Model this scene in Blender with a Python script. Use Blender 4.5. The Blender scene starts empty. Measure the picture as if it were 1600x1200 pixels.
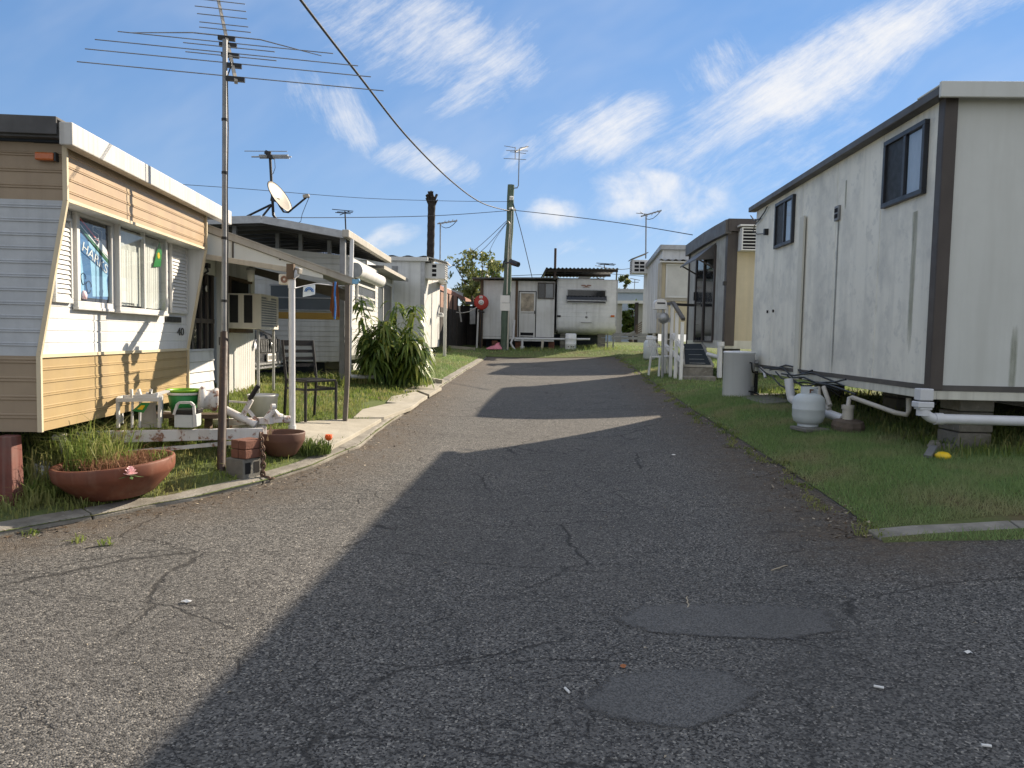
import bpy, bmesh, math, random
import numpy as np
from mathutils import Vector, Matrix
random.seed(7); rng = np.random.default_rng(11)
rad = math.radians
scene = bpy.context.scene
COL = scene.collection

# ------------------------------------------------------------------ camera
F = 1160.0; EYE = 1.45; SLOPE = 0.033; ROLL = 0.020; VH = 528.0
_p = math.atan((600 - VH) / F)
FW = Vector((0, math.cos(_p), -math.sin(_p)))
_r0 = Vector((1, 0, 0)); _u0 = Vector((0, math.sin(_p), math.cos(_p)))
CR = _r0 * math.cos(ROLL) + _u0 * math.sin(ROLL)
CU = _u0 * math.cos(ROLL) - _r0 * math.sin(ROLL)
CAM = Vector((0, 0, EYE))
cd = bpy.data.cameras.new('camera'); cam = bpy.data.objects.new('camera', cd); COL.objects.link(cam)
cd.sensor_fit = 'HORIZONTAL'; cd.sensor_width = 36; cd.lens = F / 1600 * 36
cd.clip_start = 0.05; cd.clip_end = 4000
m = Matrix((CR, CU, -FW)).transposed().to_4x4(); m.translation = CAM
cam.matrix_world = m
scene.camera = cam

def ray(u, v): return FW + CR * ((u - 800) / F) - CU * ((v - 600) / F)
def at(u, v, d):                     # measured photo point at a known distance down the road
    q = ray(u, v); return CAM + q * (d / q.y)
def dish(x, y):                      # the lane is dished: both sides rise a little from the middle
    s = min(1, max(0, (y - 9) / 6)); s = s * s * (3 - 2 * s)
    t = min(1, max(0, (y - 5) / 2.5)); t = t * t * (3 - 2 * t)
    return (.030 * (.10 + .90 * t) if x < 0 else .020) * min(abs(x), 3.2) ** 2 * (1 - .55 * s)
def gnd(u, v, off=0.0):              # measured photo point on the sloping road
    q = ray(u, v); e = off
    for _ in range(12):
        p = CAM + q * ((EYE - e) / (SLOPE * q.y - q.z)); e = e * .4 + .6 * (off + dish(p.x, p.y))
    return p
def on(u, v, lift=0.0):              # measured photo point where a thing meets the ground
    q = ray(u, v); a, b = 1.5, 45.0; d = a
    while d < b:
        p = CAM + q * (d / q.y)
        if p.z <= zg(p.x, p.y) + lift: break
        d += .05
    lo, hi = d - .05, d
    for _ in range(16):
        m_ = (lo + hi) / 2; p = CAM + q * (m_ / q.y)
        if p.z <= zg(p.x, p.y) + lift: hi = m_
        else: lo = m_
    p = CAM + q * (hi / q.y); p.z = zg(p.x, p.y); return p

# ------------------------------------------------------------------ sun, sky, exposure
SUN_EL = rad(28.2); SUN_DIR = Vector((1.0, 0.985, 0)).normalized()
sd = bpy.data.lights.new('sun', 'SUN'); sd.energy = 5.0; sd.angle = rad(0.53); sd.color = (1.0, 0.86, 0.68)
so = bpy.data.objects.new('sun', sd); COL.objects.link(so)
S3 = Vector((SUN_DIR.x * math.cos(SUN_EL), SUN_DIR.y * math.cos(SUN_EL), math.sin(SUN_EL)))
so.rotation_euler = S3.to_track_quat('Z', 'Y').to_euler(); so.location = (20, 20, 30)
scene.view_settings.view_transform = 'Standard'; scene.view_settings.look = 'None'
scene.view_settings.exposure = 1.0; scene.view_settings.gamma = 1.0
scene.view_settings.use_curve_mapping = False

world = bpy.data.worlds.new('World'); scene.world = world; world.use_nodes = True
def build_world():
    nt = world.node_tree; N = nt.nodes; L = nt.links; N.clear()
    def math_(op, a, b=None, c=None, clamp=False):
        n = N.new('ShaderNodeMath'); n.operation = op; n.use_clamp = clamp
        for i, x in enumerate((a, b, c)):
            if x is None: continue
            if isinstance(x, (int, float)): n.inputs[i].default_value = x
            else: L.new(x, n.inputs[i])
        return n.outputs[0]
    def smooth(x, a, b):
        n = N.new('ShaderNodeMapRange'); n.interpolation_type = 'SMOOTHSTEP'
        L.new(x, n.inputs[0]); n.inputs[1].default_value = a; n.inputs[2].default_value = b
        return n.outputs[0]
    out = N.new('ShaderNodeOutputWorld')
    sky = N.new('ShaderNodeTexSky'); sky.sky_type = 'NISHITA'; sky.sun_disc = False
    sky.sun_elevation = SUN_EL; sky.sun_rotation = math.atan2(SUN_DIR.x, SUN_DIR.y)
    sky.altitude = 50; sky.air_density = 1.0; sky.dust_density = 0.0; sky.ozone_density = 2.6
    bg = N.new('ShaderNodeBackground'); bg.inputs[1].default_value = 0.10
    tint = N.new('ShaderNodeMix'); tint.data_type = 'RGBA'; tint.blend_type = 'MULTIPLY'; tint.inputs[0].default_value = 1.0
    tint.inputs[7].default_value = (.946, 1.0, 1.344, 1); L.new(sky.outputs[0], tint.inputs[6]); tint.clamp_result = False; gm = N.new('ShaderNodeGamma'); gm.inputs[1].default_value = .42; L.new(tint.outputs[2], gm.inputs[0])
    hs = N.new('ShaderNodeHueSaturation'); hs.inputs['Saturation'].default_value = 1.62; hs.inputs['Value'].default_value = 1.66; L.new(gm.outputs[0], hs.inputs['Color'])
    L.new(hs.outputs[0], bg.inputs[0])
    tc = N.new('ShaderNodeTexCoord')
    sep = N.new('ShaderNodeSeparateXYZ'); L.new(tc.outputs['Generated'], sep.inputs[0])
    yy = math_('MAXIMUM', sep.outputs[1], 0.04)
    X = math_('DIVIDE', sep.outputs[0], yy); Z = math_('DIVIDE', sep.outputs[2], yy)
    cmb = N.new('ShaderNodeCombineXYZ'); L.new(X, cmb.inputs[0]); L.new(Z, cmb.inputs[1])
    P = cmb.outputs[0]
    def noise(vec, scale, detail=5, rough=.55, rot=0, sx=1, sy=1, dist=0.0):
        mp = N.new('ShaderNodeMapping'); mp.vector_type = 'TEXTURE'
        mp.inputs['Rotation'].default_value = (0, 0, rot); mp.inputs['Scale'].default_value = (sx, sy, 1)
        L.new(vec, mp.inputs[0])
        n = N.new('ShaderNodeTexNoise'); n.inputs['Scale'].default_value = scale
        n.inputs['Detail'].default_value = detail; n.inputs['Roughness'].default_value = rough
        n.inputs['Distortion'].default_value = dist
        L.new(mp.outputs[0], n.inputs['Vector']); return n
    wn = noise(P, 4.0, 2, .4)
    vm = N.new('ShaderNodeVectorMath'); vm.operation = 'MULTIPLY_ADD'
    vm.inputs[1].default_value = (.07, .07, 0); vm.inputs[2].default_value = (-.035, -.035, 0)
    L.new(wn.outputs['Color'], vm.inputs[0])
    va = N.new('ShaderNodeVectorMath'); va.operation = 'ADD'; L.new(P, va.inputs[0]); L.new(vm.outputs[0], va.inputs[1])
    PW = va.outputs[0]
    fib = noise(PW, 15.0, 12, .77, rad(36), 2.8, .55, .0).outputs[0]
    fib2 = noise(PW, 15.0, 12, .77, rad(-58), 2.6, .55, .0).outputs[0]
    fbm = noise(PW, 13.0, 9, .62, 0, 1.3, 1, .2).outputs[0]
    fibm = math_('ADD', math_('MULTIPLY', fib, .62), math_('MULTIPLY', fbm, .38)); fib2m = math_('ADD', math_('MULTIPLY', fib2, .62), math_('MULTIPLY', fbm, .38))
    total = None
    # sky patches: direction (as seen from the road), size, tilt, weight, puffy?
    patches = [  # u, v, half-length px, half-width px, angle deg (up-right positive), weight, kind
        (680, 60, 235, 80, -12, .88, 1), (760, 100, 130, 75, 35, .80, 1), (540, 195, 85, 38, -52, .86, 2), (665, 262, 95, 32, -8, .80, 1),
        (945, 205, 115, 52, 22, 1.0, 1), (1290, 110, 330, 66, 30, 1.18, 1), (1190, 165, 150, 62, 14, 1.05, 1),
        (1120, 120, 60, 60, 60, .62, 2), (1045, 305, 115, 36, -6, 1.05, 3), (1010, 318, 75, 20, 10, .9, 3), (862, 334, 48, 27, 5, 1.22, 3),
        (620, 374, 52, 20, 12, .9, 3), (830, 245, 60, 26, 25, .62, 1), (1130, 250, 240, 90, 20, .52, 1),
        (480, 165, 60, 40, -40, .55, 2), (900, 380, 60, 20, 10, .55, 1), (1480, 30, 190, 40, 22, .75, 1)]
    for (u, v, a, b, ang, w, kind) in patches:
        q = ray(u, v); cx, cz = q.x / q.y, q.z / q.y
        mp = N.new('ShaderNodeMapping'); mp.vector_type = 'TEXTURE'
        mp.inputs['Location'].default_value = (cx, cz, 0); mp.inputs['Rotation'].default_value = (0, 0, rad(ang))
        mp.inputs['Scale'].default_value = (a * 1.12 / F, b * 1.18 / F, 1)
        L.new(PW, mp.inputs[0])
        ln = N.new('ShaderNodeVectorMath'); ln.operation = 'LENGTH'; L.new(mp.outputs[0], ln.inputs[0])
        g = smooth(ln.outputs['Value'], 1.5, 0.05)
        nz = {1: fibm, 2: fib2m, 3: fbm}[kind]
        t = math_('MULTIPLY_ADD', g, w, -0.66)
        t = math_('ADD', t, math_('MULTIPLY_ADD', nz, 3.2, -1.36))
        t = math_('MULTIPLY', smooth(t, -.25, 1.05), math_('MULTIPLY', g, 1.6, clamp=True))
        total = t if total is None else math_('MAXIMUM', total, t)
    veil = math_('MULTIPLY', smooth(noise(PW, 3.0, 5, .6, rad(30), 2.4, 1).outputs[0], .40, .80), .34)
    total = math_('MAXIMUM', total, veil)
    front = smooth(sep.outputs[1], 0.05, 0.3)
    total = math_('MULTIPLY', math_('MULTIPLY', total, front), .88, clamp=True)
    cb = N.new('ShaderNodeBackground'); cb.inputs[0].default_value = (1.0, .985, .97, 1); cb.inputs[1].default_value = 0.50
    mx = N.new('ShaderNodeMixShader'); L.new(total, mx.inputs[0]); L.new(bg.outputs[0], mx.inputs[1]); L.new(cb.outputs[0], mx.inputs[2])
    # bright sheet added overhead and behind, unseen, to lift shade; aureole around the sun
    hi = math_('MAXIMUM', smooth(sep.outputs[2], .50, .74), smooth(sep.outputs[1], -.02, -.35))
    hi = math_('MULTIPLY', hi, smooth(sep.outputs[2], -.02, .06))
    fill_sheet = math_('MULTIPLY', hi, smooth(noise(tc.outputs['Generated'], 3.0, 6, .6).outputs[0], .30, .62))
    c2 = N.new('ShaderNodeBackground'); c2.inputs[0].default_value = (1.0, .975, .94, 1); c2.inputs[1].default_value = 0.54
    m2 = N.new('ShaderNodeMixShader'); L.new(math_('MULTIPLY', fill_sheet, .9), m2.inputs[0]); L.new(mx.outputs[0], m2.inputs[1]); L.new(c2.outputs[0], m2.inputs[2])
    dt = N.new('ShaderNodeVectorMath'); dt.operation = 'DOT_PRODUCT'; L.new(tc.outputs['Generated'], dt.inputs[0]); dt.inputs[1].default_value = tuple(S3)
    au = smooth(dt.outputs['Value'], math.cos(rad(11.5)), math.cos(rad(3)))
    c3 = N.new('ShaderNodeBackground'); c3.inputs[0].default_value = (1.0, .95, .86, 1); c3.inputs[1].default_value = 2.2
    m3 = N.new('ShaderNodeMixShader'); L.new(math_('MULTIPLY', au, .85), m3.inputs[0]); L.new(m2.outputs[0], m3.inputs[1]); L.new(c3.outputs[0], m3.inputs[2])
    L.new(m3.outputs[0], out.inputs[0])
    world.cycles.sampling_method = 'MANUAL'; world.cycles.sample_map_resolution = 512
build_world()
try:
    scene.cycles.max_bounces = 8; scene.cycles.transparent_max_bounces = 12; scene.cycles.use_denoising = True
except Exception: pass

# ------------------------------------------------------------------ materials
MATS = {}
def M(name, col, rough=.6, metal=0., var=.12, vs=2.5, streak=None, spots=None, bump=0., bs=60., spec=.35, dirt=None, coat=0.):
    """col base; streak=(colour, amount, across_scale): rain runs; spots=(colour, amount, scale, threshold): rust or lichen;
    dirt=(colour, amount, scale): large soft blotches"""
    if name in MATS: return MATS[name]
    mt = bpy.data.materials.new(name); mt.use_nodes = True; MATS[name] = mt
    N = mt.node_tree.nodes; L = mt.node_tree.links; B = N['Principled BSDF']
    B.inputs['Roughness'].default_value = rough; B.inputs['Metallic'].default_value = metal
    B.inputs['Specular IOR Level'].default_value = spec; B.inputs['Coat Weight'].default_value = coat
    tc = N.new('ShaderNodeTexCoord'); O = tc.outputs['Object']
    def noise(scale, detail=4, rough_=.55, sc=None):
        n = N.new('ShaderNodeTexNoise'); n.inputs['Scale'].default_value = scale; n.inputs['Detail'].default_value = detail
        n.inputs['Roughness'].default_value = rough_
        if sc:
            mp = N.new('ShaderNodeMapping'); mp.inputs['Scale'].default_value = sc; L.new(O, mp.inputs[0]); L.new(mp.outputs[0], n.inputs['Vector'])
        else: L.new(O, n.inputs['Vector'])
        return n.outputs[0]
    def ramp(x, a, b, lo=0., hi=1.):
        r = N.new('ShaderNodeMapRange'); r.inputs[1].default_value = a; r.inputs[2].default_value = b
        r.inputs[3].default_value = lo; r.inputs[4].default_value = hi; L.new(x, r.inputs[0]); return r.outputs[0]
    def mix(f, a, b):
        x = N.new('ShaderNodeMix'); x.data_type = 'RGBA'
        L.new(f, x.inputs[0])
        for s, k in ((a, 6), (b, 7)):
            if isinstance(s, tuple): x.inputs[k].default_value = (*s, 1)
            else: L.new(s, x.inputs[k])
        return x.outputs[2]
    lo = tuple(c * (1 - var) for c in col); hi = tuple(min(1, c * (1 + var)) for c in col)
    c = mix(ramp(noise(vs, 6, .6), .3, .7), lo, hi)
    if dirt: c = mix(ramp(noise(dirt[2], 6, .65), .45, .75, 0, dirt[1]), c, dirt[0])
    if streak: c = mix(ramp(noise(1.0, 5, .6, (streak[2], streak[2], .35)), .48, .72, 0, streak[1]), c, streak[0])
    if spots: c = mix(ramp(noise(spots[2], 5, .65), spots[3], spots[3] + .08, 0, spots[1]), c, spots[0])
    L.new(c, B.inputs['Base Color'])
    L.new(ramp(noise(vs * 3, 4), .3, .7, max(0.02, rough - .08), min(1, rough + .08)), B.inputs['Roughness'])
    if bump:
        b = N.new('ShaderNodeBump'); b.inputs['Strength'].default_value = bump; b.inputs['Distance'].default_value = .01
        L.new(noise(bs, 5, .6), b.inputs['Height']); L.new(b.outputs[0], B.inputs['Normal'])
    return mt

def glass_mat():
    mt = bpy.data.materials.new('window_glass'); mt.use_nodes = True; N = mt.node_tree.nodes; L = mt.node_tree.links
    N.remove(N['Principled BSDF']); out = N['Material Output']
    t = N.new('ShaderNodeBsdfTransparent'); t.inputs[0].default_value = (.86, .9, .9, 1)
    g = N.new('ShaderNodeBsdfGlossy'); g.inputs['Roughness'].default_value = .02
    ge = N.new('ShaderNodeNewGeometry'); dt = N.new('ShaderNodeVectorMath'); dt.operation = 'DOT_PRODUCT'; L.new(ge.outputs['Normal'], dt.inputs[0]); L.new(ge.outputs['Incoming'], dt.inputs[1])
    def mth(op, a, b=0.):
        n = N.new('ShaderNodeMath'); n.operation = op; L.new(a, n.inputs[0]); n.inputs[1].default_value = b; return n.outputs[0]
    iv = N.new('ShaderNodeMath'); iv.operation = 'SUBTRACT'; iv.inputs[0].default_value = 1.0; L.new(mth('ABSOLUTE', dt.outputs['Value']), iv.inputs[1])
    mu = N.new('ShaderNodeMath'); mu.operation = 'MULTIPLY_ADD'; mu.inputs[1].default_value = .90; mu.inputs[2].default_value = .07; L.new(mth('POWER', iv.outputs[0], 4.5), mu.inputs[0])
    mx = N.new('ShaderNodeMixShader'); L.new(mu.outputs[0], mx.inputs[0]); L.new(t.outputs[0], mx.inputs[1]); L.new(g.outputs[0], mx.inputs[2])
    L.new(mx.outputs[0], out.inputs[0]); return mt
GLASS = glass_mat()

def leaf_mat(name, c1, c2, trans=.35, rough=.5, dry=None):
    mt = bpy.data.materials.new(name); mt.use_nodes = True; N = mt.node_tree.nodes; L = mt.node_tree.links
    B = N['Principled BSDF']; out = N['Material Output']; B.inputs['Roughness'].default_value = rough; B.inputs['Specular IOR Level'].default_value = .3
    a = N.new('ShaderNodeAttribute'); a.attribute_name = 'rnd'
    x = N.new('ShaderNodeMix'); x.data_type = 'RGBA'; L.new(a.outputs['Fac'], x.inputs[0]); x.inputs[6].default_value = (*c1, 1); x.inputs[7].default_value = (*c2, 1)
    c = x.outputs[2]
    if dry:
        g = N.new('ShaderNodeNewGeometry'); n = N.new('ShaderNodeTexNoise'); n.inputs['Scale'].default_value = dry[1]; n.inputs['Detail'].default_value = 4
        L.new(g.outputs['Position'], n.inputs['Vector'])
        r = N.new('ShaderNodeMapRange'); r.inputs[1].default_value = .45; r.inputs[2].default_value = .68; r.inputs[4].default_value = dry[2]; L.new(n.outputs[0], r.inputs[0])
        y = N.new('ShaderNodeMix'); y.data_type = 'RGBA'; L.new(r.outputs[0], y.inputs[0]); L.new(c, y.inputs[6]); y.inputs[7].default_value = (*dry[0], 1); c = y.outputs[2]
    L.new(c, B.inputs['Base Color'])
    t = N.new('ShaderNodeBsdfTranslucent'); L.new(c, t.inputs[0])
    mx = N.new('ShaderNodeMixShader'); mx.inputs[0].default_value = trans; L.new(B.outputs[0], mx.inputs[1]); L.new(t.outputs[0], mx.inputs[2]); L.new(mx.outputs[0], out.inputs[0])
    return mt

def asphalt_mat(name, fine=False):
    mt = bpy.data.materials.new(name); mt.use_nodes = True; N = mt.node_tree.nodes; L = mt.node_tree.links; B = N['Principled BSDF']
    g = N.new('ShaderNodeNewGeometry'); P = g.outputs['Position']
    def noise(s, d=4, r=.55, vec=P):
        n = N.new('ShaderNodeTexNoise'); n.inputs['Scale'].default_value = s; n.inputs['Detail'].default_value = d; n.inputs['Roughness'].default_value = r; L.new(vec, n.inputs['Vector']); return n
    def ramp(x, a, b, lo=0., hi=1.):
        r = N.new('ShaderNodeMapRange'); r.inputs[1].default_value = a; r.inputs[2].default_value = b; r.inputs[3].default_value = lo; r.inputs[4].default_value = hi; L.new(x, r.inputs[0]); return r.outputs[0]
    def mix(f, a, b):
        x = N.new('ShaderNodeMix'); x.data_type = 'RGBA'; L.new(f, x.inputs[0])
        for s, k in ((a, 6), (b, 7)):
            if isinstance(s, tuple): x.inputs[k].default_value = (*s, 1)
            else: L.new(s, x.inputs[k])
        return x.outputs[2]
    def m2(op, a, b):
        n = N.new('ShaderNodeMath'); n.operation = op
        for i, x in enumerate((a, b)):
            if isinstance(x, (int, float)): n.inputs[i].default_value = x
            else: L.new(x, n.inputs[i])
        return n.outputs[0]
    vo = N.new('ShaderNodeTexVoronoi'); vo.inputs['Scale'].default_value = 170 if fine else 125; L.new(P, vo.inputs['Vector'])
    sepc = N.new('ShaderNodeSeparateColor'); L.new(vo.outputs['Color'], sepc.inputs[0])
    if fine: c = mix(sepc.outputs[0], (.048, .047, .045), (.165, .160, .152))
    else:
        c = mix(ramp(sepc.outputs[0], .1, .9), (.019, .0185, .018), (.176, .168, .155))
        c = mix(ramp(sepc.outputs[1], .93, .97), c, (.32, .30, .265))
    c = mix(ramp(noise(1.1, 6, .65).outputs[0], .4, .75, 0, .45), c, (.056, .055, .053))
    c = mix(ramp(noise(.35, 4, .5).outputs[0], .45, .7, 0, .3), c, (.094, .087, .078))
    c = mix(ramp(noise(2.6, 5, .7).outputs[0], .60, .72, 0, .55), c, (.045, .043, .041))
    c = mix(ramp(noise(9.0, 4, .7).outputs[0], .66, .74, 0, .5), c, (.04, .038, .036))
    h = ramp(vo.outputs['Distance'], 0, .7, 1, 0)
    h = m2('MULTIPLY', h, .35 if fine else 1.0)
    if not fine:
        wn = noise(2.2, 4, .6)
        va = N.new('ShaderNodeVectorMath'); va.operation = 'MULTIPLY_ADD'; va.inputs[1].default_value = (.30, .30, 0); L.new(wn.outputs['Color'], va.inputs[0]); L.new(P, va.inputs[2])
        fn = noise(18, 3, .6)
        vb = N.new('ShaderNodeVectorMath'); vb.operation = 'MULTIPLY_ADD'; vb.inputs[1].default_value = (.06, .06, 0); L.new(fn.outputs['Color'], vb.inputs[0]); L.new(va.outputs[0], vb.inputs[2])
        mp = N.new('ShaderNodeMapping'); mp.inputs['Scale'].default_value = (.75, 1.7, 0); L.new(vb.outputs[0], mp.inputs[0])
        crk = None
        for sc, w in ((.9, .009), (2.6, .0075), (6.5, .012)):
            v2 = N.new('ShaderNodeTexVoronoi'); v2.feature = 'DISTANCE_TO_EDGE'; v2.inputs['Scale'].default_value = sc; L.new(mp.outputs[0], v2.inputs['Vector'])
            k = ramp(v2.outputs['Distance'], w * .35, w, 1, 0)
            gate = ramp(noise(.6 if sc < 2 else (1.0 if sc < 5 else .8), 3).outputs[0], .43 if sc < 5 else .54, .52 if sc < 5 else .62)
            k = m2('MULTIPLY', k, gate)
            crk = k if crk is None else m2('MAXIMUM', crk, k)
        c = mix(m2('MULTIPLY', crk, .75), c, (.018, .017, .016))
        h = m2('SUBTRACT', h, m2('MULTIPLY', crk, 1.2))
        at_ = N.new('ShaderNodeAttribute'); at_.attribute_name = 'dirt'
        dm = m2('MULTIPLY', at_.outputs['Fac'], ramp(noise(5, 6, .7).outputs[0], .32, .6, .25, 1))
        dc = mix(ramp(noise(30, 4, .7).outputs[0], .3, .7), (.050, .037, .025), (.135, .10, .068))
        c = mix(m2('MULTIPLY', dm, .85), c, dc)
    L.new(c, B.inputs['Base Color']); B.inputs['Roughness'].default_value = .82; B.inputs['Specular IOR Level'].default_value = .3
    if fine:
        ea = N.new('ShaderNodeAttribute'); ea.attribute_name = 'edge'
        al = ramp(m2('ADD', ea.outputs['Fac'], m2('MULTIPLY', m2('SUBTRACT', noise(16, 5, .7).outputs[0], .5), 1.6)), .25, .75)
        L.new(al, B.inputs['Alpha'])
    bm_ = N.new('ShaderNodeBump'); bm_.inputs['Strength'].default_value = .55 if not fine else .35; bm_.inputs['Distance'].default_value = .007 if not fine else .004
    L.new(h, bm_.inputs['Height']); L.new(bm_.outputs[0], B.inputs['Normal'])
    return mt

def soil_mat():
    mt = bpy.data.materials.new('lawn_soil'); mt.use_nodes = True; N = mt.node_tree.nodes; L = mt.node_tree.links; B = N['Principled BSDF']
    g = N.new('ShaderNodeNewGeometry')
    def noise(s, d=5, r=.65):
        n = N.new('ShaderNodeTexNoise'); n.inputs['Scale'].default_value = s; n.inputs['Detail'].default_value = d; n.inputs['Roughness'].default_value = r; L.new(g.outputs['Position'], n.inputs['Vector']); return n.outputs[0]
    def mixn(f, lo, hi, a, b):
        r = N.new('ShaderNodeMapRange'); r.inputs[1].default_value = lo; r.inputs[2].default_value = hi; L.new(f, r.inputs[0])
        x = N.new('ShaderNodeMix'); x.data_type = 'RGBA'; L.new(r.outputs[0], x.inputs[0])
        for s, k in ((a, 6), (b, 7)):
            if isinstance(s, tuple): x.inputs[k].default_value = (*s, 1)
            else: L.new(s, x.inputs[k])
        return x.outputs[2]
    c = mixn(noise(40), .3, .7, (.085, .11, .042), (.14, .17, .065))
    c = mixn(noise(1.6), .52, .72, c, (.13, .105, .06))
    L.new(c, B.inputs['Base Color']); B.inputs['Roughness'].default_value = .95; B.inputs['Specular IOR Level'].default_value = .1
    b = N.new('ShaderNodeBump'); b.inputs['Strength'].default_value = .8; b.inputs['Distance'].default_value = .02; L.new(noise(55), b.inputs['Height']); L.new(b.outputs[0], B.inputs['Normal'])
    return mt

WHITEB = M('bright_white_paint', (.74, .74, .73), .45, 0, .05, 3, streak=((.5, .48, .44), .35, 12))
WHITE = M('white_painted_metal', (.55, .55, .535), .45, 0, .06, 2, streak=((.36, .34, .30), .35, 9))
WHITE2 = M('dirty_white_cladding', (.60, .61, .61), .5, 0, .06, 1.5, streak=((.31, .31, .295), .5, 7), dirt=((.42, .41, .38), .5, 2.0))
CREAMW = M('mildewed_cream_panel', (.76, .74, .655), .6, 0, .04, 1.2, streak=((.52, .515, .47), .6, 6), dirt=((.38, .385, .365), .72, 1.7), spots=((.50, .50, .465), .5, 5.5, .56))
CREAMP = M('cream_panel', (.56, .575, .55), .6, 0, .04, 1.0, streak=((.46, .47, .44), .6, 4), dirt=((.44, .45, .43), .5, .9))
CREAMB = M('cream_timber_skirt', (.58, .57, .50), .6, 0, .08, 3, streak=((.33, .32, .27), .5, 12))
YELLOWC = M('yellowed_cream_panel', (.52, .455, .32), .6, 0, .06, 1.5, dirt=((.40, .35, .25), .6, 1.6), streak=((.36, .33, .26), .4, 7))
GREYC = M('lichened_grey_panel', (.36, .36, .335), .7, 0, .12, 2, dirt=((.19, .19, .175), .7, 2.2), streak=((.22, .22, .20), .6, 8))
BROWN = M('dark_brown_trim', (.060, .050, .045), .5, 0, .15, 3, streak=((.10, .09, .08), .4, 9))
BROWNF = M('charcoal_fascia', (.075, .070, .066), .5, 0, .15, 2, dirt=((.14, .13, .12), .5, 2.5))
BEIGE = M('beige_ribbed_aluminium', (.365, .27, .138), .42, 0, .07, 1.5, streak=((.29, .215, .125), .55, 7), dirt=((.28, .205, .12), .65, 2.4), spec=.5)
PEACH = M('faded_peach_aluminium', (.375, .275, .175), .42, 0, .06, 1.8, streak=((.34, .235, .165), .6, 6), dirt=((.43, .33, .19), .7, 3.0), spec=.5)
TAN = M('tan_aluminium_siding', (.29, .225, .155), .5, 0, .1, 2.5, streak=((.22, .16, .11), .6, 8), dirt=((.24, .18, .13), .5, 3))
GREYW = M('weathered_white_aluminium', (.42, .445, .47), .5, 0, .08, 3, streak=((.27, .29, .31), .5, 8), dirt=((.30, .32, .345), .6, 5))
BEIGET = M('beige_trim', (.55, .47, .33), .5, 0, .08, 5, spots=((.2, .16, .12), .4, 40, .64))
GUT = M('grimy_white_gutter', (.50, .495, .475), .5, 0, .06, 2, streak=((.26, .25, .23), .6, 26), dirt=((.36, .35, .33), .5, 6))
GALV = M('galvanised_steel', (.34, .35, .36), .45, .6, .15, 8, spots=((.2, .2, .2), .4, 30, .6))
GREYST = M('grey_weathered_steel', (.22, .225, .23), .5, .4, .2, 6, spots=((.14, .10, .08), .5, 18, .6))
DARKM = M('dark_metal', (.03, .03, .032), .45, .3, .2, 6)
BLACK = M('black_plastic', (.015, .015, .016), .45, 0, .2, 8)
DARKIN = M('dark_interior', (.012, .012, .014), .9, 0, .3, 3)
BROWNP = M('dark_brown_pipe', (.045, .028, .022), .55, 0, .25, 8, spots=((.12, .06, .035), .6, 25, .58))
RUSTW = M('rusty_white_paint', (.60, .59, .57), .5, 0, .07, 3, spots=((.20, .075, .03), .9, 14, .545), streak=((.40, .28, .20), .5, 9))
RUSTC = M('rusty_chain_steel', (.11, .07, .05), .6, .4, .3, 30)
PVC = M('white_pvc', (.60, .61, .63), .35, 0, .04, 5, dirt=((.45, .44, .42), .4, 6))
PVCD = M('grimy_cream_pvc', (.50, .47, .41), .45, 0, .08, 5, dirt=((.25, .23, .2), .6, 5))
CONC = M('weathered_concrete', (.235, .22, .19), .9, 0, .22, 7, dirt=((.085, .075, .055), .85, 3.2), spots=((.40, .38, .34), .55, 20, .60), bump=.5, bs=70)
CONCD = M('dark_concrete_block', (.17, .165, .15), .9, 0, .2, 8, dirt=((.08, .08, .065), .6, 3), bump=.6, bs=90)
PAVE = M('concrete_slab', (.36, .335, .28), .9, 0, .12, 5, dirt=((.22, .20, .15), .6, 1.8), spots=((.5, .48, .42), .5, 30, .62), bump=.4, bs=80)
TERRA = M('terracotta', (.165, .055, .030), .6, 0, .14, 5, dirt=((.095, .036, .024), .7, 6), spots=((.26, .14, .09), .45, 22, .63), streak=((.24, .14, .095), .35, 10))
TERRAD = M('brown_terracotta', (.105, .050, .034), .6, 0, .15, 6, dirt=((.09, .05, .04), .6, 5))
POTSOIL = M('potting_soil', (.05, .035, .025), .95, 0, .35, 30, bump=.9, bs=60)
REDP = M('faded_red_paint', (.15, .05, .038), .8, 0, .25, 6, dirt=((.13, .09, .08), .8, 5), streak=((.22, .16, .14), .5, 14))
BRICK = M('red_brown_brick', (.16, .072, .05), .9, 0, .2, 9, dirt=((.12, .07, .055), .5, 6), bump=.5, bs=70)
POLEG = M('green_weathered_timber', (.085, .125, .095), .85, 0, .2, 4, streak=((.16, .17, .14), .6, 14), bump=.4, bs=40)
WOODD = M('dark_fence_timber', (.035, .030, .028), .85, 0, .35, 4, streak=((.09, .075, .06), .4, 12))
WOODB = M('brown_timber', (.11, .075, .05), .8, 0, .25, 5, streak=((.06, .04, .03), .5, 14), bump=.3, bs=50)
WOODG = M('grey_brown_post', (.13, .115, .10), .8, 0, .2, 5, streak=((.08, .07, .06), .5, 14), bump=.3, bs=50)
BROWNPAN = M('brown_cladding_panel', (.26, .15, .11), .7, 0, .12, 3, streak=((.16, .1, .08), .4, 8))
REDROOF = M('faded_red_roof', (.33, .16, .12), .7, 0, .15, 3, dirt=((.22, .13, .1), .5, 3))
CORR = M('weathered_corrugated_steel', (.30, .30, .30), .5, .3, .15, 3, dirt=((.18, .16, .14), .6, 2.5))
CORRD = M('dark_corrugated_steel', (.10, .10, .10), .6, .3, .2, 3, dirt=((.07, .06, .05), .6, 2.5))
ROOFD = M('dark_roof_felt', (.07, .07, .072), .7, 0, .2, 3, dirt=((.12, .12, .12), .5, 3))
NAVY = M('dark_blue_shadow_board', (.03, .04, .06), .7, 0, .2, 4)
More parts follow.
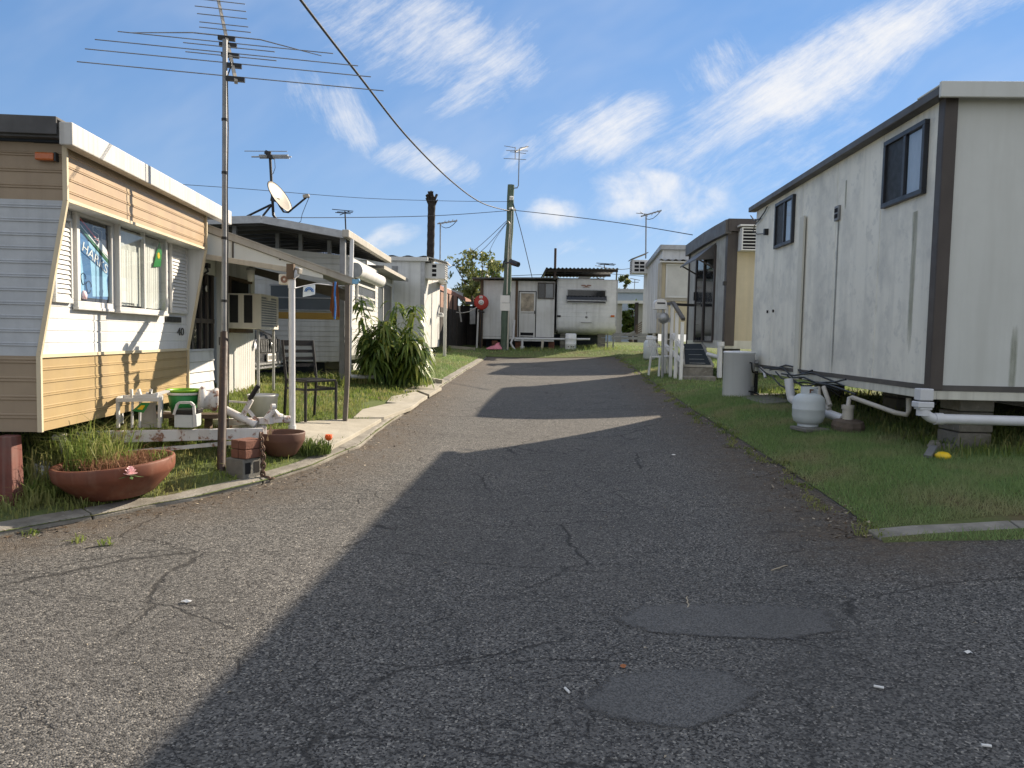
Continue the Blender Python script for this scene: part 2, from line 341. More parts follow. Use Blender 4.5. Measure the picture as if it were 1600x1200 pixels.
FASCIA = M('greyish_fascia_paint', (.36, .34, .30), .6, 0, .12, 3, streak=((.22, .2, .17), .5, 12))
CURT = M('white_curtain', (.72, .70, .66), .9, 0, .06, 4)
CURTD = M('pale_net_curtain', (.52, .52, .50), .9, 0, .08, 4)
AMBER = M('amber_lens', (.42, .10, .015), .3, 0, .1, 10, coat=.5)
REDL = M('red_lens', (.30, .03, .015), .3, 0, .1, 10, coat=.5)
DGLASS = M('tinted_glass', (.012, .014, .017), .05, 0, .2, 2, spec=.6)
BGLASS = M('pale_reflective_glass', (.10, .115, .13), .08, 0, .3, 1.2, spec=.8)
SHEER = M('pale_blue_sheer', (.42, .46, .55), .8, 0, .08, 5)
REDREEL = M('red_reel_enamel', (.38, .035, .025), .45, 0, .12, 5, dirt=((.22, .03, .025), .4, 6))
GREENT = M('green_plastic', (.025, .21, .055), .4, 0, .1, 5)
LIME = M('lime_plastic', (.22, .42, .02), .4, 0, .1, 5)
PINK = M('pink_plastic_bag', (.62, .22, .28), .5, 0, .15, 8)
ROSE = M('rose_petal', (.82, .56, .57), .6, 0, .12, 20)
ORANGE = M('orange_petal', (.75, .12, .02), .6, 0, .15, 30)
YELL = M('yellow_plastic', (.75, .50, .02), .4, 0, .08, 6)
CARD = M('grey_car_paint', (.075, .08, .09), .3, .5, .08, 3, coat=.8)
RUBBER = M('black_rubber', (.018, .018, .018), .8, 0, .2, 10)
HEAD = M('headlight_lens', (.62, .63, .64), .15, 0, .08, 6, coat=1.)
GASG = M('pale_grey_gas_enamel', (.50, .54, .55), .45, 0, .06, 4, spots=((.3, .28, .25), .5, 20, .66))
HEATW = M('white_heater_enamel', (.74, .75, .77), .4, 0, .03, 2, streak=((.55, .55, .54), .3, 10))
COPPER = M('copper_pipe', (.30, .13, .07), .5, .7, .2, 10)
BARK = M('grey_brown_bark', (.08, .062, .048), .95, 0, .3, 6, bump=.8, bs=25)
PALMB = M('charred_palm_bark', (.032, .027, .025), .95, 0, .35, 7, bump=.9, bs=25)
ACW = M('aged_white_ac_casing', (.64, .61, .54), .5, 0, .08, 4, streak=((.38, .34, .28), .5, 10))
ACW2 = M('white_ac_casing', (.66, .66, .65), .45, 0, .05, 3, streak=((.45, .44, .42), .4, 10))
DISHM = M('beige_dish', (.33, .295, .24), .5, 0, .06, 5)
BLUEC = M('blue_cloth', (.04, .16, .45), .8, 0, .2, 20)
BROWNC = M('rust_brown_cloth', (.26, .10, .04), .9, 0, .2, 14)
PAPERB = M('white_printed_cloth', (.62, .70, .76), .8, 0, .05, 10)
JNAVY = M('navy_jersey_cloth', (.012, .016, .035), .8, 0, .2, 12)
JBLUE = M('mid_blue_jersey_cloth', (.065, .17, .36), .8, 0, .1, 8)
JSKY = M('sky_blue_jersey_cloth', (.30, .52, .72), .8, 0, .06, 8)
JWHITE = M('white_print', (.75, .76, .78), .7, 0, .03, 8)
JRED = M('red_print', (.55, .05, .05), .7, 0, .05, 8)
JGREEN = M('dark_green_print', (.03, .13, .06), .7, 0, .05, 8)
MATB = M('black_grip_mat', (.02, .026, .03), .8, 0, .25, 20, bump=.4, bs=90)
ROCK = M('brown_rock', (.12, .095, .075), .95, 0, .25, 9, bump=.8, bs=40)
BLUEROOF = M('pale_blue_grey_panel', (.34, .40, .49), .6, 0, .06, 2)
TILE = M('shade_dark_roof_tile', (.05, .05, .055), .3, 0, .2, 5)  # tile colour darkened for the shade the roof lies in
STEM = M('green_stem', (.06, .11, .03), .7, 0, .2, 10)
DARKFR = M('charcoal_window_frame', (.028, .030, .036), .4, 0, .15, 6)
LEAFO = M('dead_orange_leaf', (.36, .14, .06), .8, 0, .2, 30)
STRAW = M('pale_dry_twig', (.40, .34, .25), .9, 0, .15, 30)
PAPERW = M('white_paper', (.70, .69, .66), .8, 0, .05, 30)
SOIL = soil_mat()
ASPH = asphalt_mat('worn_asphalt'); ASPHF = asphalt_mat('patch_asphalt', True)
GRASS = leaf_mat('lawn_grass', (.15, .25, .085), (.27, .36, .13), .35, .6, ((.38, .34, .19), 1.6, .7))
WEED = leaf_mat('long_weed_grass', (.085, .15, .026), (.25, .30, .075), .4, .5, ((.42, .36, .17), 3.0, .7))
DRYST = leaf_mat('dry_red_brown_stems', (.15, .065, .035), (.33, .18, .10), .2, .8)
CANE = leaf_mat('glossy_cane_leaf', (.045, .085, .018), (.18, .25, .05), .3, .35)
CANEY = leaf_mat('yellow_green_cane_leaf', (.15, .20, .03), (.28, .30, .07), .4, .4)
TREEL = leaf_mat('olive_tree_leaf', (.07, .10, .025), (.22, .23, .09), .45, .5)
TREEL2 = leaf_mat('bright_shrub_leaf', (.05, .095, .02), (.17, .22, .06), .4, .5)

# ------------------------------------------------------------------ mesh helpers
BASE = {}
def ob_name(n): return n
class Fr:
    """a vertical face: o its foot, a the direction along it, n its outward normal"""
    def __init__(s, o, a, side):
        s.o = Vector((o[0], o[1], 0)); s.a = Vector((a[0], a[1], 0)).normalized()
        s.n = Vector((-s.a.y, s.a.x, 0)) * side
    def P(s, l, t, z): return s.o + s.a * l + s.n * t + Vector((0, 0, z))
    def uv(s, u, v, t=0.):
        q = ray(u, v); d = ((s.o + s.n * t - CAM).dot(s.n)) / q.dot(s.n); p = CAM + q * d
        return (p - s.o).dot(s.a), p.z
class MB:
    def __init__(s): s.v = []; s.f = []; s.smooth = []
    def add(s, pts, faces, smooth=False):
        k = len(s.v); s.v += [Vector(p) for p in pts]; s.f += [tuple(i + k for i in f) for f in faces]; s.smooth += [smooth] * len(faces); return s
    def poly(s, pts): return s.add(pts, [tuple(range(len(pts)))])
    def hexa(s, p): return s.add(p, [(0, 3, 2, 1), (4, 5, 6, 7), (0, 1, 5, 4), (1, 2, 6, 5), (2, 3, 7, 6), (3, 0, 4, 7)])
    def box(s, fr, l0, l1, t0, t1, z0, z1):
        P = fr.P; return s.hexa([P(l0, t0, z0), P(l1, t0, z0), P(l1, t1, z0), P(l0, t1, z0), P(l0, t0, z1), P(l1, t0, z1), P(l1, t1, z1), P(l0, t1, z1)])
    def cbox(s, c, sz, rz=0., rx=0., ry=0.):
        R = Matrix.Rotation(rz, 3, 'Z') @ Matrix.Rotation(ry, 3, 'Y') @ Matrix.Rotation(rx, 3, 'X'); c = Vector(c); x, y, z = (k / 2 for k in sz)
        return s.hexa([c + R @ Vector(q) for q in ((-x, -y, -z), (x, -y, -z), (x, y, -z), (-x, y, -z), (-x, -y, z), (x, -y, z), (x, y, z), (-x, y, z))])
    def bar(s, a, b, w, h, up=(0, 0, 1)):
        a = Vector(a); b = Vector(b); d = (b - a).normalized(); up = Vector(up)
        if abs(d.dot(up)) > .95: up = Vector((1, 0, 0))
        x = d.cross(up).normalized() * (w / 2); y = x.cross(d).normalized() * (h / 2)
        return s.hexa([a - x - y, a + x - y, a + x + y, a - x + y, b - x - y, b + x - y, b + x + y, b - x + y])
    def prism(s, pts, ext):
        n = len(pts); pts = [Vector(p) for p in pts]; e = Vector(ext)
        return s.add(pts + [p + e for p in pts], [tuple(range(n))[::-1], tuple(range(n, 2 * n))] + [(i, (i + 1) % n, n + (i + 1) % n, n + i) for i in range(n)])
    def tube(s, path, r, n=8, smooth=True, cap=True):
        path = [Vector(p) for p in path]; R = r if isinstance(r, (list, tuple)) else [r] * len(path); pts = []; fs = []; prev = None
        for i, p in enumerate(path):
            d = (path[min(i + 1, len(path) - 1)] - path[max(i - 1, 0)]).normalized()
            if prev is None:
                up = Vector((0, 0, 1)) if abs(d.z) < .9 else Vector((1, 0, 0)); x = d.cross(up).normalized()
            else: x = (prev - d * prev.dot(d)).normalized()
            prev = x; y = d.cross(x)
            for k in range(n):
                t = 2 * math.pi * k / n; pts.append(p + (x * math.cos(t) + y * math.sin(t)) * R[i])
        for i in range(len(path) - 1):
            for k in range(n): fs.append((i * n + k, i * n + (k + 1) % n, (i + 1) * n + (k + 1) % n, (i + 1) * n + k))
        s.add(pts, fs, smooth)
        if cap: s.add(pts[:n], [tuple(range(n))[::-1]]); s.add(pts[-n:], [tuple(range(n))])
        return s
    def lathe(s, c, prof, n=24, rot=None, smooth=True):
        c = Vector(c); pts = []; fs = []
        for (r, z) in prof:
            for k in range(n):
                t = 2 * math.pi * k / n; p = Vector((r * math.cos(t), r * math.sin(t), z)); pts.append(c + (rot @ p if rot else p))
        for i in range(len(prof) - 1):
            for k in range(n): fs.append((i * n + k, i * n + (k + 1) % n, (i + 1) * n + (k + 1) % n, (i + 1) * n + k))
        return s.add(pts, fs, smooth)
    def profile(s, fr, l0, l1, prof):
        """a section [(z,t)...] swept along the face; l0,l1 may be functions of z"""
        A = []; Bp = []
        for z, t in prof:
            a = l0(z) if callable(l0) else l0; b = l1(z) if callable(l1) else l1
            A.append(fr.P(a, t, z)); Bp.append(fr.P(b, t, z))
        n = len(A); return s.add(A + Bp, [(i, n + i, n + i + 1, i + 1) for i in range(n - 1)])
    def vprofile(s, fr, z0, z1, prof):
        A = [fr.P(l, t, z0) for l, t in prof]; Bp = [fr.P(l, t, z1(l) if callable(z1) else z1) for l, t in prof]; n = len(A)
        return s.add(A + Bp, [(i, i + 1, n + i + 1, n + i) for i in range(n - 1)])
    def corr(s, p0, du, dv, waves, amp, per=6, nrm=(0, 0, 1)):
        p0 = Vector(p0); du = Vector(du); dv = Vector(dv); nrm = Vector(nrm); N = waves * per; A = []
        for i in range(N + 1):
            o = nrm * (amp * math.sin(2 * math.pi * i / per)); A.append((p0 + du * (i / N) + o, p0 + du * (i / N) + dv + o))
        pts = [a for a, b in A] + [b for a, b in A]; return s.add(pts, [(i, i + 1, N + 2 + i, N + 1 + i) for i in range(N)], True)
    def text(s, txt, size, org, xdir, ydir, depth=.004, font_w=1.0):
        cu = bpy.data.curves.new('t', 'FONT'); cu.body = txt; cu.size = size; cu.extrude = depth; cu.offset = 0.0
        to = bpy.data.objects.new('t', cu); COL.objects.link(to); dg = bpy.context.evaluated_depsgraph_get()
        me = bpy.data.meshes.new_from_object(to.evaluated_get(dg)); x = Vector(xdir).normalized(); y = Vector(ydir).normalized(); z = x.cross(y); o = Vector(org)
        s.add([o + x * (q.co.x * font_w) + y * q.co.y + z * q.co.z for q in me.vertices], [tuple(f.vertices) for f in me.polygons])
        bpy.data.objects.remove(to); bpy.data.curves.remove(cu); bpy.data.meshes.remove(me); return s
    def build(s, name, mat, parent=None, base=None, bev=0., rnd=None):
        if parent is not None: off = BASE[parent.name]
        elif base is not None: off = Vector(base)
        else:
            xs = [p.x for p in s.v]; ys = [p.y for p in s.v]; zs = [p.z for p in s.v]; off = Vector(((min(xs) + max(xs)) / 2, (min(ys) + max(ys)) / 2, min(zs)))
        me = bpy.data.meshes.new(name); me.from_pydata([tuple(p - off) for p in s.v], [], s.f); me.polygons.foreach_set('use_smooth', s.smooth); me.update()
        if len(s.f) < 4000:
            b_ = bmesh.new(); b_.from_mesh(me); bmesh.ops.recalc_face_normals(b_, faces=b_.faces); b_.to_mesh(me); b_.free()
        o = bpy.data.objects.new(name, me); COL.objects.link(o); me.materials.append(mat); BASE[o.name] = off.copy()
        if parent is not None: o.parent = parent
        else: o.location = off
        if bev:
            b = o.modifiers.new('edge', 'BEVEL'); b.width = bev; b.segments = 2; b.limit_method = 'ANGLE'; b.angle_limit = rad(40)
        return o

def tag(o, label=None, cat=None, group=None, kind=None):
    if label: o['label'] = label
    if cat: o['category'] = cat
    if group: o['group'] = group
    if kind: o['kind'] = kind
    return o
def thing(name, loc, label, cat, group=None):
    o = bpy.data.objects.new(name, None); COL.objects.link(o); o.location = loc; o.empty_display_size = .1
    BASE[o.name] = Vector(loc); return tag(o, label, cat, group)
def struct(o): o['kind'] = 'structure'; return o
def np_mesh(name, verts, faces, mat, rnd=None, smooth=False, parent=None, base=(0, 0, 0)):
    off = np.array(BASE[parent.name] if parent is not None else base); me = bpy.data.meshes.new(name)
    me.from_pydata((np.asarray(verts) - off).tolist(), [], (faces if isinstance(faces, list) else np.asarray(faces).tolist())); me.materials.append(mat)
    if rnd is not None:
        a = me.attributes.new('rnd', 'FLOAT', 'POINT'); a.data.foreach_set('value', np.asarray(rnd, dtype=np.float32))
    if smooth: me.polygons.foreach_set('use_smooth', [True] * len(me.polygons))
    me.update(); o = bpy.data.objects.new(name, me); COL.objects.link(o); BASE[o.name] = Vector(off)
    if parent is not None: o.parent = parent
    else: o.location = base
    return o
def ss(x): x = min(1, max(0, x)); return x * x * (3 - 2 * x)

# wall surface sections
def ribs(z0, z1, p, d=.012):
    out = [(z0, 0)]; z = z0
    while z < z1 - 1e-6:
        for f, t in ((.70, 0), (.74, d), (.82, d), (.86, 0), (.90, d * .6), (.96, d * .6), (1.0, 0)):
            zz = z + f * p
            if zz < z1: out.append((zz, t))
        z += p
    out.append((z1, 0)); return out
def laps(z0, z1, p, d=.010):
    out = []; z = z0
    while z < z1 - 1e-6:
        e = min(z + p * .96, z1); out += [(z, d), (e, d * .25 if e < z1 else d * .3)]
        if z + p < z1: out.append((z + p * .98, 0))
        z += p
    return out
def grooves(z0, z1, p, d=.004):
    out = [(z0, 0)]; z = z0 + p
    while z < z1 - .01:
        out += [(z - .006, 0), (z - .003, -d), (z + .003, -d), (z + .006, 0)]; z += p
    out.append((z1, 0)); return out
def vgrooves(l0, l1, p, d=.006, w=.010):
    out = [(l0, 0)]; l = l0 + p
    while l < l1 - .02:
        out += [(l - w, 0), (l - w * .4, -d), (l + w * .4, -d), (l + w, 0)]; l += p
    out.append((l1, 0)); return out

# ------------------------------------------------------------------ the ground
def zb(y, x=0.): return SLOPE * (min(max(y, -15), 34)) + dish(x, y)
KL = [(p.x, p.y) for p in (gnd(u, v) for u, v in ((0, 838), (70, 825), (147, 812), (245, 792), (301, 783), (350, 771), (413, 756), (490, 731), (560, 700), (597, 671), (650, 634), (691, 604), (729, 579), (760, 560)))]
KL = [(-16, KL[0][1] - 1.2), (-8, KL[0][1] - 1.0), (KL[0][0] - 1.6, KL[0][1] - .62), (KL[0][0] - .7, KL[0][1] - .34)] + KL + [(KL[-1][0] - .05, 24.6)]
KR = [(p.x, p.y) for p in (gnd(u, v) for u, v in ((1374, 838), (1330, 803), (1250, 748), (1160, 690), (1085, 643), (1040, 611), (999, 581), (966, 557)))]
KR = KR + [(KR[-1][0] + .02, 24.9)]
KL = [KL[0]] + [b for a, b in zip(KL, KL[1:]) if b[1] > a[1]]; KR = [KR[0]] + [b for a, b in zip(KR, KR[1:]) if b[1] > a[1]]
YR = KR[0][1]
def xl(y):
    if y <= KL[0][1]: return KL[0][0]
    for (a, b), (c, d) in zip(KL, KL[1:]):
        if b <= y <= d: return a + (c - a) * (y - b) / (d - b)
    return KL[-1][0]
def xr(y):
    if y <= KR[0][1]: return KR[0][0]
    for (a, b), (c, d) in zip(KR, KR[1:]):
        if b <= y <= d: return a + (c - a) * (y - b) / (d - b)
    return KR[-1][0]
def zl_(x, y):
    d = xl(y) - x
    return zb(y, x) + .028 + .05 * ss(d / .6) + (.10 * ss((y - 22) / 3))
def zr_(x, y):
    d = x - xr(y); f = ss((y - YR) / .5)
    return zb(y, x) + .012 + f * (.07 * ss(d / .7) + .07 * ss((d - .8) / 1.6))
def zf_(x, y): return zb(y, x) + .012 + .13 * ss((y - 24.3) / 1.6)
def zg(x, y):
    if y > 24.4: return zf_(x, y)
    if x < xl(y): return zl_(x, y)
    if x > xr(y) and y > YR: return zr_(x, y)
    return zb(y, x)

# far terrain sheet, to the horizon
mb = MB(); ys = [-60, -15, 0, 10, 20, 27, 34, 60, 150, 600, 1500]; xs = [-1500, -400, -60, -20, 0, 20, 60, 400, 1500]
for i in range(len(ys) - 1):
    for j in range(len(xs) - 1):
        mb.poly([(xs[j], ys[i], zb(ys[i]) - .05), (xs[j + 1], ys[i], zb(ys[i]) - .05), (xs[j + 1], ys[i + 1], zb(ys[i + 1]) - .05), (xs[j], ys[i + 1], zb(ys[i + 1]) - .05)])
struct(mb.build('ground', SOIL, base=(0, 0, 0)))

# asphalt lane, one sheet with a dirt mask along its edges
def road():
    vs = []; fs = []; dirt = []
    rows = [-12, -6, -3] + [-1 + .2 * i for i in range(0, 128)]
    rows = [y for y in rows if y < 24.7]
    nx = 48; r1 = [y for y in rows if y < YR] + [YR + .02]; r2 = [YR - .02] + [y for y in rows if y > YR]; rows = r1 + r2
    for ri, y in enumerate(rows):
        side_st = ri < len(r1)
        a = xl(y) - .03; b = xr(y) + .03
        for j in range(nx + 1):
            t = j / nx
            if side_st:
                X = [-30 + 26 * (t / .15) if t < .15 else (-4 + 8 * (t - .15) / .7 if t < .85 else 4 + 26 * (t - .85) / .15)][0]
            else:
                w = b - a; X = a + w * t
            vs.append((X, y, zb(y, X)))
            # distance to either kerb
            dl = math.hypot(1, 0) * 0 + (X - xl(y)) if y > 3.3 else 9
            dl = min(math.hypot(X - k[0], y - k[1]) for k in KLd) ; dr = min(math.hypot(X - k[0], y - k[1]) for k in KRd)
            dd = max(1 - dl / .75, 1.25 - dr / .75, 0); dd = max(dd, 1 - (24.6 - y) / 1.8 if y > 22 else 0)
            dirt.append(min(1, max(0, dd)))
    n = nx + 1
    for i in range(len(rows) - 1):
        if i == len(r1) - 1: continue
        for j in range(nx): fs.append((i * n + j, i * n + j + 1, (i + 1) * n + j + 1, (i + 1) * n + j))
    me = bpy.data.meshes.new('asphalt_road'); me.from_pydata(vs, [], fs); me.materials.append(ASPH)
    at_ = me.attributes.new('dirt', 'FLOAT', 'POINT'); at_.data.foreach_set('value', dirt)
    o = bpy.data.objects.new('asphalt_road', me); COL.objects.link(o); struct(o)
def dens(K, st=.25):
    out = []
    for (a, b), (c, d) in zip(K, K[1:]):
        n = max(1, int(math.hypot(c - a, d - b) / st))
        out += [(a + (c - a) * i / n, b + (d - b) * i / n) for i in range(n)]
    return out + [K[-1]]
KLd = dens(KL); KRd = dens(KR)
KRe = [(p.x, p.y) for p in (gnd(u, v, .02) for u, v in ((1376, 840), (1444, 834), (1600, 825)))]
KRe = KRe + [(6, KRe[-1][1] - .45), (16, KRe[-1][1] - 1.4)]
road()

# smooth patches in the asphalt
def patch(pix, name):
    pts = [gnd(u, v) for u, v in pix]; c = sum(pts, Vector()) / len(pts); out = []
    for i, p in enumerate(pts):
        q = pts[(i + 1) % len(pts)]
        for k in range(6):
            r = p.lerp(q, k / 6); d = (r - c).normalized(); r = r + d * random.uniform(-.006, .006); r.z = zb(r.y, r.x) + .005; out.append(r)
    n = len(out); rings = []; ev = []
    for k, e_ in ((1.10, 0.), (1.0, .5), (.86, 1.), (.4, 1.)):
        for p in out: q = c.lerp(p, k); q.z = zb(q.y, q.x) + .004; rings.append(tuple(q)); ev.append(e_)
    rings.append((c.x, c.y, zb(c.y, c.x) + .004)); ev.append(1.)
    fs = [(r * n + i, r * n + (i + 1) % n, (r + 1) * n + (i + 1) % n, (r + 1) * n + i) for r in range(3) for i in range(n)] + [(3 * n + i, 3 * n + (i + 1) % n, 4 * n) for i in range(n)]
    o = np_mesh(name, rings, fs, ASPHF); at_ = o.data.attributes.new('edge', 'FLOAT', 'POINT'); at_.data.foreach_set('value', ev); struct(o)
patch([(958, 968), (1000, 948), (1100, 944), (1210, 947), (1292, 955), (1312, 985), (1240, 1000), (1120, 996), (1010, 988)], 'asphalt_patch')
patch([(905, 1105), (955, 1058), (1040, 1046), (1130, 1050), (1188, 1080), (1160, 1110), (1080, 1138), (985, 1130)], 'asphalt_patch')

def sheet(name, rows, xof, zf, side, edge, mat):
    vs = []; fs = []; n = len(xof)
    for y in rows:
        e = edge(y)
        for d in xof: x = e + side * d; vs.append((x, y, zf(x, y)))
    for i in range(len(rows) - 1):
        for j in range(n - 1): fs.append((i * n + j, i * n + j + 1, (i + 1) * n + j + 1, (i + 1) * n + j))
    o = np_mesh(name, vs, fs, mat, smooth=True); return struct(o)
XO = [0, .04, .1, .2, .3, .45, .6, .8, 1.1, 1.5, 2, 2.6, 3.5, 5, 8, 14, 30]
sheet('lawn', [KL[0][1] + .12 * i for i in range(int((24.6 - KL[0][1]) / .12) + 1)] , XO, zl_, -1, xl, SOIL)
sheet('lawn', [YR + .15 * i for i in range(int((24.7 - YR) / .15) + 1)], XO, zr_, 1, xr, SOIL)
sheet('lawn', [24.35 + .3 * i for i in range(40)], [0, 5, 10, 14, 16, 17, 17.5, 18, 18.5, 19, 19.5, 20, 20.5, 21, 21.5, 22, 22.5, 23, 23.5, 24, 26, 28, 40], zf_, 1, lambda y: -20, SOIL)

# concrete kerbs: cast lengths with open joints
def kerb(K, w, side, h, name, seg=1.15, gap=.02, wob=.010, mat=None):
    mat = mat or CONC
    D = dens(K, .2); mb = MB(); acc = 0; secs = []
    def sec(i):
        p = Vector((*D[i], 0)); d = Vector((D[min(i + 1, len(D) - 1)][0] - D[max(0, i - 1)][0], D[min(i + 1, len(D) - 1)][1] - D[max(0, i - 1)][1], 0)).normalized()
        nn = Vector((-d.y, d.x, 0)) * side; z = zb(p.y, p.x); j = random.uniform(-wob, wob)
        return [p + nn * (.0 + j) + Vector((0, 0, z - .08)), p + nn * (.0 + j) + Vector((0, 0, z + h * .55)), p + nn * (.035 + j) + Vector((0, 0, z + h + j * .5)), p + nn * (w + j) + Vector((0, 0, z + h + .012)), p + nn * (w + .01) + Vector((0, 0, z - .08))]
    run = [sec(0)]
    def flush(run):
        if len(run) < 2: return
        k = 5; pts = [q for s_ in run for q in s_]; fs = []
        for i in range(len(run) - 1):
            for j in range(k - 1): fs.append((i * k + j, i * k + j + 1, (i + 1) * k + j + 1, (i + 1) * k + j))
        fs += [tuple(range(k)), tuple(range(len(pts) - k, len(pts)))[::-1]]; mb.add(pts, fs)
    for i in range(1, len(D)):
        acc += math.hypot(D[i][0] - D[i - 1][0], D[i][1] - D[i - 1][1]); run.append(sec(i))
        if acc > seg:
            e = [a.lerp(b, .96) for a, b in zip(run[-2], run[-1])]; nxt = run[-1]; run[-1] = e; flush(run); run = [nxt]; acc = 0
    flush(run); return struct(mb.build(name, mat, bev=.006))
kerb(KL, .17, 1, .04, 'kerb')
kerb(KR, .05, -1, .004, 'kerb', 1.3, mat=CONCD)
kerb(KRe, .17, 1, .018, 'kerb', .7, .03, .014)

# concrete apron and slabs behind the kerb
def slab_poly(pts, lift=.026):
    out = []
    for u, v in pts:
        p = gnd(u, v, .07); p.z = max(zg(p.x, p.y), zb(p.y, p.x) + .05) + lift; out.append(p)
    return out
mb = MB()
for pl in ([(548, 682), (514, 700), (452, 690), (452, 668), (474, 663), (540, 657), (596, 655)], [(600, 652), (642, 637), (655, 628), (602, 632), (566, 642), (552, 654)],
           [(645, 633), (668, 619), (650, 612), (612, 621), (604, 629)], [(671, 617), (690, 606), (676, 600), (642, 606), (630, 612), (652, 610)]):
    mb.prism(slab_poly(pl), (0, 0, -.05))
struct(mb.build('concrete_apron', PAVE, bev=.006))
# mown edge between the side street and its kerb
mb = MB(); b = dens(KRe, .4); a = [(x, y - min(.17, .05 + .2 * (x - KRe[0][0]))) for x, y in b]
for i in range(len(b) - 1): mb.poly([(a[i][0], a[i][1], zb(a[i][1], a[i][0]) - .004), (a[i + 1][0], a[i + 1][1], zb(a[i + 1][1], a[i + 1][0]) - .004), (b[i + 1][0], b[i + 1][1], zb(b[i + 1][1], b[i + 1][0]) + .02), (b[i][0], b[i][1], zb(b[i][1], b[i][0]) + .02)])
struct(mb.build('verge', SOIL, base=(0, 0, 0)))

# ------------------------------------------------------------------ grass
def blades(name, xy, zfun, h, w, mat, lean=.5, hv=.4, segs=1):
    xy = np.asarray(xy); n = len(xy); z = np.array([zfun(x, y) for x, y in xy]) - .004
    hh = h * (1 + hv * rng.standard_normal(n)).clip(.35, 2.2) if np.isscalar(h) else h * (1 + hv * rng.standard_normal(n)).clip(.35, 2.2)
    ang = rng.uniform(0, 2 * np.pi, n); la = rng.uniform(0, 2 * np.pi, n); ln = lean * rng.uniform(.2, 1, n) * hh
    ww = w if np.isscalar(w) else w
    dx, dy = np.cos(ang) * ww / 2, np.sin(ang) * ww / 2; lx, ly = np.cos(la) * ln, np.sin(la) * ln
    b = np.stack([xy[:, 0], xy[:, 1], z], 1); rv = rng.uniform(0, 1, n)
    if segs == 1:
        V = np.stack([b + np.stack([-dx, -dy, 0 * z], 1), b + np.stack([dx, dy, 0 * z], 1), b + np.stack([lx, ly, hh], 1)], 1).reshape(-1, 3)
        Fc = np.arange(3 * n).reshape(-1, 3); R = np.repeat(rv, 3)
    else:
        m1 = b + np.stack([lx * .28, ly * .28, hh * .62], 1); tip = b + np.stack([lx * 1.25, ly * 1.25, hh * (1 - .25 * lean)], 1)
        V = np.stack([b + np.stack([-dx, -dy, 0 * z], 1), b + np.stack([dx, dy, 0 * z], 1), m1 + np.stack([dx * .75, dy * .75, 0 * z], 1), m1 - np.stack([dx * .75, dy * .75, 0 * z], 1), tip], 1).reshape(-1, 3)
        k = (np.arange(n) * 5)[:, None]; R = np.repeat(rv, 5)
        q = np.concatenate([np.stack([k + 0, k + 1, k + 2], 1), np.stack([k + 0, k + 2, k + 3], 1), np.stack([k + 3, k + 2, k + 4], 1)]).reshape(-1, 3); Fc = q
    return V, Fc, R
def merge(parts):
    V = []; Fc = []; R = []; o = 0
    for v, f, r in parts: V.append(v); Fc.append(f + o); R.append(r); o += len(v)
    return np.concatenate(V), np.concatenate(Fc), np.concatenate(R)
def scatter(n, x0, x1, y0, y1, keep):
    x = rng.uniform(x0, x1, n); y = rng.uniform(y0, y1, n); return [(a, b) for a, b in zip(x, y) if keep(a, b)]
apron = [[(p.x, p.y) for p in (gnd(u, v, .07) for u, v in pl)] for pl in ([(548, 682), (514, 700), (452, 690), (452, 668), (474, 663), (540, 657), (596, 655)], [(600, 652), (642, 637), (655, 628), (602, 632), (566, 642), (552, 654)])]
def inpoly(x, y, P):
    c = False; j = len(P) - 1
    for i in range(len(P)):
        if (P[i][1] > y) != (P[j][1] > y) and x < (P[j][0] - P[i][0]) * (y - P[i][1]) / (P[j][1] - P[i][1]) + P[i][0]: c = not c
        j = i
    return c
def okl(x, y):
    if x > xl(y) - .19: return xl(y) - .15 > x and random.random() < .25
    return not any(inpoly(x, y, a) for a in apron)
def ke(x):
    for (a, b), (c, d) in zip(KRe, KRe[1:]):
        if a <= x <= c: return b + (d - b) * (x - a) / (c - a)
    return -99
RW = lambda y: 3.52 + (y - 6.3) * .022
def okr(x, y):
    d = x - xr(y)
    if d < 0: return False
    if d < .10 and random.random() < .6: return False
    return True
patchy = lambda x, y: .5 + .5 * math.sin(x * 2.1 + 1.3 * math.sin(y * 1.7)) * math.sin(y * 1.9 + 2 * math.sin(x * .9))
parts = [
    blades('g', scatter(75000, 2.3, 5.2, YR + .12, 8.2, okr), zr_, .034, .0065, None, .8),
    blades('g', scatter(34000, 2.6, 4.3, 8.2, 12.5, okr), zr_, .036, .009, None, .8),
    blades('g', scatter(22000, 2.7, 6.0, 12.5, 24.3, okr), zr_, .042, .016, None, .8),
    blades('g', scatter(9000, 2.3, 6, KRe[3][1] - .3, KRe[0][1] + .03, lambda x, y: 0 < ke(x) - y < min(.17, .04 + .2 * (x - KRe[0][0]))), lambda x, y: zb(y, x) + .012, .04, .0065, None, .9),
    blades('g', scatter(16000, -4.5, -.9, 15.0, 24.3, okl), zl_, .045, .016, None, .8),
    blades('g', scatter(11000, -7, 7, 24.6, 30, lambda x, y: random.random() < .35 + .65 * ss((y - 24.6) / 1.2) and not (x < -.9 and y > 26)), zf_, .06, .022, None, .8),
]
V, Fc, R = merge(parts)
tag(np_mesh('lawn_grass', V, Fc, GRASS, R), 'short mown lawn grass with pale dry patches beside the lane', 'grass', kind='stuff')
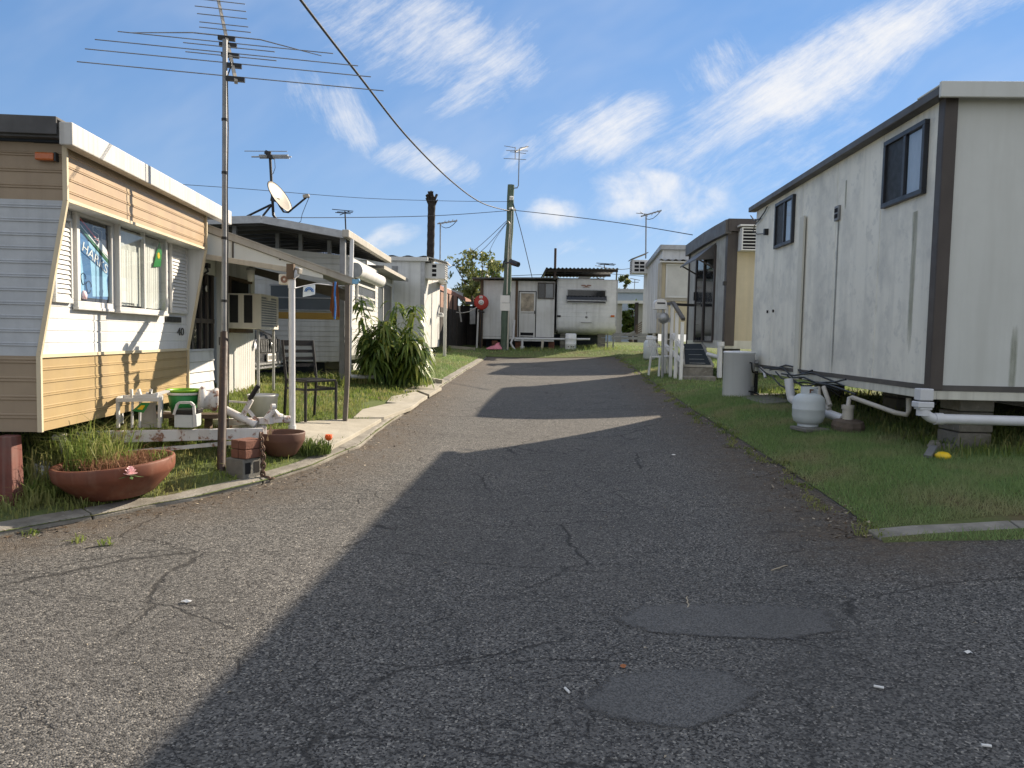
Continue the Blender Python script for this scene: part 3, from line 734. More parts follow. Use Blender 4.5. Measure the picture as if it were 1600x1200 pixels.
# rank, taller grass on the other verge and under the vans
under = lambda x, y: x > 3.6 and y > 5.6
parts = [
    blades('w', scatter(17000, -4.3, -1.7, 4.9, 9.2, lambda x, y: okl(x, y) and patchy(x, y) > .2), zl_, .052, .008, None, .9, .5, 2),
    blades('w', scatter(16000, -4.6, -1.3, 9.2, 15.0, lambda x, y: okl(x, y) and patchy(x, y) > .15), zl_, .055, .012, None, .9, .5, 2),
    blades('w', scatter(1800, -4.3, -2.6, 4.0, 5.2, lambda x, y: x < xl(y) - .2), zl_, .07, .008, None, .9, .5, 2),
    blades('w', scatter(5000, -7.5, -4.3, 3.6, 9.5, lambda x, y: patchy(x, y) > .1), zl_, .07, .011, None, 1.0, .5, 2),
    blades('w', scatter(5200, 3.75, 6.0, 6.1, 8.8, lambda x, y: random.random() < .75), zr_, .10, .010, None, 1.0, .5, 2),
    blades('w', scatter(2500, 3.8, 5.5, 8.8, 12.5, lambda x, y: True), zr_, .09, .012, None, 1.0, .5, 2),
]
V, Fc, R = merge(parts)
tag(np_mesh('weedy_grass', V, Fc, WEED, R), 'rank weedy grass with straw coloured blades on the verge and under the vans', 'grass', kind='stuff')
# straggling edge growth and chaff where lawn and kerb meet the asphalt
wob = lambda y: .07 * math.sin(y * 3.1) + .05 * math.sin(y * 7.7 + 1) + .04 * math.sin(y * 15.3)
pts = [(xr(y) - .02 + min(.12, max(-.20, wob(y))) - abs(random.gauss(0, .05)), y) for y in (random.uniform(YR, 24) ** 1.0 for _ in range(5200))]
pts = [p for p in pts if patchy(p[0] * 2, p[1] * 3) > .35 or random.random() < .25]
V, Fc, R = blades('e', pts, lambda x, y: zg(x, y), .030, .008, None, 1.6, .5, 2)
tag(np_mesh('edge_grass', V, Fc, WEED, R), 'straggling grass creeping over the asphalt along the lawn side', 'grass', kind='stuff')
def chaff(name, n, label, mats):
    mb = MB()
    for i in range(n):
        if random.random() < .6: y = YR + (15 - YR) * random.random() ** 1.5; x = xr(y) - abs(random.gauss(0, .22)) + .05
        else: y = 4.0 + 9 * random.random() ** 1.4; x = xl(y) + abs(random.gauss(0, .20)) - .04
        z = zg(x, y) + .004; s = random.uniform(.006, .020); t = random.uniform(0, 6.28); a = Vector((math.cos(t), math.sin(t), random.uniform(-.2, .5))) * s; b_ = Vector((-math.sin(t), math.cos(t), 0)) * s * random.uniform(.2, .6); p = Vector((x, y, z))
        mb.add([p - a * .2 - b_, p + a, p - a * .2 + b_, p - a], [(0, 1, 2, 3)])
    return tag(mb.build(name, mats, base=(0, 0, 0)), label, 'leaf litter', kind='stuff')
chaff('leaf_litter', 2200, 'dark brown leaf crumbs gathered along both edges of the asphalt', M('brown_leaf_crumbs', (.085, .055, .032), .9, 0, .5, 40))
chaff('straw_litter', 700, 'pale straw and cut grass gathered along both edges of the asphalt', STRAW)
def tuft(x, y, n, h, r, w, label, mat=WEED, z=None, name='grass_tuft', cat='grass tuft', lean=.8, group=None):
    pts = [(x + r * math.sqrt(random.random()) * math.cos(t), y + r * math.sqrt(random.random()) * math.sin(t)) for t in (random.uniform(0, 6.28) for _ in range(n))]
    zz = zg(x, y) if z is None else z
    V, Fc, R = blades('t', pts, lambda a, b: zz, h, w, None, lean, .35, 2)
    return tag(np_mesh(name, V, Fc, mat, R, base=(x, y, zz)), label, cat, group)

# ------------------------------------------------------------------ common small builders
def sash(name, fr, l0, l1, z0, z1, t, parent, frame, glass, mull=(.5,), fw=.035, d=.05, sub=None, rails=(), gk=.5):
    """window part: frame mesh with panes as sub-parts"""
    mb = MB()
    mb.box(fr, l0, l1, t, t + d, z0, z0 + fw).box(fr, l0, l1, t, t + d, z1 - fw, z1)
    mb.box(fr, l0, l0 + fw, t, t + d, z0 + fw, z1 - fw).box(fr, l1 - fw, l1, t, t + d, z0 + fw, z1 - fw)
    for k in mull: x = l0 + (l1 - l0) * k; mb.box(fr, x - fw / 2, x + fw / 2, t, t + d - .004, z0 + fw, z1 - fw)
    for k in rails: z = z0 + (z1 - z0) * k; mb.box(fr, l0 + fw, l1 - fw, t, t + d - .006, z - fw / 2, z + fw / 2)
    o = mb.build(name, frame, parent, bev=.004)
    xs = [l0 + fw] + [l0 + (l1 - l0) * k for k in mull] + [l1 - fw]; mats = glass if isinstance(glass, (list, tuple)) else [glass] * (len(xs) - 1)
    for a, b, g in zip(xs, xs[1:], mats):
        p = MB(); tt = t + d * gk; p.poly([fr.P(a, tt, z0 + fw), fr.P(b, tt, z0 + fw), fr.P(b, tt, z1 - fw), fr.P(a, tt, z1 - fw)]); p.build('pane', g, o)
    return o
def ac_box(fr, l0, l1, t0, t1, z0, z1, parent, label=None, louv=7, top=False, cols=2):
    """box air conditioner, its grille on the outer face"""
    root = thing('air_conditioner', fr.P((l0 + l1) / 2, (t0 + t1) / 2, z0), label, 'air conditioner') if parent is None else parent
    mb = MB(); mb.box(fr, l0, l1, t0, t1 - .03, z0, z1); mb.build('casing', ACW2, root, bev=.008)
    g = MB(); w = .022; g.box(fr, l0, l1, t1 - .029, t1, z0, z0 + w).box(fr, l0, l1, t1 - .029, t1, z1 - w, z1).box(fr, l0, l0 + w, t1 - .029, t1, z0 + w, z1 - w).box(fr, l1 - w, l1, t1 - .029, t1, z0 + w, z1 - w)
    for i in range(1, louv): z = z0 + (z1 - z0) * i / louv; g.box(fr, l0 + w, l1 - w, t1 - .024, t1 - .004, z - .008, z + .008)
    for i in range(1, cols): x = l0 + (l1 - l0) * i / cols; g.box(fr, x - .012, x + .012, t1 - .022, t1 - .002, z0 + w, z1 - w)
    g.build('grille', ACW2, root)
    k = MB(); k.box(fr, l0 + w, l1 - w, t1 - .0285, t1 - .026, z0 + w, z1 - w); k.build('grille_backing', DARKIN, root)
    return root
def end_grille(fr, l0, l1, t, z0, z1, root, rows=3, cols=2):
    mb = MB(); dz = (z1 - z0) / rows; dl = (l1 - l0) / cols
    for i in range(rows):
        for j in range(cols): mb.box(fr, l0 + dl * j + dl * .09, l0 + dl * (j + 1) - dl * .09, t, t + .006, z0 + dz * i + dz * .16, z0 + dz * (i + 1) - dz * .16)
    return mb.build('side_louvre', DARKIN, root)
def pier(name, c, w, d, z0, z1, mat, label, cat='pier', group=None):
    mb = MB(); n = max(1, round((z1 - z0) / .19)); h = (z1 - z0) / n
    for i in range(n): mb.cbox((c[0] + random.uniform(-.008, .008), c[1] + random.uniform(-.008, .008), z0 + h * (i + .5)), (w, d, h - .008), random.uniform(-.04, .04))
    o = mb.build(name, mat, base=(c[0], c[1], z0), bev=.012); return tag(o, label, cat, group)
def yagi(root, top, d, span, n, mat, boom_len, els=None, tilt=0., boom_r=.012, el_r=.005):
    """tv antenna head: boom along d, cross elements at right angles"""
    d = Vector(d).normalized(); cr = d.cross(Vector((0, 0, 1))).normalized()
    b = MB(); b.tube([top - d * boom_len / 2, top + d * boom_len / 2], boom_r, 6); bo = b.build('boom', mat, root)
    e = MB()
    for i in range(n):
        k = i / (n - 1); L = (els[i] if els else span * (1 - .45 * k)); p = top + d * boom_len * (k - .5)
        e.tube([p - cr * L / 2, p + cr * L / 2], el_r, 5)
    e.build('antenna_element', mat, root)

# ------------------------------------------------------------------ the long mildewed cabin on the right
RB = Fr((3.56, 6.30), (.041, 1), 1); RBL = 5.5
RBE = Fr((3.56, 6.30), (1, -.041), -1); RBW = 3.1
zt = at(1480, 152, 6.3).z; zk = RB.uv(1425, 600)[1]; zbot = RBE.uv(1500, 625)[1]
rb = thing('cabin', (3.56, 6.3, zg(4, 7)), 'long cream cabin with mildewed wall, dark brown corner trims and two high windows', 'cabin', None)
mb = MB(); mb.vprofile(RB, zk, zt, vgrooves(.0, RBL, 1.13, .008, .009)); mb.build('wall', CREAMW, rb)
mb = MB(); mb.vprofile(RBE, zk, zt, vgrooves(.0, RBW, .92, .003, .006)); mb.build('wall', CREAMP, rb)['label'] = 'cleaner pale grey end wall'
bk = Fr(RB.P(0, -RBW, 0), (.041, 1), -1); bk2 = Fr(RB.P(RBL, 0, 0), (1, -.041), 1)
mb = MB(); mb.box(bk, .01, RBL - .01, -.05, 0, zg(6, 8) - .3, zt).box(bk2, .01, RBW - .06, -.05, 0, zk, zt); mb.build('wall', CREAMP, rb)
mb = MB(); mb.box(RB, .02, RBL - .02, -RBW + .06, -.02, zk - .06, zk); mb.build('floor_frame', WOODD, rb)
mb = MB(); mb.box(RB, -.01, RBL, -.045, .012, zbot, zk - .035).box(RBE, .046, RBW, -.045, .010, zbot, zk - .035); mb.build('skirt', CREAMB, rb, bev=.004)
mb = MB(); mb.box(RB, -.005, RBL, .0, .018, zk - .035, zk + .012).box(RBE, .02, RBW, .0, .016, zk - .035, zk + .012); mb.build('flashing', BROWNF, rb)
l1 = RB.uv(1425, 590)[0]
mb = MB(); mb.box(RB, -.016, .078, .0, .022, zk - .03, zt); mb.build('corner_trim', BROWN, rb, bev=.004)
mb = MB(); mb.box(RBE, -.020, .085, .0, .026, zk - .03, zt); mb.build('corner_trim', BROWN, rb, bev=.004)
FLY = M('dark_flyscreen', (.018, .020, .022), .55, 0, .3, 6)
zf0, zf1 = zt - .005, at(1465, 131, 6.22).z
mb = MB(); mb.box(RB, -.10, RBL + .12, -.02, .10, zf0, zf1 - .012); mb.build('fascia', BROWNF, rb, bev=.008)
mb = MB(); mb.box(RBE, -.112, RBW + .1, .09, .125, zt - .035, zf1 + .012).box(RBE, -.1, RBW + .1, -.3, .09, zf1 - .012, zf1 + .004); mb.build('barge_flashing', CREAMP, rb, bev=.005)
mb = MB(); mb.box(RB, -.05, RBL + .1, -RBW - .1, .08, zf1 - .011, zf1 - .002); mb.build('roof', GALV, rb)
for pts in (((1386, 221), (1452, 185), (1442, 304), (1378, 326)), ((1214, 318), (1242, 303.5), (1238, 380), (1210, 389))):
    q = [RB.uv(u, v, .02) for u, v in pts]; a = min(q[1][0], q[2][0]); b = max(q[0][0], q[3][0]); a = (q[1][0] + q[2][0]) / 2; b = (q[0][0] + q[3][0]) / 2
    z1 = (q[0][1] + q[1][1]) / 2; z0 = (q[2][1] + q[3][1]) / 2
    w = sash('window', RB, a, b, z0, z1, .0, rb, DARKFR, [GLASS, FLY], (.47,), .045, .045)
    k = MB(); k.box(RB, a + .045, b - .045, .0015, .003, z0 + .045, z1 - .045); k.build('room_behind', DARKIN, w)
    c = MB(); c.vprofile(RB, z0 + .05, z1 - .05, [(a + .05 + (b - a) * .40 * i / 12, .005 + .003 * (i % 2)) for i in range(13)]); c.build('sheer_curtain', SHEER, w)
# rain and mildew runs down the wall, thin stained films with ragged edges
def stain_mat(name, col, amt, sx):
    mt = bpy.data.materials.new(name); mt.use_nodes = True; N = mt.node_tree.nodes; L = mt.node_tree.links; B = N['Principled BSDF']; B.inputs['Base Color'].default_value = (*col, 1); B.inputs['Roughness'].default_value = .8
    tc = N.new('ShaderNodeTexCoord'); mp = N.new('ShaderNodeMapping'); mp.inputs['Scale'].default_value = (sx, sx, 1.1); L.new(tc.outputs['Object'], mp.inputs[0])
    n = N.new('ShaderNodeTexNoise'); n.inputs['Scale'].default_value = 3.0; n.inputs['Detail'].default_value = 7; n.inputs['Roughness'].default_value = .7; L.new(mp.outputs[0], n.inputs['Vector'])
    e = N.new('ShaderNodeAttribute'); e.attribute_name = 'edge'
    a = N.new('ShaderNodeMath'); a.operation = 'MULTIPLY_ADD'; a.inputs[1].default_value = 1.0; L.new(n.outputs[0], a.inputs[0]); L.new(e.outputs['Fac'], a.inputs[2])
    r = N.new('ShaderNodeMapRange'); r.inputs[1].default_value = .95; r.inputs[2].default_value = 1.45; r.inputs[4].default_value = amt; L.new(a.outputs[0], r.inputs[0]); L.new(r.outputs[0], B.inputs['Alpha'])
    return mt
GRIME = stain_mat('grey_mildew_film', (.13, .135, .125), .55, 9); ALGAE = stain_mat('green_algae_film', (.20, .215, .14), .45, 9); SMEAR = stain_mat('smeared_mildew_film', (.22, .225, .21), .70, 2.5)
def stain(fr, l0, l1, z0, z1, mat, root, t=.003, name='mildew_stain', top=1.0, nz=8):
    ls = [l0, l0 * .7 + l1 * .3, l0 * .3 + l1 * .7, l1]; V = []; E_ = []
    for j in range(nz + 1):
        k = j / nz; f = min(1, 6 * k) * (min(1, 5 * (1 - k)) if top < 1 else 1)
        for i, l in enumerate(ls): V.append(tuple(fr.P(l, t, z0 + (z1 - z0) * k))); E_.append((.9 if 0 < i < 3 else .25) * (.35 + .65 * f))
    Fs = [(j * 4 + i, j * 4 + i + 1, j * 4 + i + 5, j * 4 + i + 4) for j in range(nz) for i in range(3)]
    o = np_mesh(name, V, Fs, mat, parent=root); a = o.data.attributes.new('edge', 'FLOAT', 'POINT'); a.data.foreach_set('value', E_)
for (ua, va, ub, vb, wd, m_) in ((1310, 345, 1300, 592, .075, GRIME), (1326, 280, 1318, 330, .06, ALGAE), (1432, 330, 1418, 560, .13, ALGAE)):
    la_, za_ = RB.uv(ua, va); lb__, zb__ = RB.uv(ub, vb); stain(RB, (la_ + lb__) / 2 - wd / 2, (la_ + lb__) / 2 + wd / 2, zb__, za_, m_, rb)
for (ua, va, ub, vb) in ():
    la_, za_ = RB.uv(ua, va); lb__, zb__ = RB.uv(ub, vb); stain(RB, min(la_, lb__), max(la_, lb__), zb__, za_, SMEAR, rb, .002, top=.5)
l_, z_ = RBE.uv(1583, 560); stain(RBE, l_ - .04, l_ + .04, z_ - .35, z_ + .3, ALGAE, rb, .003, top=.5)
# wall batten, vent, clips
lb, zb1 = RB.uv(1266, 335); lb0, zb0 = RB.uv(1246, 596)
mb = MB(); mb.box(RB, lb0 - .11, lb0 + .05, .0185, .045, zk - .12, zb1); mb.build('batten', CREAMB, rb, bev=.003)
lv_, zv0 = RB.uv(1310, 345); zv1 = RB.uv(1310, 322)[1]
mb = MB(); mb.box(RB, lv_ - .06, lv_ + .06, 0, .03, zv0, zv1); v_ = mb.build('wall_vent', GREYST, rb, bev=.006)
mb = MB(); mb.box(RB, lv_ - .04, lv_ + .04, .03, .036, zv0 + .03, (zv0 + zv1) / 2 - .01).box(RB, lv_ - .04, lv_ + .04, .03, .036, (zv0 + zv1) / 2 + .01, zv1 - .03); mb.build('vent_slot', DARKIN, v_)
for u, v in ((1200, 487), (1209, 486)):
    l, z = RB.uv(u, v); mb = MB(); mb.box(RB, l - .012, l + .012, 0, .02, z - .02, z + .02); mb.build('wall_clip', BLACK, rb)
# dangling lead
pth = [RB.P(*(lambda q: (q[0], .03, q[1]))(RB.uv(u, v))) for u, v in ((1176, 337), (1182, 345), (1190, 342), (1198, 331), (1202, 323))]
mb = MB(); mb.tube(pth, .010, 6); pth = [RB.P(*(lambda q: (q[0], .03, q[1]))(RB.uv(u, v))) for u, v in ((1192, 341), (1182, 352), (1180, 361), (1186, 366), (1196, 365), (1201, 361))]
mb.tube(pth, .007, 6); l, z = RB.uv(1200, 362); mb.box(RB, l - .03, l + .03, .0, .06, z - .05, z + .04); tag(mb.build('power_lead', BLACK), 'black lead dangling under the eave of the long mildewed cabin', 'cable')
# downpipe at the corner
c0 = Fr(RB.P(-.06, .045, 0), (1, -.0215), -1); zc = RB.uv(1430, 610, .05)[1]; zh = at(1440, 655, 6.2).z
cp = RB.P(-.04, .075, 0)
dp = thing('drain_pipe', (cp.x, cp.y, zh - .1), 'white pvc drainpipe turning along the foot of the long cabin end wall', 'drainpipe')
mb = MB(); mb.cbox((cp.x, cp.y, zc - .02), (.115, .10, .10)).cbox((cp.x - .005, cp.y, zc - .105), (.135, .115, .05)).cbox((cp.x, cp.y, zc - .14), (.11, .10, .02)); mb.build('collar', PVC, dp, bev=.008)
e = []
for i in range(7): t = math.pi / 2 * i / 6; e.append((cp.x + .11 * (1 - math.cos(t)), cp.y - .0 * i, zh + .11 * (1 - math.sin(t))))
mb = MB(); mb.tube([(cp.x, cp.y, zc - .1)] + e + [(cp.x + 3.2, cp.y - .07, zh - .015)], .043, 12); mb.build('pipe', PVC, dp)
for a_, b_, r_ in (((cp.x, cp.y, zc - .15), (cp.x, cp.y, zc - .2), .052), ((cp.x + .10, cp.y, zh), (cp.x + .17, cp.y, zh), .05)): mb = MB(); mb.tube([a_, b_], r_, 12); mb.build('pipe_socket', PVC, dp)
# piers under it
pq = at(1506, 700, 6.75); pier('pier', (pq.x, pq.y, 0), .30, .34, zg(pq.x, pq.y) - .05, zk - .05, CONC, 'cracked concrete pier under the near end of the long mildewed cabin', group=None)
for i, yy in enumerate((8.9, 11.0)): pier('pier', (4.7, yy, 0), .32, .34, zg(4.7, yy) - .05, zk - .05, CONCD, 'dark block pier deep under the floor of the long mildewed cabin', group='dark piers under the long cabin')
mb = MB(); pk = at(1480, 700, 6.6); base = zg(pk.x, pk.y)
for k in range(9):
    r = random.uniform(.03, .07); mb.lathe((pk.x + random.uniform(-.12, .06), pk.y + random.uniform(-.05, .05), base + random.uniform(-.02, .03)), [(0, -r * .7), (r, -r * .3), (r * .9, r * .4), (r * .4, r * .75), (0, r * .8)], 6, Matrix.Rotation(random.uniform(0, 3), 3, 'X'), False)
tag(mb.build('rubble', CONC), 'broken concrete rubble against the cracked pier', 'rubble', kind='stuff')
# waste pipes beneath
w = thing('waste_pipe', at(1325, 662, 7.7), 'grimy cream waste pipe running to a capped riser under the long cabin', 'waste pipe')
A = at(1232, 592, 8.75); B = at(1236, 622, 8.7); C_ = at(1258, 634, 8.5); D = at(1318, 655, 7.75)
mb = MB(); mb.tube([A, A.lerp(B, .8), B, B.lerp(C_, .5) + Vector((0, 0, -.02)), C_, D], .05, 12); mb.build('pipe', PVC, w)
R0 = at(1325, 662, 7.7); R1 = at(1325, 636, 7.7)
mb = MB(); mb.tube([R0 - Vector((0, 0, .1)), R1], .055, 12).tube([R1 - Vector((0, 0, .02)), R1 + Vector((0, 0, .02))], .063, 12); mb.build('riser', PVCD, w)
mb = MB(); mb.tube([R1, at(1327, 622, 7.72), at(1332, 621, 7.7), at(1400, 645, 7.0), at(1417, 648, 6.9), at(1420, 640, 6.9), at(1420, 622, 6.9)], .024, 8).tube([at(1278, 605, 8.3), at(1280, 622, 8.25), at(1296, 640, 8.0)], .028, 8).tube([at(1287, 605, 8.2), at(1297, 634, 8.0)], .026, 8); mb.build('branch_pipe', PVCD, w)
mb = MB(); mb.lathe(R0 - Vector((0, 0, .02)), [(0, -.1), (.15, -.08), (.165, 0), (.15, .05), (.08, .07), (0, .07)], 11, Matrix.Rotation(.08, 3, 'X'), False); o = tag(mb.build('stone', ROCK), 'flat brown stone at the foot of the capped riser', 'stone')
# gas bottle
G = on(1262, 670); G.z += .02
gb = thing('gas_bottle', G, 'pale grey gas bottle standing on the grass by the long cabin', 'gas bottle')
r = .165
mb = MB(); mb.lathe(G + Vector((0, 0, .03)), [(.0, 0), (r * .6, .0), (r * .9, .035), (r, .09), (r, .155), (r * 1.015, .16), (r * 1.015, .168), (r, .173), (r, .24), (r * .93, .285), (r * .72, .318), (r * .35, .334), (0, .337)], 28); mb.build('body', GASG, gb)
mb = MB(); mb.lathe(G, [(r * .62, -.02), (r * .64, -.02), (r * .64, .04), (r * .62, .04)], 20); mb.build('foot_ring', GASG, gb)
mb = MB(); zc_ = G.z + .355; n = 26
for i in range(n):
    t0, t1 = 2 * math.pi * i / n, 2 * math.pi * (i + 1) / n; tm = (t0 + t1) / 2 + math.pi / 2 - .25
    op = abs(math.atan2(math.sin(tm), math.cos(tm))) < .55
    for a, b in (((0, .03), (.085, .105)) if op else ((0, .105),)):
        P_ = [Vector((G.x + q * math.cos(t), G.y + q * math.sin(t), zc_ - .03 + z)) for z in (a, b) for (q, t) in ((.082, t0), (.082, t1), (.088, t1), (.088, t0))]
        mb.hexa(P_)
mb.build('collar', GASG, gb)
mb = MB(); mb.tube([G + Vector((0, 0, .36)), G + Vector((0, 0, .42))], .018, 8).tube([G + Vector((-.03, -.04, .40)), G + Vector((.05, .04, .40))], .014, 8); mb.build('valve', COPPER, gb)
mb = MB(); mb.cbox((G.x - .02, G.y - .1, zg(G.x, G.y) + .01), (.28, .3, .04), .2); tag(mb.build('paver', CONCD, bev=.01), 'grey paver under the gas bottle', 'paver')
mb = MB(); g2 = at(1330, 668, 7.6); 
mb.prism([Vector((p.x, p.y, zg(p.x, p.y) + .03)) for p in (at(1150, 622, 11.6), at(1235, 628, 11.3), at(1250, 640, 10.2), at(1195, 645, 10.0), at(1170, 632, 10.6))], (0, 0, -.08)); tag(mb.build('concrete_pad', CONCD, bev=.01), 'dark concrete pad beside the white water heater', 'concrete pad')
# water heater
Hh = at(1152.5, 625, 11.35)
hw = thing('water_heater', Hh, 'white cylindrical water heater on a slab at the far end of the long cabin', 'water heater'); ztop = at(1152, 549, 11.35).z; r = .232
mb = MB(); mb.lathe(Hh, [(r * .98, .03), (r, .035), (r, ztop - Hh.z - .03), (r * 1.02, ztop - Hh.z - .028), (r * 1.02, ztop - Hh.z - .008), (r * .95, ztop - Hh.z), (0, ztop - Hh.z + .012)], 36); mb.build('tank', HEATW, hw)
mb = MB(); mb.lathe(Hh, [(r * .96, .0), (r * .98, .03)], 30); mb.build('base_ring', ACW, hw)
Hd = lambda a, z, k=1.0: Vector((Hh.x + r * k * math.sin(a), Hh.y - r * k * math.cos(a), Hh.z + z))
mb = MB(); mb.tube([Hd(.45, .58, .95), Hd(.45, .58, 1.15), Hd(.45, .50, 1.18), Hd(.55, .44, 1.15), Hd(1.0, .42, 1.15), Hd(1.6, .42, 1.25)], .012, 6).tube([Hd(.45, .15, .95), Hd(.45, .15, 1.15), Hd(.7, .14, 1.2), Hd(1.2, .10, 1.3), Hd(1.7, .0, 1.6)], .012, 6).tube([Hd(1.35, .45, 1.1), Hd(1.35, .1, 1.12)], .03, 8); mb.build('hose', BLACK, hw)
mb = MB(); mb.tube([Hd(1.0, .58, .95), Hd(1.0, .58, 1.25)], .022, 8).tube([Hd(.95, .6, 1.15), Hd(1.05, .6, 1.15)], .03, 8); mb.build('valve', GREYST, hw)
f3 = Fr(Hd(.75, 0, 1.0), (math.cos(.75), math.sin(.75)), -1)
mb = MB(); mb.box(f3, -.05, .05, .0, .01, Hh.z + .09, Hh.z + .22); mb.build('rating_plate', GREYST, hw)
mb = MB(); mb.cbox((Hh.x + .05, Hh.y, Hh.z - .03), (.62, .6, .06), .05); tag(mb.build('slab', CONCD, base=(Hh.x, Hh.y, Hh.z - .06), bev=.01), 'square concrete slab beneath the white water heater', 'slab')
# loose pipes, cables under the cabin edge
mb = MB()
for i in range(7):
    a = at(1185 + i * 9, 572 + i * 3, 11.0 - i * .3); pts = [a]
    for k in range(5): a = a + Vector((random.uniform(-.06, .10), -.35, random.uniform(-.12, .06))); pts.append(a)
    mb.tube(pts, .011, 5)
tag(mb.build('hose_bundle', BLACK), 'tangle of black hoses under the edge of the long cabin', 'hoses')
mb = MB(); mb.tube([at(1188, 575, 11.1), at(1194, 582, 11.0), at(1196, 590, 10.95)], .022, 8); tag(mb.build('drain_pipe', PVC), 'short white drain stub by the water heater', 'drainpipe')
y_ = on(1473, 718)
mb = MB(); mb.lathe(y_ + Vector((0, 0, .03)), [(0, -.035), (.045, -.03), (.062, -.008), (.062, .008), (.04, .03), (.012, .036), (0, .03)], 16); tag(mb.build('ball', YELL), 'small yellow plastic lid lying in the grass near the cracked pier', 'plastic lid')
q = on(1455, 716); q.z += .03; mb = MB(); mb.bar(q + Vector((-.06, -.05, -.01)), q + Vector((.06, .08, .06)), .06, .025); tag(mb.build('plank_offcut', GREYST), 'grey timber offcut leaning in the grass beside the yellow lid', 'offcut')

# ------------------------------------------------------------------ brown and cream cabin with the sliding door
BC = Fr((4.28, 15.0), (.03, 1), 1); BCL = 3.75; BCE = Fr((4.28, 15.0), (1, -.03), -1); BCW = 3.0
z1 = at(1133, 362, 15.0).z; z0 = at(1130, 532, 15.0).z; z00 = at(1150, 545, 15.0).z
bc = thing('cabin', (4.28, 15.0, zg(4.5, 16)), 'grey lichened cabin with brown corner, cream end wall and a glass sliding door', 'cabin')
mb = MB(); mb.vprofile(BC, z0, z1, [(0, 0), (BCL, 0)]); mb.build('wall', GREYC, bc)
mb = MB(); mb.vprofile(BCE, z0, z1 + .02, [(0, 0), (BCW, 0)]); mb.build('wall', YELLOWC, bc)['label'] = 'yellowed cream end wall'
mb = MB(); mb.box(BC, .05, BCL, -BCW, -BCW + .05, z0, z1).box(BC, BCL - .05, BCL, -BCW + .05, -.01, z0, z1).box(BC, .03, BCL - .06, -BCW + .06, -.03, z0 - .1, z0 - .04); mb.build('wall', GREYC, bc)
mb = MB(); mb.box(BC, -.01, BCL, -.04, .012, z00, z0).box(BCE, .041, BCW, -.04, .01, z00, z0); mb.build('skirt', CREAMB, bc)
mb = MB(); mb.box(BC, -.02, .14, 0, .03, z00 + .06, z1); mb.build('corner_trim', BROWN, bc, bev=.005)
mb = MB(); mb.box(BCE, -.03, .17, .0, .03, z00 + .06, z1); mb.build('corner_trim', BROWN, bc, bev=.005)
mb = MB(); mb.box(BC, BCL - .06, BCL + .02, 0, .03, z00, z1); mb.build('corner_trim', BROWN, bc)
zr0, zr1 = at(1133, 362, 15.0).z - .03, at(1132, 341, 14.9).z
mb = MB(); pr = []
for k in (0, .25, .5, .75, 1.0): pr.append((-.1 + (BCL + .2) * k, zr1 - .02 + (.025 * math.sin(math.pi * k)) - .02 * k ** 2))
mb.prism([BC.P(l, .10, z) for l, z in pr] + [BC.P(l, .10, z - (zr1 - zr0)) for l, z in pr[::-1]], BC.n * -.12); mb.build('fascia', BROWNF, bc, bev=.006)
mb = MB(); mb.box(BCE, -.05, BCW + .1, .0, .12, zr0 + .03, zr1 - .005); mb.build('barge_flashing', BROWN, bc)
mb = MB(); mb.box(BC, -.08, BCL + .08, -BCW - .1, -.021, z1 + .02, z1 + .06); mb.build('roof', GALV, bc)
la, za = BC.uv(1117, 400, .02); lb_, _ = BC.uv(1089, 400, .02); zd0 = BC.uv(1100, 532, .02)[1]; zd1 = BC.uv(1105, 394, .02)[1]
d = MB(); d.box(BC, la - .06, lb_ + .02, .0, .04, zd0 - .04, zd0).box(BC, la - .06, lb_ + .02, .0, .04, zd1, zd1 + .06).box(BC, la - .06, la, 0, .04, zd0, zd1).box(BC, lb_ - .04, lb_ + .02, 0, .04, zd0, zd1).box(BC, (la + lb_) / 2 - .04, (la + lb_) / 2 + .04, 0, .05, zd0, zd1)
dr = d.build('sliding_door', BROWN, bc, bev=.004)
for a, b in ((la, (la + lb_) / 2 - .04), ((la + lb_) / 2 + .04, lb_ - .04)):
    p = MB(); p.box(BC, a, b, .012, .02, zd0, zd1); p.build('pane', DGLASS, dr)
p = MB(); p.box(BC, lb_ - .03, lb_ + .0, .04, .07, zd0 + .95, zd0 + 1.15); p.build('handle', BLACK, dr)
la2, zw1 = BC.uv(1118, 382, .02); lb2 = BC.uv(1082, 405, .02)[0]
aw = MB(); lb2 = lb_ - .05; TA = .42; P_ = [BC.P(la2, .01, zw1), BC.P(lb2, .01, zw1 - .02), BC.P(lb2, TA, zw1 - .34), BC.P(la2, TA, zw1 - .34)]
aw.prism(P_, (0, 0, .035)); aw.prism([BC.P(la2, .01, zw1), BC.P(la2, TA, zw1 - .34), BC.P(la2, .01, zw1 - .30)], BC.a * .02); a_ = aw.build('door_awning', BROWNF, bc)
k = MB()
for l in (la2 + .05, lb2 - .05): k.bar(BC.P(l, .02, zw1 - .5), BC.P(l, TA - .05, zw1 - .31), .03, .03).bar(BC.P(l, .02, zw1 - .05), BC.P(l, .02, zw1 - .55), .03, .03)
k.build('awning_bracket', BROWN, a_)
q = [BCE.uv(u, v, .2) for u, v in ((1158, 352), (1174, 392))]
ac_box(BCE, q[0][0], q[0][0] + .62, -.05, .30, q[1][1], q[0][1] - .05, None, 'white air conditioner under a small hood on the yellowed cream end wall')
mb = MB(); mb.box(BCE, q[0][0] - .05, q[0][0] + .66, .0, .34, q[0][1] - .03, q[0][1]); tag(mb.build('hood', ACW2), 'small metal hood above the air conditioner on the cream wall', 'hood')
l, z = BC.uv(1136, 442, .04); mb = MB(); mb.cbox(BC.P(.0, .05, z), (.07, .07, .08)); mb.build('clamp', BLACK, bc)
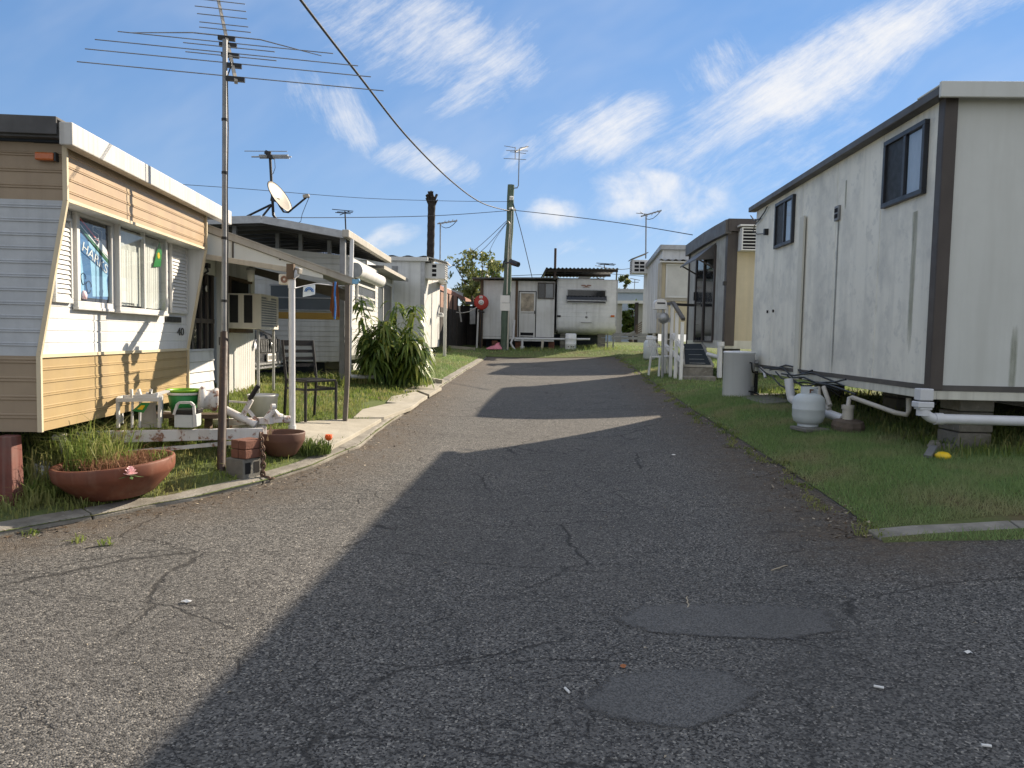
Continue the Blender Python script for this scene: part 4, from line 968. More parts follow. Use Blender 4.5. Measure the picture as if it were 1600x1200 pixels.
mb = MB(); mb.tube([at(1125, 535, 14.9), at(1124, 590, 14.9)], .05, 10).tube([at(1126, 534, 14.9), at(1126, 541, 14.9)], .075, 10).tube([at(1105, 553, 15.2), at(1123, 558, 14.95)], .04, 8); tag(mb.build('drain_pipe', PVC), 'white downpipe at the brown corner of the sliding door cabin', 'drainpipe')
for x, y in ((4.55, 15.5), (4.55, 18.2), (6.6, 15.5)): pier('pier', (x, y, 0), .3, .3, zg(x, y) - .05, z00 + .05, CONCD, 'dark block pier under the sliding door cabin', group='piers under the sliding door cabin')
# ramp and steps to the sliding door
st = thing('entry_ramp', (4.0, 16.2, zg(4, 16)), 'black matted ramp on a concrete step up to the sliding door', 'ramp')
R_ = [at(u, v, d) for u, v, d in ((1067, 537, 17.3), (1097, 537, 17.0), (1114, 573, 15.0), (1069, 572, 15.35))]
mb = MB(); mb.prism(R_, (0, 0, -.07)); mb.build('ramp_deck', MATB, st, bev=.006)
nrm = (R_[1] - R_[0]).cross(R_[3] - R_[0]).normalized(); nrm = nrm if nrm.z > 0 else -nrm
for k in (.28, .52, .72, .88):
    mb = MB(); a, b = R_[0].lerp(R_[3], k), R_[1].lerp(R_[2], k); ins = .22 if k > .3 else .02
    mb.bar(a.lerp(b, ins) + nrm * .006, b.lerp(a, ins) + nrm * .006, .03, .012); mb.build('grip_strip', GALV, st)
mb = MB()
for a, b in ((R_[0], R_[3]), (R_[1], R_[2]), (R_[3], R_[2])): mb.bar(a + nrm * .01, b + nrm * .01, .04, .05)
mb.build('ramp_edge', FASCIA, st)
b0, b1 = at(1069, 574, 15.33), at(1115, 574, 14.98); zz = zg(b0.x, b0.y); dv = Vector((0, .55, 0))
mb = MB(); mb.hexa([Vector((b0.x, b0.y, zz)), Vector((b1.x, b1.y, zz)), Vector((b1.x, b1.y, zz)) + dv, Vector((b0.x, b0.y, zz)) + dv, b0, b1, b1 + dv, b0 + dv]); mb.build('concrete_block', CONC, st, bev=.02)
c0, c1 = at(1069, 588, 15.1), at(1119, 588, 14.7); mb = MB(); dv = Vector((0, .3, 0)); mb.hexa([Vector((c0.x, c0.y, zz - .05)), Vector((c1.x, c1.y, zz - .05)), Vector((c1.x, c1.y, zz - .05)) + dv, Vector((c0.x, c0.y, zz - .05)) + dv, c0, c1, c1 + dv, c0 + dv]); mb.build('concrete_step', CONC, st, bev=.02)
# white handrail
hr = thing('handrail', at(1060, 588, 15.3), 'white post handrail with a brown top rail beside the matted ramp', 'handrail')
tops = [(1066.5, 503, 591, 15.1), (1058, 489, 590, 15.5), (1050.5, 476, 585, 15.9), (1042, 478, 575, 16.9)]
for u, va, vb, d in tops:
    a = at(u, va, d); b = at(u - 3, vb, d); b.z = min(b.z, zg(b.x, b.y)); mb = MB(); mb.bar(b, a, .062, .062); mb.build('post', WHITEB, hr, bev=.006)
tp = [at(1068, 499, 15.0), at(1052, 473, 15.8), at(1041, 475, 17.2), at(1084, 477, 17.6)]
mb = MB()
for a, b in ((tp[0], tp[1]), (tp[1], tp[2]), (tp[2], tp[3])): mb.bar(a, b, .07, .06)
mb.build('top_rail', BROWNF, hr)
mb = MB(); mb.bar(at(1067, 545, 15.1), at(1051, 523, 15.9), .05, .09).bar(at(1066, 565, 15.1), at(1040, 540, 16.8), .05, .08); mb.build('mid_rail', WHITEB, hr)
# meter post and letterbox
mp_ = at(1036, 560, 16.0); mz = zg(mp_.x, mp_.y)
pm = thing('meter_post', (mp_.x, mp_.y, mz), 'gas meter on a galvanised post beside the white plastic chair', 'meter')
pt = at(1036, 483, 16.0); mb = MB(); mb.tube([(mp_.x, mp_.y, mz - .05), (pt.x, pt.y, pt.z)], .03, 8); mb.build('post', GALV, pm)
q = at(1037, 497, 15.95); mb = MB(); mb.lathe(q, [(0, -.09), (.10, -.08), (.12, 0), (.10, .08), (0, .09)], 14, Matrix.Rotation(rad(90), 3, 'X')).cbox(q + Vector((-.1, 0, .05)), (.1, .12, .12)).cbox(q + Vector((.09, 0, -.04)), (.08, .1, .1)); mb.build('meter_body', GALV, pm)
q = at(1033, 476, 15.9)
lbx = thing('letterbox', q - Vector((0, 0, .1)), 'round topped white letterbox above the gas meter', 'letterbox')
def letterbox(c, s, root):
    mb = MB(); prof = [Vector((c.x - s, c.y, c.z - s * .75)), Vector((c.x + s, c.y, c.z - s * .75)), Vector((c.x + s, c.y, c.z + s * .2))]
    for i in range(1, 8): t = math.pi * i / 8; prof.append(Vector((c.x + s * math.cos(t), c.y, c.z + s * .2 + s * .75 * math.sin(t))))
    prof.append(Vector((c.x - s, c.y, c.z + s * .2))); mb.prism(prof, (0, s * 2.2, 0)); mb.build('box', ACW2, root, bev=.006)
    mb = MB(); mb.cbox((c.x, c.y - .004, c.z + s * .25), (s * 1.3, .01, s * .22)); mb.build('slot', DARKIN, root)
letterbox(q, .13, lbx)
# white plastic chair
def plastic_chair(c, rz, label):
    root = thing('garden_chair', c, label, 'chair'); R = Matrix.Rotation(rz, 3, 'Z'); W = lambda x, y, z: c + R @ Vector((x, y, z))
    mb = MB(); mb.hexa([W(-.22, -.2, .40), W(.22, -.2, .40), W(.22, .22, .42), W(-.22, .22, .42), W(-.22, -.2, .43), W(.22, -.2, .43), W(.22, .22, .45), W(-.22, .22, .45)]); mb.build('seat', WHITEB, root, bev=.012)
    mb = MB()
    for x in (-.16, -.08, 0, .08, .16): mb.bar(W(x, -.21, .44), W(x * 1.1, -.31, .82), .05, .015)
    mb.bar(W(-.24, -.31, .83), W(.24, -.31, .83), .03, .07); mb.build('backrest', WHITEB, root, bev=.006)
    for x, y in ((-.22, -.2), (.22, -.2), (.22, .22), (-.22, .22)):
        mb = MB(); s = 1.15; mb.bar(W(x, y, .43), W(x * s, y * s, 0), .06, .035); mb.build('leg', WHITEB, root)
    for x in (-.25, .25):
        mb = MB(); mb.bar(W(x, -.27, .64), W(x * 1.05, .2, .63), .05, .025).bar(W(x * 1.03, .2, .63), W(x, .2, .43), .04, .03); mb.build('armrest', WHITEB, root)
ch = on(1036, 587); plastic_chair(ch, rad(-75), 'white plastic garden chair on the grass beside the handrail')

# ------------------------------------------------------------------ far cabin on the right with the porch
FC = Fr((4.42, 22.4), (.02, 1), 1); FCL = 3.5; FCE = Fr((4.42, 22.4), (1, -.02), -1)
zA = at(1027, 383, 22.4).z; zB = at(1020, 520, 22.4).z
fc = thing('cabin', (4.42, 22.4, zg(4.5, 22)), 'streaky white cabin with a corrugated porch awning at the far side of the lawn', 'cabin')
mb = MB(); mb.vprofile(FC, zB, lambda l: zA - .05 - .11 * l, vgrooves(0, FCL, .35, .012, .02)); mb.build('wall', WHITE2, fc)
mb = MB(); mb.vprofile(FCE, zB, zA - .02, vgrooves(0, 3, .5, .006, .012)); mb.build('wall', WHITE2, fc)
mb = MB(); mb.box(FC, .04, FCL, -3, -2.95, zB, zA - .4).box(FC, FCL - .05, FCL, -2.9, -.02, zB, zA - .45).box(FC, .03, FCL - .06, -2.9, -.03, zB, zB + .04); mb.build('wall', WHITE2, fc)
mb = MB(); mb.prism([FC.P(-.08, .08, zA + .01), FC.P(FCL + .1, .08, zA - .39), FC.P(FCL + .1, .08, zA - .53), FC.P(-.08, .08, zA - .13)], FC.n * -.1).box(FCE, -.06, 3.1, .0, .1, zA - .13, zA + .005); mb.build('fascia', GALV, fc)
mb = MB(); mb.prism([FC.P(-.02, -.03, zA + .0), FC.P(FCL, -.03, zA - .39), FC.P(FCL, -3, zA - .39), FC.P(-.02, -3, zA)], (0, 0, -.03)); mb.build('roof', GALV, fc)
pz1 = at(1040, 408, 21.8).z; pz0 = at(1040, 522, 21.8).z; xl0 = FCE.uv(1033, 450, .6)[0]
mb = MB(); mb.box(FCE, xl0, xl0 + 2.4, .0, .6, pz0 + .02, pz1 - .02); mb.build('porch_wall', YELLOWC, fc)['label'] = 'cream enclosed porch'
q0 = FCE.uv(1041, 412, .62); q1 = FCE.uv(1078, 466, .62)
w = sash('window', FCE, q0[0], q0[0] + 1.1, q1[1], q0[1], .6, fc, WHITE2, [CURTD], (), .05, .04)
mb = MB(); mb.box(FCE, xl0 - .06, xl0, .59, .68, pz0, pz1); mb.build('porch_post', FASCIA, fc)
mb = MB(); mb.box(FCE, xl0, xl0 + 2.4, .6, .625, q1[1] - .09, q1[1] - .01); mb.build('sill', FASCIA, fc)
mb = MB(); mb.corr(FCE.P(xl0 - .1, .0, pz1 + .1), FCE.a * 2.5, FCE.n * .78 + Vector((0, 0, -.08)), 12, .025); mb.build('porch_roof', CORR, fc)
mb = MB(); mb.box(FCE, xl0 - .08, xl0 + 2.4, .72, .76, pz1 - .05, pz1 - .01); mb.build('gutter', WHITE, fc)
for x, y in ((4.75, 22.8), (4.75, 25.3), (6.5, 22.8)): pier('pier', (x, y, 0), .3, .3, zg(x, y) - .05, zB + .02, CONC, 'concrete pier under the streaky white cabin', group='piers under the streaky cabin')
# air conditioner out of its lane side
a0, az1 = FC.uv(1010, 405, 0); az0 = FC.uv(1010, 426, 0)[1]; l0 = 1.0
l0 = FC.uv(1012, 415, 0)[0]; l0 = max(.5, min(l0, 2.7))
acr = ac_box(FC, l0, l0 + .6, -.05, .52, at(1000, 427, 22.4 + l0).z, at(1000, 406, 22.4 + l0).z, None, 'white air conditioner jutting from the lane side of the streaky white cabin')
side = Fr(FC.P(l0, 0, 0), (-1, .02), 1); end_grille(side, .10, .46, .0, at(1000, 425, 22.4 + l0).z, at(1000, 408, 22.4 + l0).z, acr)
mb = MB(); mb.prism([FC.P(l0 - .06, .58, at(1000, 405, 22.4 + l0).z - .02), FC.P(l0 + .66, .58, at(1000, 405, 22.4 + l0).z - .02), FC.P(l0 + .66, -.0, at(1000, 404, 22.4 + l0).z + .2), FC.P(l0 - .06, -.0, at(1000, 404, 22.4 + l0).z + .2)], (0, 0, .02)); tag(mb.build('hood', BROWNF), 'dark hood over the air conditioner of the streaky white cabin', 'hood')
gq = at(1015, 546, 21.5); gq.z = zg(gq.x, gq.y); gr = .18
g2 = thing('gas_bottle', gq, 'distant pale gas bottle below the streaky white cabin', 'gas bottle')
mb = MB(); mb.lathe(gq, [(.0, .02), (.14, .02), (gr, .08), (gr, .5), (.13, .58), (0, .6)], 18); mb.build('body', GASG, g2)
mb = MB(); mb.lathe(gq, [(.09, .57), (.09, .72), (.08, .72), (.08, .57)], 14); mb.build('collar', GASG, g2)
mb = MB(); mb.tube([at(1022, 520, 22.2), at(1022, 535, 22.2), at(1030, 541, 22.1)], .05, 8); tag(mb.build('drain_pipe', PVCD), 'grey drain bend under the streaky white cabin', 'drainpipe')

# ------------------------------------------------------------------ beige and white caravan, number 40
LA = Vector((-.0784, .9969, 0)); LO = at(62, 675, 5.0)
LV = Fr((LO.x, LO.y), (LA.x, LA.y), -1); LVL = 2.80
LE = Fr((LO.x, LO.y), (-LV.n.x, -LV.n.y), 1)
z0 = LO.z; zl = LV.uv(70, 556)[1]; HT = .19; zh = LV.uv(97, 312, HT)[1]; zp = LV.uv(97, 236, HT)[1]; zgt = LV.uv(112, 190, .30)[1]; zgb = LV.uv(112, 226, .30)[1]
lv = thing('caravan', (LO.x, LO.y, zb(5)), 'beige and white caravan with bay windows, house number 40 and a rusty drawbar', 'caravan')
mb = MB(); mb.profile(LV, 0, LVL, ribs(z0, zl, .088, .007)); mb.build('front_panel', BEIGE, lv)
mb = MB(); mb.profile(LV, 0, LVL, grooves(zl, zh, .085, .005)); mb.build('front_panel', WHITE2, lv)['label'] = 'white middle panel'
mb = MB(); mb.profile(Fr(LV.P(0, HT, 0), (LA.x, LA.y), -1), 0, LVL, ribs(zh, zp + .06, .082, .006)); mb.build('front_panel', PEACH, lv)['label'] = 'faded peach hood panel'
mb = MB(); mb.box(LV, .012, LVL - .012, .0, HT - .004, zh + .002, zh + .02); mb.build('hood_soffit', WHITE2, lv)
# end wall in three bands; it follows the hood and the raked cheek
lz = lambda z: 0. if z <= zl else (-HT * (z - zl) / (zh - zl) if z < zh else -HT)
for a, b, p, mtl in ((z0, zl, .125, TAN), (zl, zh, .092, GREYW), (zh, zp + .06, .105, TAN)):
    mb = MB(); mb.profile(LE, lz, 2.5, ribs(a, b, p, .007)); mb.build('end_panel', mtl, lv)
bkE = Fr(LV.P(LVL, 0, 0), (-LV.n.x, -LV.n.y), -1)
mb = MB(); pts = [(0, z0), (0, zl), (-HT, zh), (-HT, zp + .06), (2.5, zp + .06), (2.5, z0)]; mb.prism([bkE.P(l, -.012, z) for l, z in pts], bkE.n * -.012); mb.build('end_panel', WHITE2, lv)
mb = MB(); mb.prism([LE.P(l, -.012, z) for l, z in ((-.002, zl + .01), (-HT + .004, zh), (-.002, zh))], LE.n * -.012); mb.build('cheek', WHITE, lv)
for fr, t in ((LE, .004), (bkE, -.004)):
    mb = MB()
    for (la_, za_), (lb__, zb_) in (((-.008, z0), (-.008, zl)), ((-.008, zl), (-HT - .008, zh)), ((-HT - .008, zh), (-HT - .008, zp + .05))):
        mb.bar(fr.P(la_, t, za_), fr.P(lb__, t, zb_), .030, .022, LV.a)
    mb.build('corner_trim', BEIGET, lv)
mb = MB(); mb.box(LV, 0, LVL, .0, .016, zl - .012, zl + .012).box(LV, 0, LVL, HT + .0, HT + .016, zh - .004, zh + .018); mb.build('belt_trim', BEIGET, lv)
mb = MB(); mb.box(LV, .1, LVL - .02, -2.45, -.02, z0 + .0, z0 + .03); mb.build('floor', WOODD, lv)
mb = MB(); mb.box(LV, LVL - .03, LVL - .012, -2.4, -.1, z0, zp); mb.build('inner_wall', WHITE2, lv)
# roof, fascias, gutter
lge = LV.uv(362, 318, .3)[0]
mb = MB(); mb.box(LV, -.115, lge, .215, .30, zgb, zgt); mb.build('gutter', GUT, lv, bev=.008)
mb = MB(); mb.box(LV, -.10, lge - .02, -2.5, .214, zgt - .10, zgt - .012); mb.build('roof', ROOFD, lv)
mb = MB(); mb.box(LE, -.205, 2.6, .11, .125, zgt - .085, zgt + .03).box(LE, -.205, 2.6, .0, .11, zgt + .012, zgt + .03); mb.build('end_fascia', ROOFD, lv, bev=.004)
mb = MB(); mb.box(LE, -HT + .02, 2.5, -.02, .03, zp + .055, zgt - .10); mb.build('eave_shade_band', NAVY, lv)  # navy strip stands in for the shade below the roof edge
mb = MB(); mb.box(LV, .0, LVL, .0, HT - .02, zp + .06, zgb + .03).box(LV, -.02, LVL + .02, HT - .02, HT + .02, zp + .06, zp + .085); mb.build('eave_shade_fill', BROWNF, lv)  # charcoal fill stands in for the shadow gap above the hood
l, z = LE.uv(72, 246, .01); mb = MB(); mb.box(LE, l - .065, l + .055, .006, .05, z - .025, z + .027); mk = mb.build('marker_lamp', AMBER, lv, bev=.01)
mb = MB(); mb.box(LE, l - .078, l - .066, .004, .045, z - .027, z + .029); mb.build('lamp_base', BLACK, mk)
# bay windows
def bay(pix, d, gk, mull, name, fw=.032):
    (u0, v0), (u1, v1), (u2, v2), (u3, v3) = pix
    q = [LV.uv(u, v, d) for u, v in pix]; a = (q[0][0] + q[3][0]) / 2; b = (q[1][0] + q[2][0]) / 2; zt_ = (q[0][1] + q[1][1]) / 2; zb_ = (q[2][1] + q[3][1]) / 2
    mb = MB()
    mb.box(LV, a, b, .004, d, zb_, zb_ + fw).box(LV, a, b, .004, d, zt_ - fw, zt_).box(LV, a, a + fw, .004, d, zb_ + fw, zt_ - fw).box(LV, b - fw, b, .004, d, zb_ + fw, zt_ - fw)
    xs = [a + fw]
    for k in mull: x = a + (b - a) * k; mb.box(LV, x - fw * .4, x + fw * .4, d - .035, d - .004, zb_ + fw, zt_ - fw); xs.append(x)
    mb.box(LV, a - .006, b + .006, .004, d + .006, zb_ - .02, zb_ + .004)
    o = mb.build('window', WHITE, lv, bev=.004); xs.append(b - fw)
    for p, r in zip(xs, xs[1:]):
        m_ = MB(); m_.poly([LV.P(p, d * gk, zb_ + fw), LV.P(r, d * gk, zb_ + fw), LV.P(r, d * gk, zt_ - fw), LV.P(p, d * gk, zt_ - fw)]); m_.build('pane', GLASS, o)
    return o, a + fw, b - fw, zb_ + fw, zt_ - fw
w1, a1, b1, za1, zc1 = bay([(121, 331), (179, 341), (179, 484), (121, 479)], .040, .65, (), 'window', .045)
k = MB(); k.box(LV, a1, b1, .006, .008, za1, zc1); k.build('room_behind', DARKIN, w1)
w2, a2, b2, za2, zc2 = bay([(187, 347), (262, 364), (262, 489), (187, 487)], .080, .90, (.5,), 'window', .03)
k = MB(); k.box(LV, a2, b2, .006, .008, za2, zc2); k.build('room_behind', DARKIN, w2)
def curtain(l0, l1, zlo, zhi, t, parent, n=14, flare=0.):
    mb = MB(); mb.vprofile(LV, zlo, zhi, [(l0 + (l1 - l0) * i / n, t + .010 * math.sin(i * 2.1) + random.uniform(-.005, .005)) for i in range(n + 1)]); o = mb.build('curtain', CURT, parent)
    for f in o.data.polygons: f.use_smooth = True
    return o
wd = b2 - a2
curtain(a2 + .02, a2 + wd * .40, za2 + .04, zc2 - .20, .046, w2, 22); curtain(a2 + wd * .53, a2 + wd * .88, za2 + .01, zc2 - .10, .046, w2, 22)
mb = MB(); mb.vprofile(LV, za2 + .02, zc2 - .03, [(a2 + wd * i / 30, .026 + .004 * math.sin(i * 1.7)) for i in range(31)]); mb.build('net_curtain', CURTD, w2)
# jersey hung in the first window
W1 = lambda fx, fz, t: LV.P(a1 + (b1 - a1) * fx, t, za1 + (zc1 - za1) * fz)
jr = thing('jersey', W1(.5, 0, .03), 'blue football jersey hung in the single bay window of the beige caravan', 'jersey')
def cloth(name, pts, t, mat, wav=.004):
    mb = MB(); n = len(pts); P_ = [W1(x, z, .009 + (t - .018) * .5 + wav * .3 * math.sin(7 * x + 4 * z)) for x, z in pts]; mb.prism(P_, LV.n * .0012); return mb.build(name, mat, jr)
cloth('back_cloth', [(.0, .0), (1, .0), (1, .97), (.0, .97)], .018, JNAVY, 0)
cloth('mid_blue_panel', [(.08, .05), (.95, .05), (1, .30), (.98, .52), (.0, .86), (.0, .6)], .022, JBLUE)
cloth('sky_blue_panel', [(.0, .02), (.20, .06), (.18, .35), (.06, .80), (.0, .84)], .026, JSKY)
cloth('sky_blue_panel', [(.46, .07), (.97, .09), (.92, .30), (1.0, .42), (1., .50), (.36, .74), (.42, .45)], .026, JSKY)
cloth('dark_blue_band', [(.05, .62), (.98, .36), (1, .49), (.02, .76)], .030, JBLUE)
cloth('green_stripe', [(.0, .90), (.98, .515), (1, .56), (.0, .94)], .030, JGREEN, 0)
cloth('white_stripe', [(.0, .94), (1, .56), (1, .575), (.0, .955)], .030, JWHITE, 0)
cloth('red_stripe', [(.05, .985), (.99, .63), (1, .65), (.12, .985)], .030, JRED, 0)
cloth('printed_patch', [(.62, .71), (.97, .60), (.94, .68), (.70, .78)], .032, JWHITE, 0)
p0 = W1(.12, .615, .0185); p1 = W1(.99, .355, .0185); xd = (p1 - p0).normalized(); yd = LV.n.cross(xd)
mb = MB(); mb.text('HARKS', (p1 - p0).length / 4.6, p0, xd, yd, .0008, 1.36); mb.build('lettering', JWHITE, jr)
mb = MB(); mb.tube([W1(.62 + .16 * x, .86 + .07 * y, .019) for x, y in ((-.9, 1), (-.9, .2), (.2, -.2), (.2, -1), (-.6, -.9), (-.6, -1.2), (.8, -1.4), (.9, .5), (-.2, .8), (.7, 1.1), (-.9, 1))], .003, 4); mb.build('crest_outline', JWHITE, jr)
mb = MB()
for cx, cz, s_ in ((.17, .27, .07), (.33, .18, .075)): mb.tube([W1(cx + s_ * math.cos(t) * (1 + .2 * math.sin(3 * t)), cz + s_ * 1.0 * math.sin(t), .0175) for t in [i * .45 for i in range(14)]], .0025, 4)
mb.build('print_outline', JNAVY, jr)
mb = MB(); mb.lathe(W1(.16, .075, .020), [(0, -.03), (.02, -.03), (.024, 0), (.014, .03), (0, .034)], 10); mb.build('pink_trim', ROSE, jr)
# small green pennant in the other window
gp = [LV.P(a2 + wd * x, .064, za2 + (zc2 - za2) * z) for x, z in ((.87, .93), (.93, .82), (.90, .60), (.72, .57), (.80, .78))]
pn = thing('pennant', gp[3], 'small green and yellow pennant stuck inside the double bay window', 'pennant')
mb = MB(); mb.prism(gp, LV.n * .002); mb.build('cloth', GREENT, pn)
mb = MB(); c = sum(gp, Vector()) / 5; mb.lathe(c + LV.n * .004, [(0, 0), (.03, 0)], 8, LV.n.to_track_quat('Z', 'Y').to_matrix()); mb.build('emblem', YELL, pn)
# louvred shutters
for pix in (((84, 336), (112, 340), (112, 474), (84, 472)), ((267, 375), (292, 380), (292, 491), (267, 489))):
    q = [LV.uv(u, v, .02) for u, v in pix]; a = (q[0][0] + q[3][0]) / 2; b = (q[1][0] + q[2][0]) / 2; zt_ = (q[0][1] + q[1][1]) / 2; zb_ = (q[2][1] + q[3][1]) / 2
    a = max(a, .01); f = .022; mb = MB(); mb.box(LV, a, b, .004, .03, zb_, zb_ + f * 1.6).box(LV, a, b, .004, .03, zt_ - f, zt_).box(LV, a, a + f, .004, .03, zb_ + f * 1.6, zt_ - f).box(LV, b - f, b, .004, .03, zb_ + f * 1.6, zt_ - f); sh = mb.build('shutter', WHITE, lv, bev=.003)
    mb = MB(); mb.profile(Fr(LV.P(0, .008, 0), (LA.x, LA.y), -1), a + f, b - f, laps(zb_ + f * 1.6, zt_ - f, .034, .018)); mb.build('slats', WHITE, sh)
# number and name plate
l0, zn = LV.uv(277, 524, .004); l1 = LV.uv(288.5, 524, .004)[0]; hN = LV.uv(282, 512, .004)[1] - zn
mb = MB(); mb.text('40', hN / .70, LV.P(l0, .006, zn), LV.a, Vector((0, 0, 1)), .002, (l1 - l0) / (hN / .70 * 1.10)); mb.build('house_number', BLACK, lv)
q0 = LV.uv(258, 494, .004); q1 = LV.uv(282, 504, .004); mb = MB(); mb.box(LV, q0[0], q1[0], .004, .014, q1[1], q0[1]); mb.build('name_plate', BLACK, lv, bev=.002)
l, z = LV.uv(200, 555, .004)
# drawbar
B1a, B1b = Vector((-3.42, 5.80, .60)), at(411, 677, 6.45); B2a = Vector((-3.50, 7.45, .60)); TG = at(443, 655, 6.62)
db = MB(); db.bar(B1a, B1b, .05, .095); fb = db.build('drawbar', RUSTW, lv, bev=.006)
db = MB(); db.bar(B2a, B1b + Vector((-.02, .10, .01)), .05, .09); db.build('drawbar', RUSTW, lv, bev=.006)
db = MB(); db.bar(B1a.lerp(B1b, .22) + Vector((0, -.02, -.13)), B1b + Vector((-.1, -.1, -.06)), .03, .03); db.build('brace_rod', RUSTW, lv)
db = MB(); a = at(335, 660, 6.75); db.bar(a, at(425, 657, 6.55), .07, .06).bar(at(405, 658, 6.55), TG, .05, .05).tube([at(416, 655, 6.55), at(428, 640, 6.57), at(433, 650, 6.6), at(441, 652, 6.62)], [.03, .035, .035, .03], 8).tube([at(424, 636, 6.55), at(430, 636, 6.57)], .03, 8).tube([TG, TG + Vector((.05, .03, -.005))], .035, 10); db.build('coupling', RUSTW, lv, bev=.004)
db = MB(); db.tube([at(345, 637, 6.5), at(400, 664, 6.5)], .035, 10).bar(at(380, 648, 6.5), at(393, 624, 6.5), .03, .04).bar(at(384, 636, 6.5), at(402, 658, 6.55), .025, .03).bar(at(358, 627, 6.5), at(388, 629, 6.5), .015, .015); jk = db.build('jockey_jack', RUSTW, lv)
db = MB(); db.tube([at(390, 624, 6.5), at(404, 602, 6.5)], .022, 8); db.build('jack_grip', BLACK, jk)
wc = at(329, 624, 6.45); ax_ = Vector((.86, .42, -.1)).normalized().to_track_quat('Z', 'Y').to_matrix()
db = MB(); db.lathe(wc, [(0, -.10), (.085, -.10), (.108, -.085), (.112, -.06), (.09, -.045), (.085, -.0), (.10, .02), (.105, .05), (.09, .06), (.045, .062), (.04, .10), (0, .10)], 24, ax_); db.build('jockey_wheel', RUSTW, lv)
# gas bottle cradle on the drawbar
cr = MB(); A4 = [at(185, 668, 6.0), at(249, 668, 6.05)]; T4 = [at(184, 625, 6.0), at(250, 624, 6.05)]
for a, b in zip(A4, T4): cr.bar(a, b, .022, .022)
bkv = Vector((-.12, .28, 0))
for a, b in zip(A4, T4): cr.bar(a + bkv, b + bkv, .022, .022)
cr.bar(T4[0], T4[1], .03, .03).bar(T4[0] + bkv, T4[1] + bkv, .03, .03).bar(T4[0], T4[0] + bkv, .03, .03).bar(T4[1], T4[1] + bkv, .03, .03)
for u in (207, 219): cr.tube([at(u, 628, 6.05), at(u - 1, 668, 6.05)], .010, 6)
for i, u in enumerate((206, 212, 221, 229, 234, 239)): cr.bar(at(u, 622, 6.1), at(u + random.uniform(-6, 4), 608 + 5 * (i % 2), 6.1), .02, .02)
cr.bar(at(210, 621, 6.08), at(246, 618, 6.1), .06, .04).bar(at(238, 618, 6.1), at(262, 611, 6.25), .05, .015); cr.build('bottle_cradle', WHITE, lv)
bd = MB(); bd.hexa([at(214, 668, 6.15), at(246, 668, 6.2), at(246, 668, 6.22), at(214, 668, 6.17), at(222, 629, 6.15), at(243, 629, 6.2), at(243, 629, 6.22), at(222, 629, 6.17)]); bd.build('back_board', FASCIA, lv)
fg = [at(u, v, 6.03) for u, v in ((206, 642), (221, 629), (234, 630), (224, 645))]
fl = thing('flag', fg[0], 'small green flag with yellow print tied to the drawbar cradle', 'flag'); m_ = MB(); m_.prism(fg, (0, .003, 0)); m_.build('cloth', GREENT, fl)
m_ = MB(); cc = sum(fg, Vector()) / 4; m_.prism([cc + (p - cc) * .45 + Vector((0, -.004, 0)) for p in fg], (0, .002, 0)); m_.build('print', YELL, fl)
# battery box and green tub
bx0, bx1 = at(272, 668, 6.1), at(303, 668, 6.12); zt_ = at(288, 648, 6.1).z; zl2 = at(288, 641, 6.1).z; ww = bx1.x - bx0.x
bb = thing('battery_box', ((bx0.x + bx1.x) / 2, 6.18, bx0.z), 'white battery box with black lid and handle straps on the drawbar', 'battery box')
mb = MB(); mb.hexa([Vector((bx0.x, 6.1, bx0.z)), Vector((bx1.x, 6.1, bx0.z)), Vector((bx1.x, 6.27, bx0.z)), Vector((bx0.x, 6.27, bx0.z)), Vector((bx0.x, 6.1, zt_)), Vector((bx1.x, 6.1, zt_)), Vector((bx1.x, 6.27, zt_)), Vector((bx0.x, 6.27, zt_))]); mb.build('box', GASG, bb, bev=.006)
mb = MB(); mb.cbox(((bx0.x + bx1.x) / 2, 6.185, (zt_ + zl2) / 2 + .004), (ww + .02, .19, zl2 - zt_)); mb.build('lid', BLACK, bb, bev=.006)
mb = MB(); P_ = [at(u, v, 6.09) for u, v in ((272, 648), (277, 632), (281, 629), (298, 629), (303, 634), (305, 667))]
for a, b in zip(P_, P_[1:]): mb.bar(a, b, .02, .018, (0, 1, 0))
mb.build('strap', WHITE, bb)
tc_ = at(288, 646, 6.5); zt_ = at(288, 608, 6.5).z
tb = thing('tub', tc_, 'bright green plastic tub with lime rim on the caravan drawbar', 'tub')
mb = MB(); mb.lathe(tc_, [(0, 0), (.105, 0), (.138, (zt_ - tc_.z) * .93), (.13, (zt_ - tc_.z) * .93), (.10, .012), (0, .012)], 28); mb.build('body', GREENT, tb)
mb = MB(); hh = (zt_ - tc_.z); mb.lathe(tc_, [(.134, hh * .90), (.147, hh * .91), (.15, hh), (.138, hh), (.134, hh * .92)], 28); mb.build('rim', LIME, tb)
mb = MB(); mb.lathe(tc_, [(.137, hh * .78), (.1385, hh * .78), (.1405, hh * .88), (.139, hh * .88)], 28); mb.build('band', PAPERW, tb)
mb = MB(); mb.hexa([Vector((x, y, z)) for z in (tc_.z - .035, tc_.z - .002) for x, y in ((tc_.x - .25, tc_.y - .12), (tc_.x + .38, tc_.y - .05), (tc_.x + .32, tc_.y + .14), (tc_.x - .3, tc_.y + .1))]); mb.bar(Vector((tc_.x - .1, tc_.y, .62)), Vector((tc_.x - .1, tc_.y, tc_.z - .035)), .06, .05).bar(Vector((tc_.x + .2, tc_.y + .03, .6)), Vector((tc_.x + .2, tc_.y + .03, tc_.z - .035)), .06, .05); mb.build('drawbar_shelf', WOODB, lv)
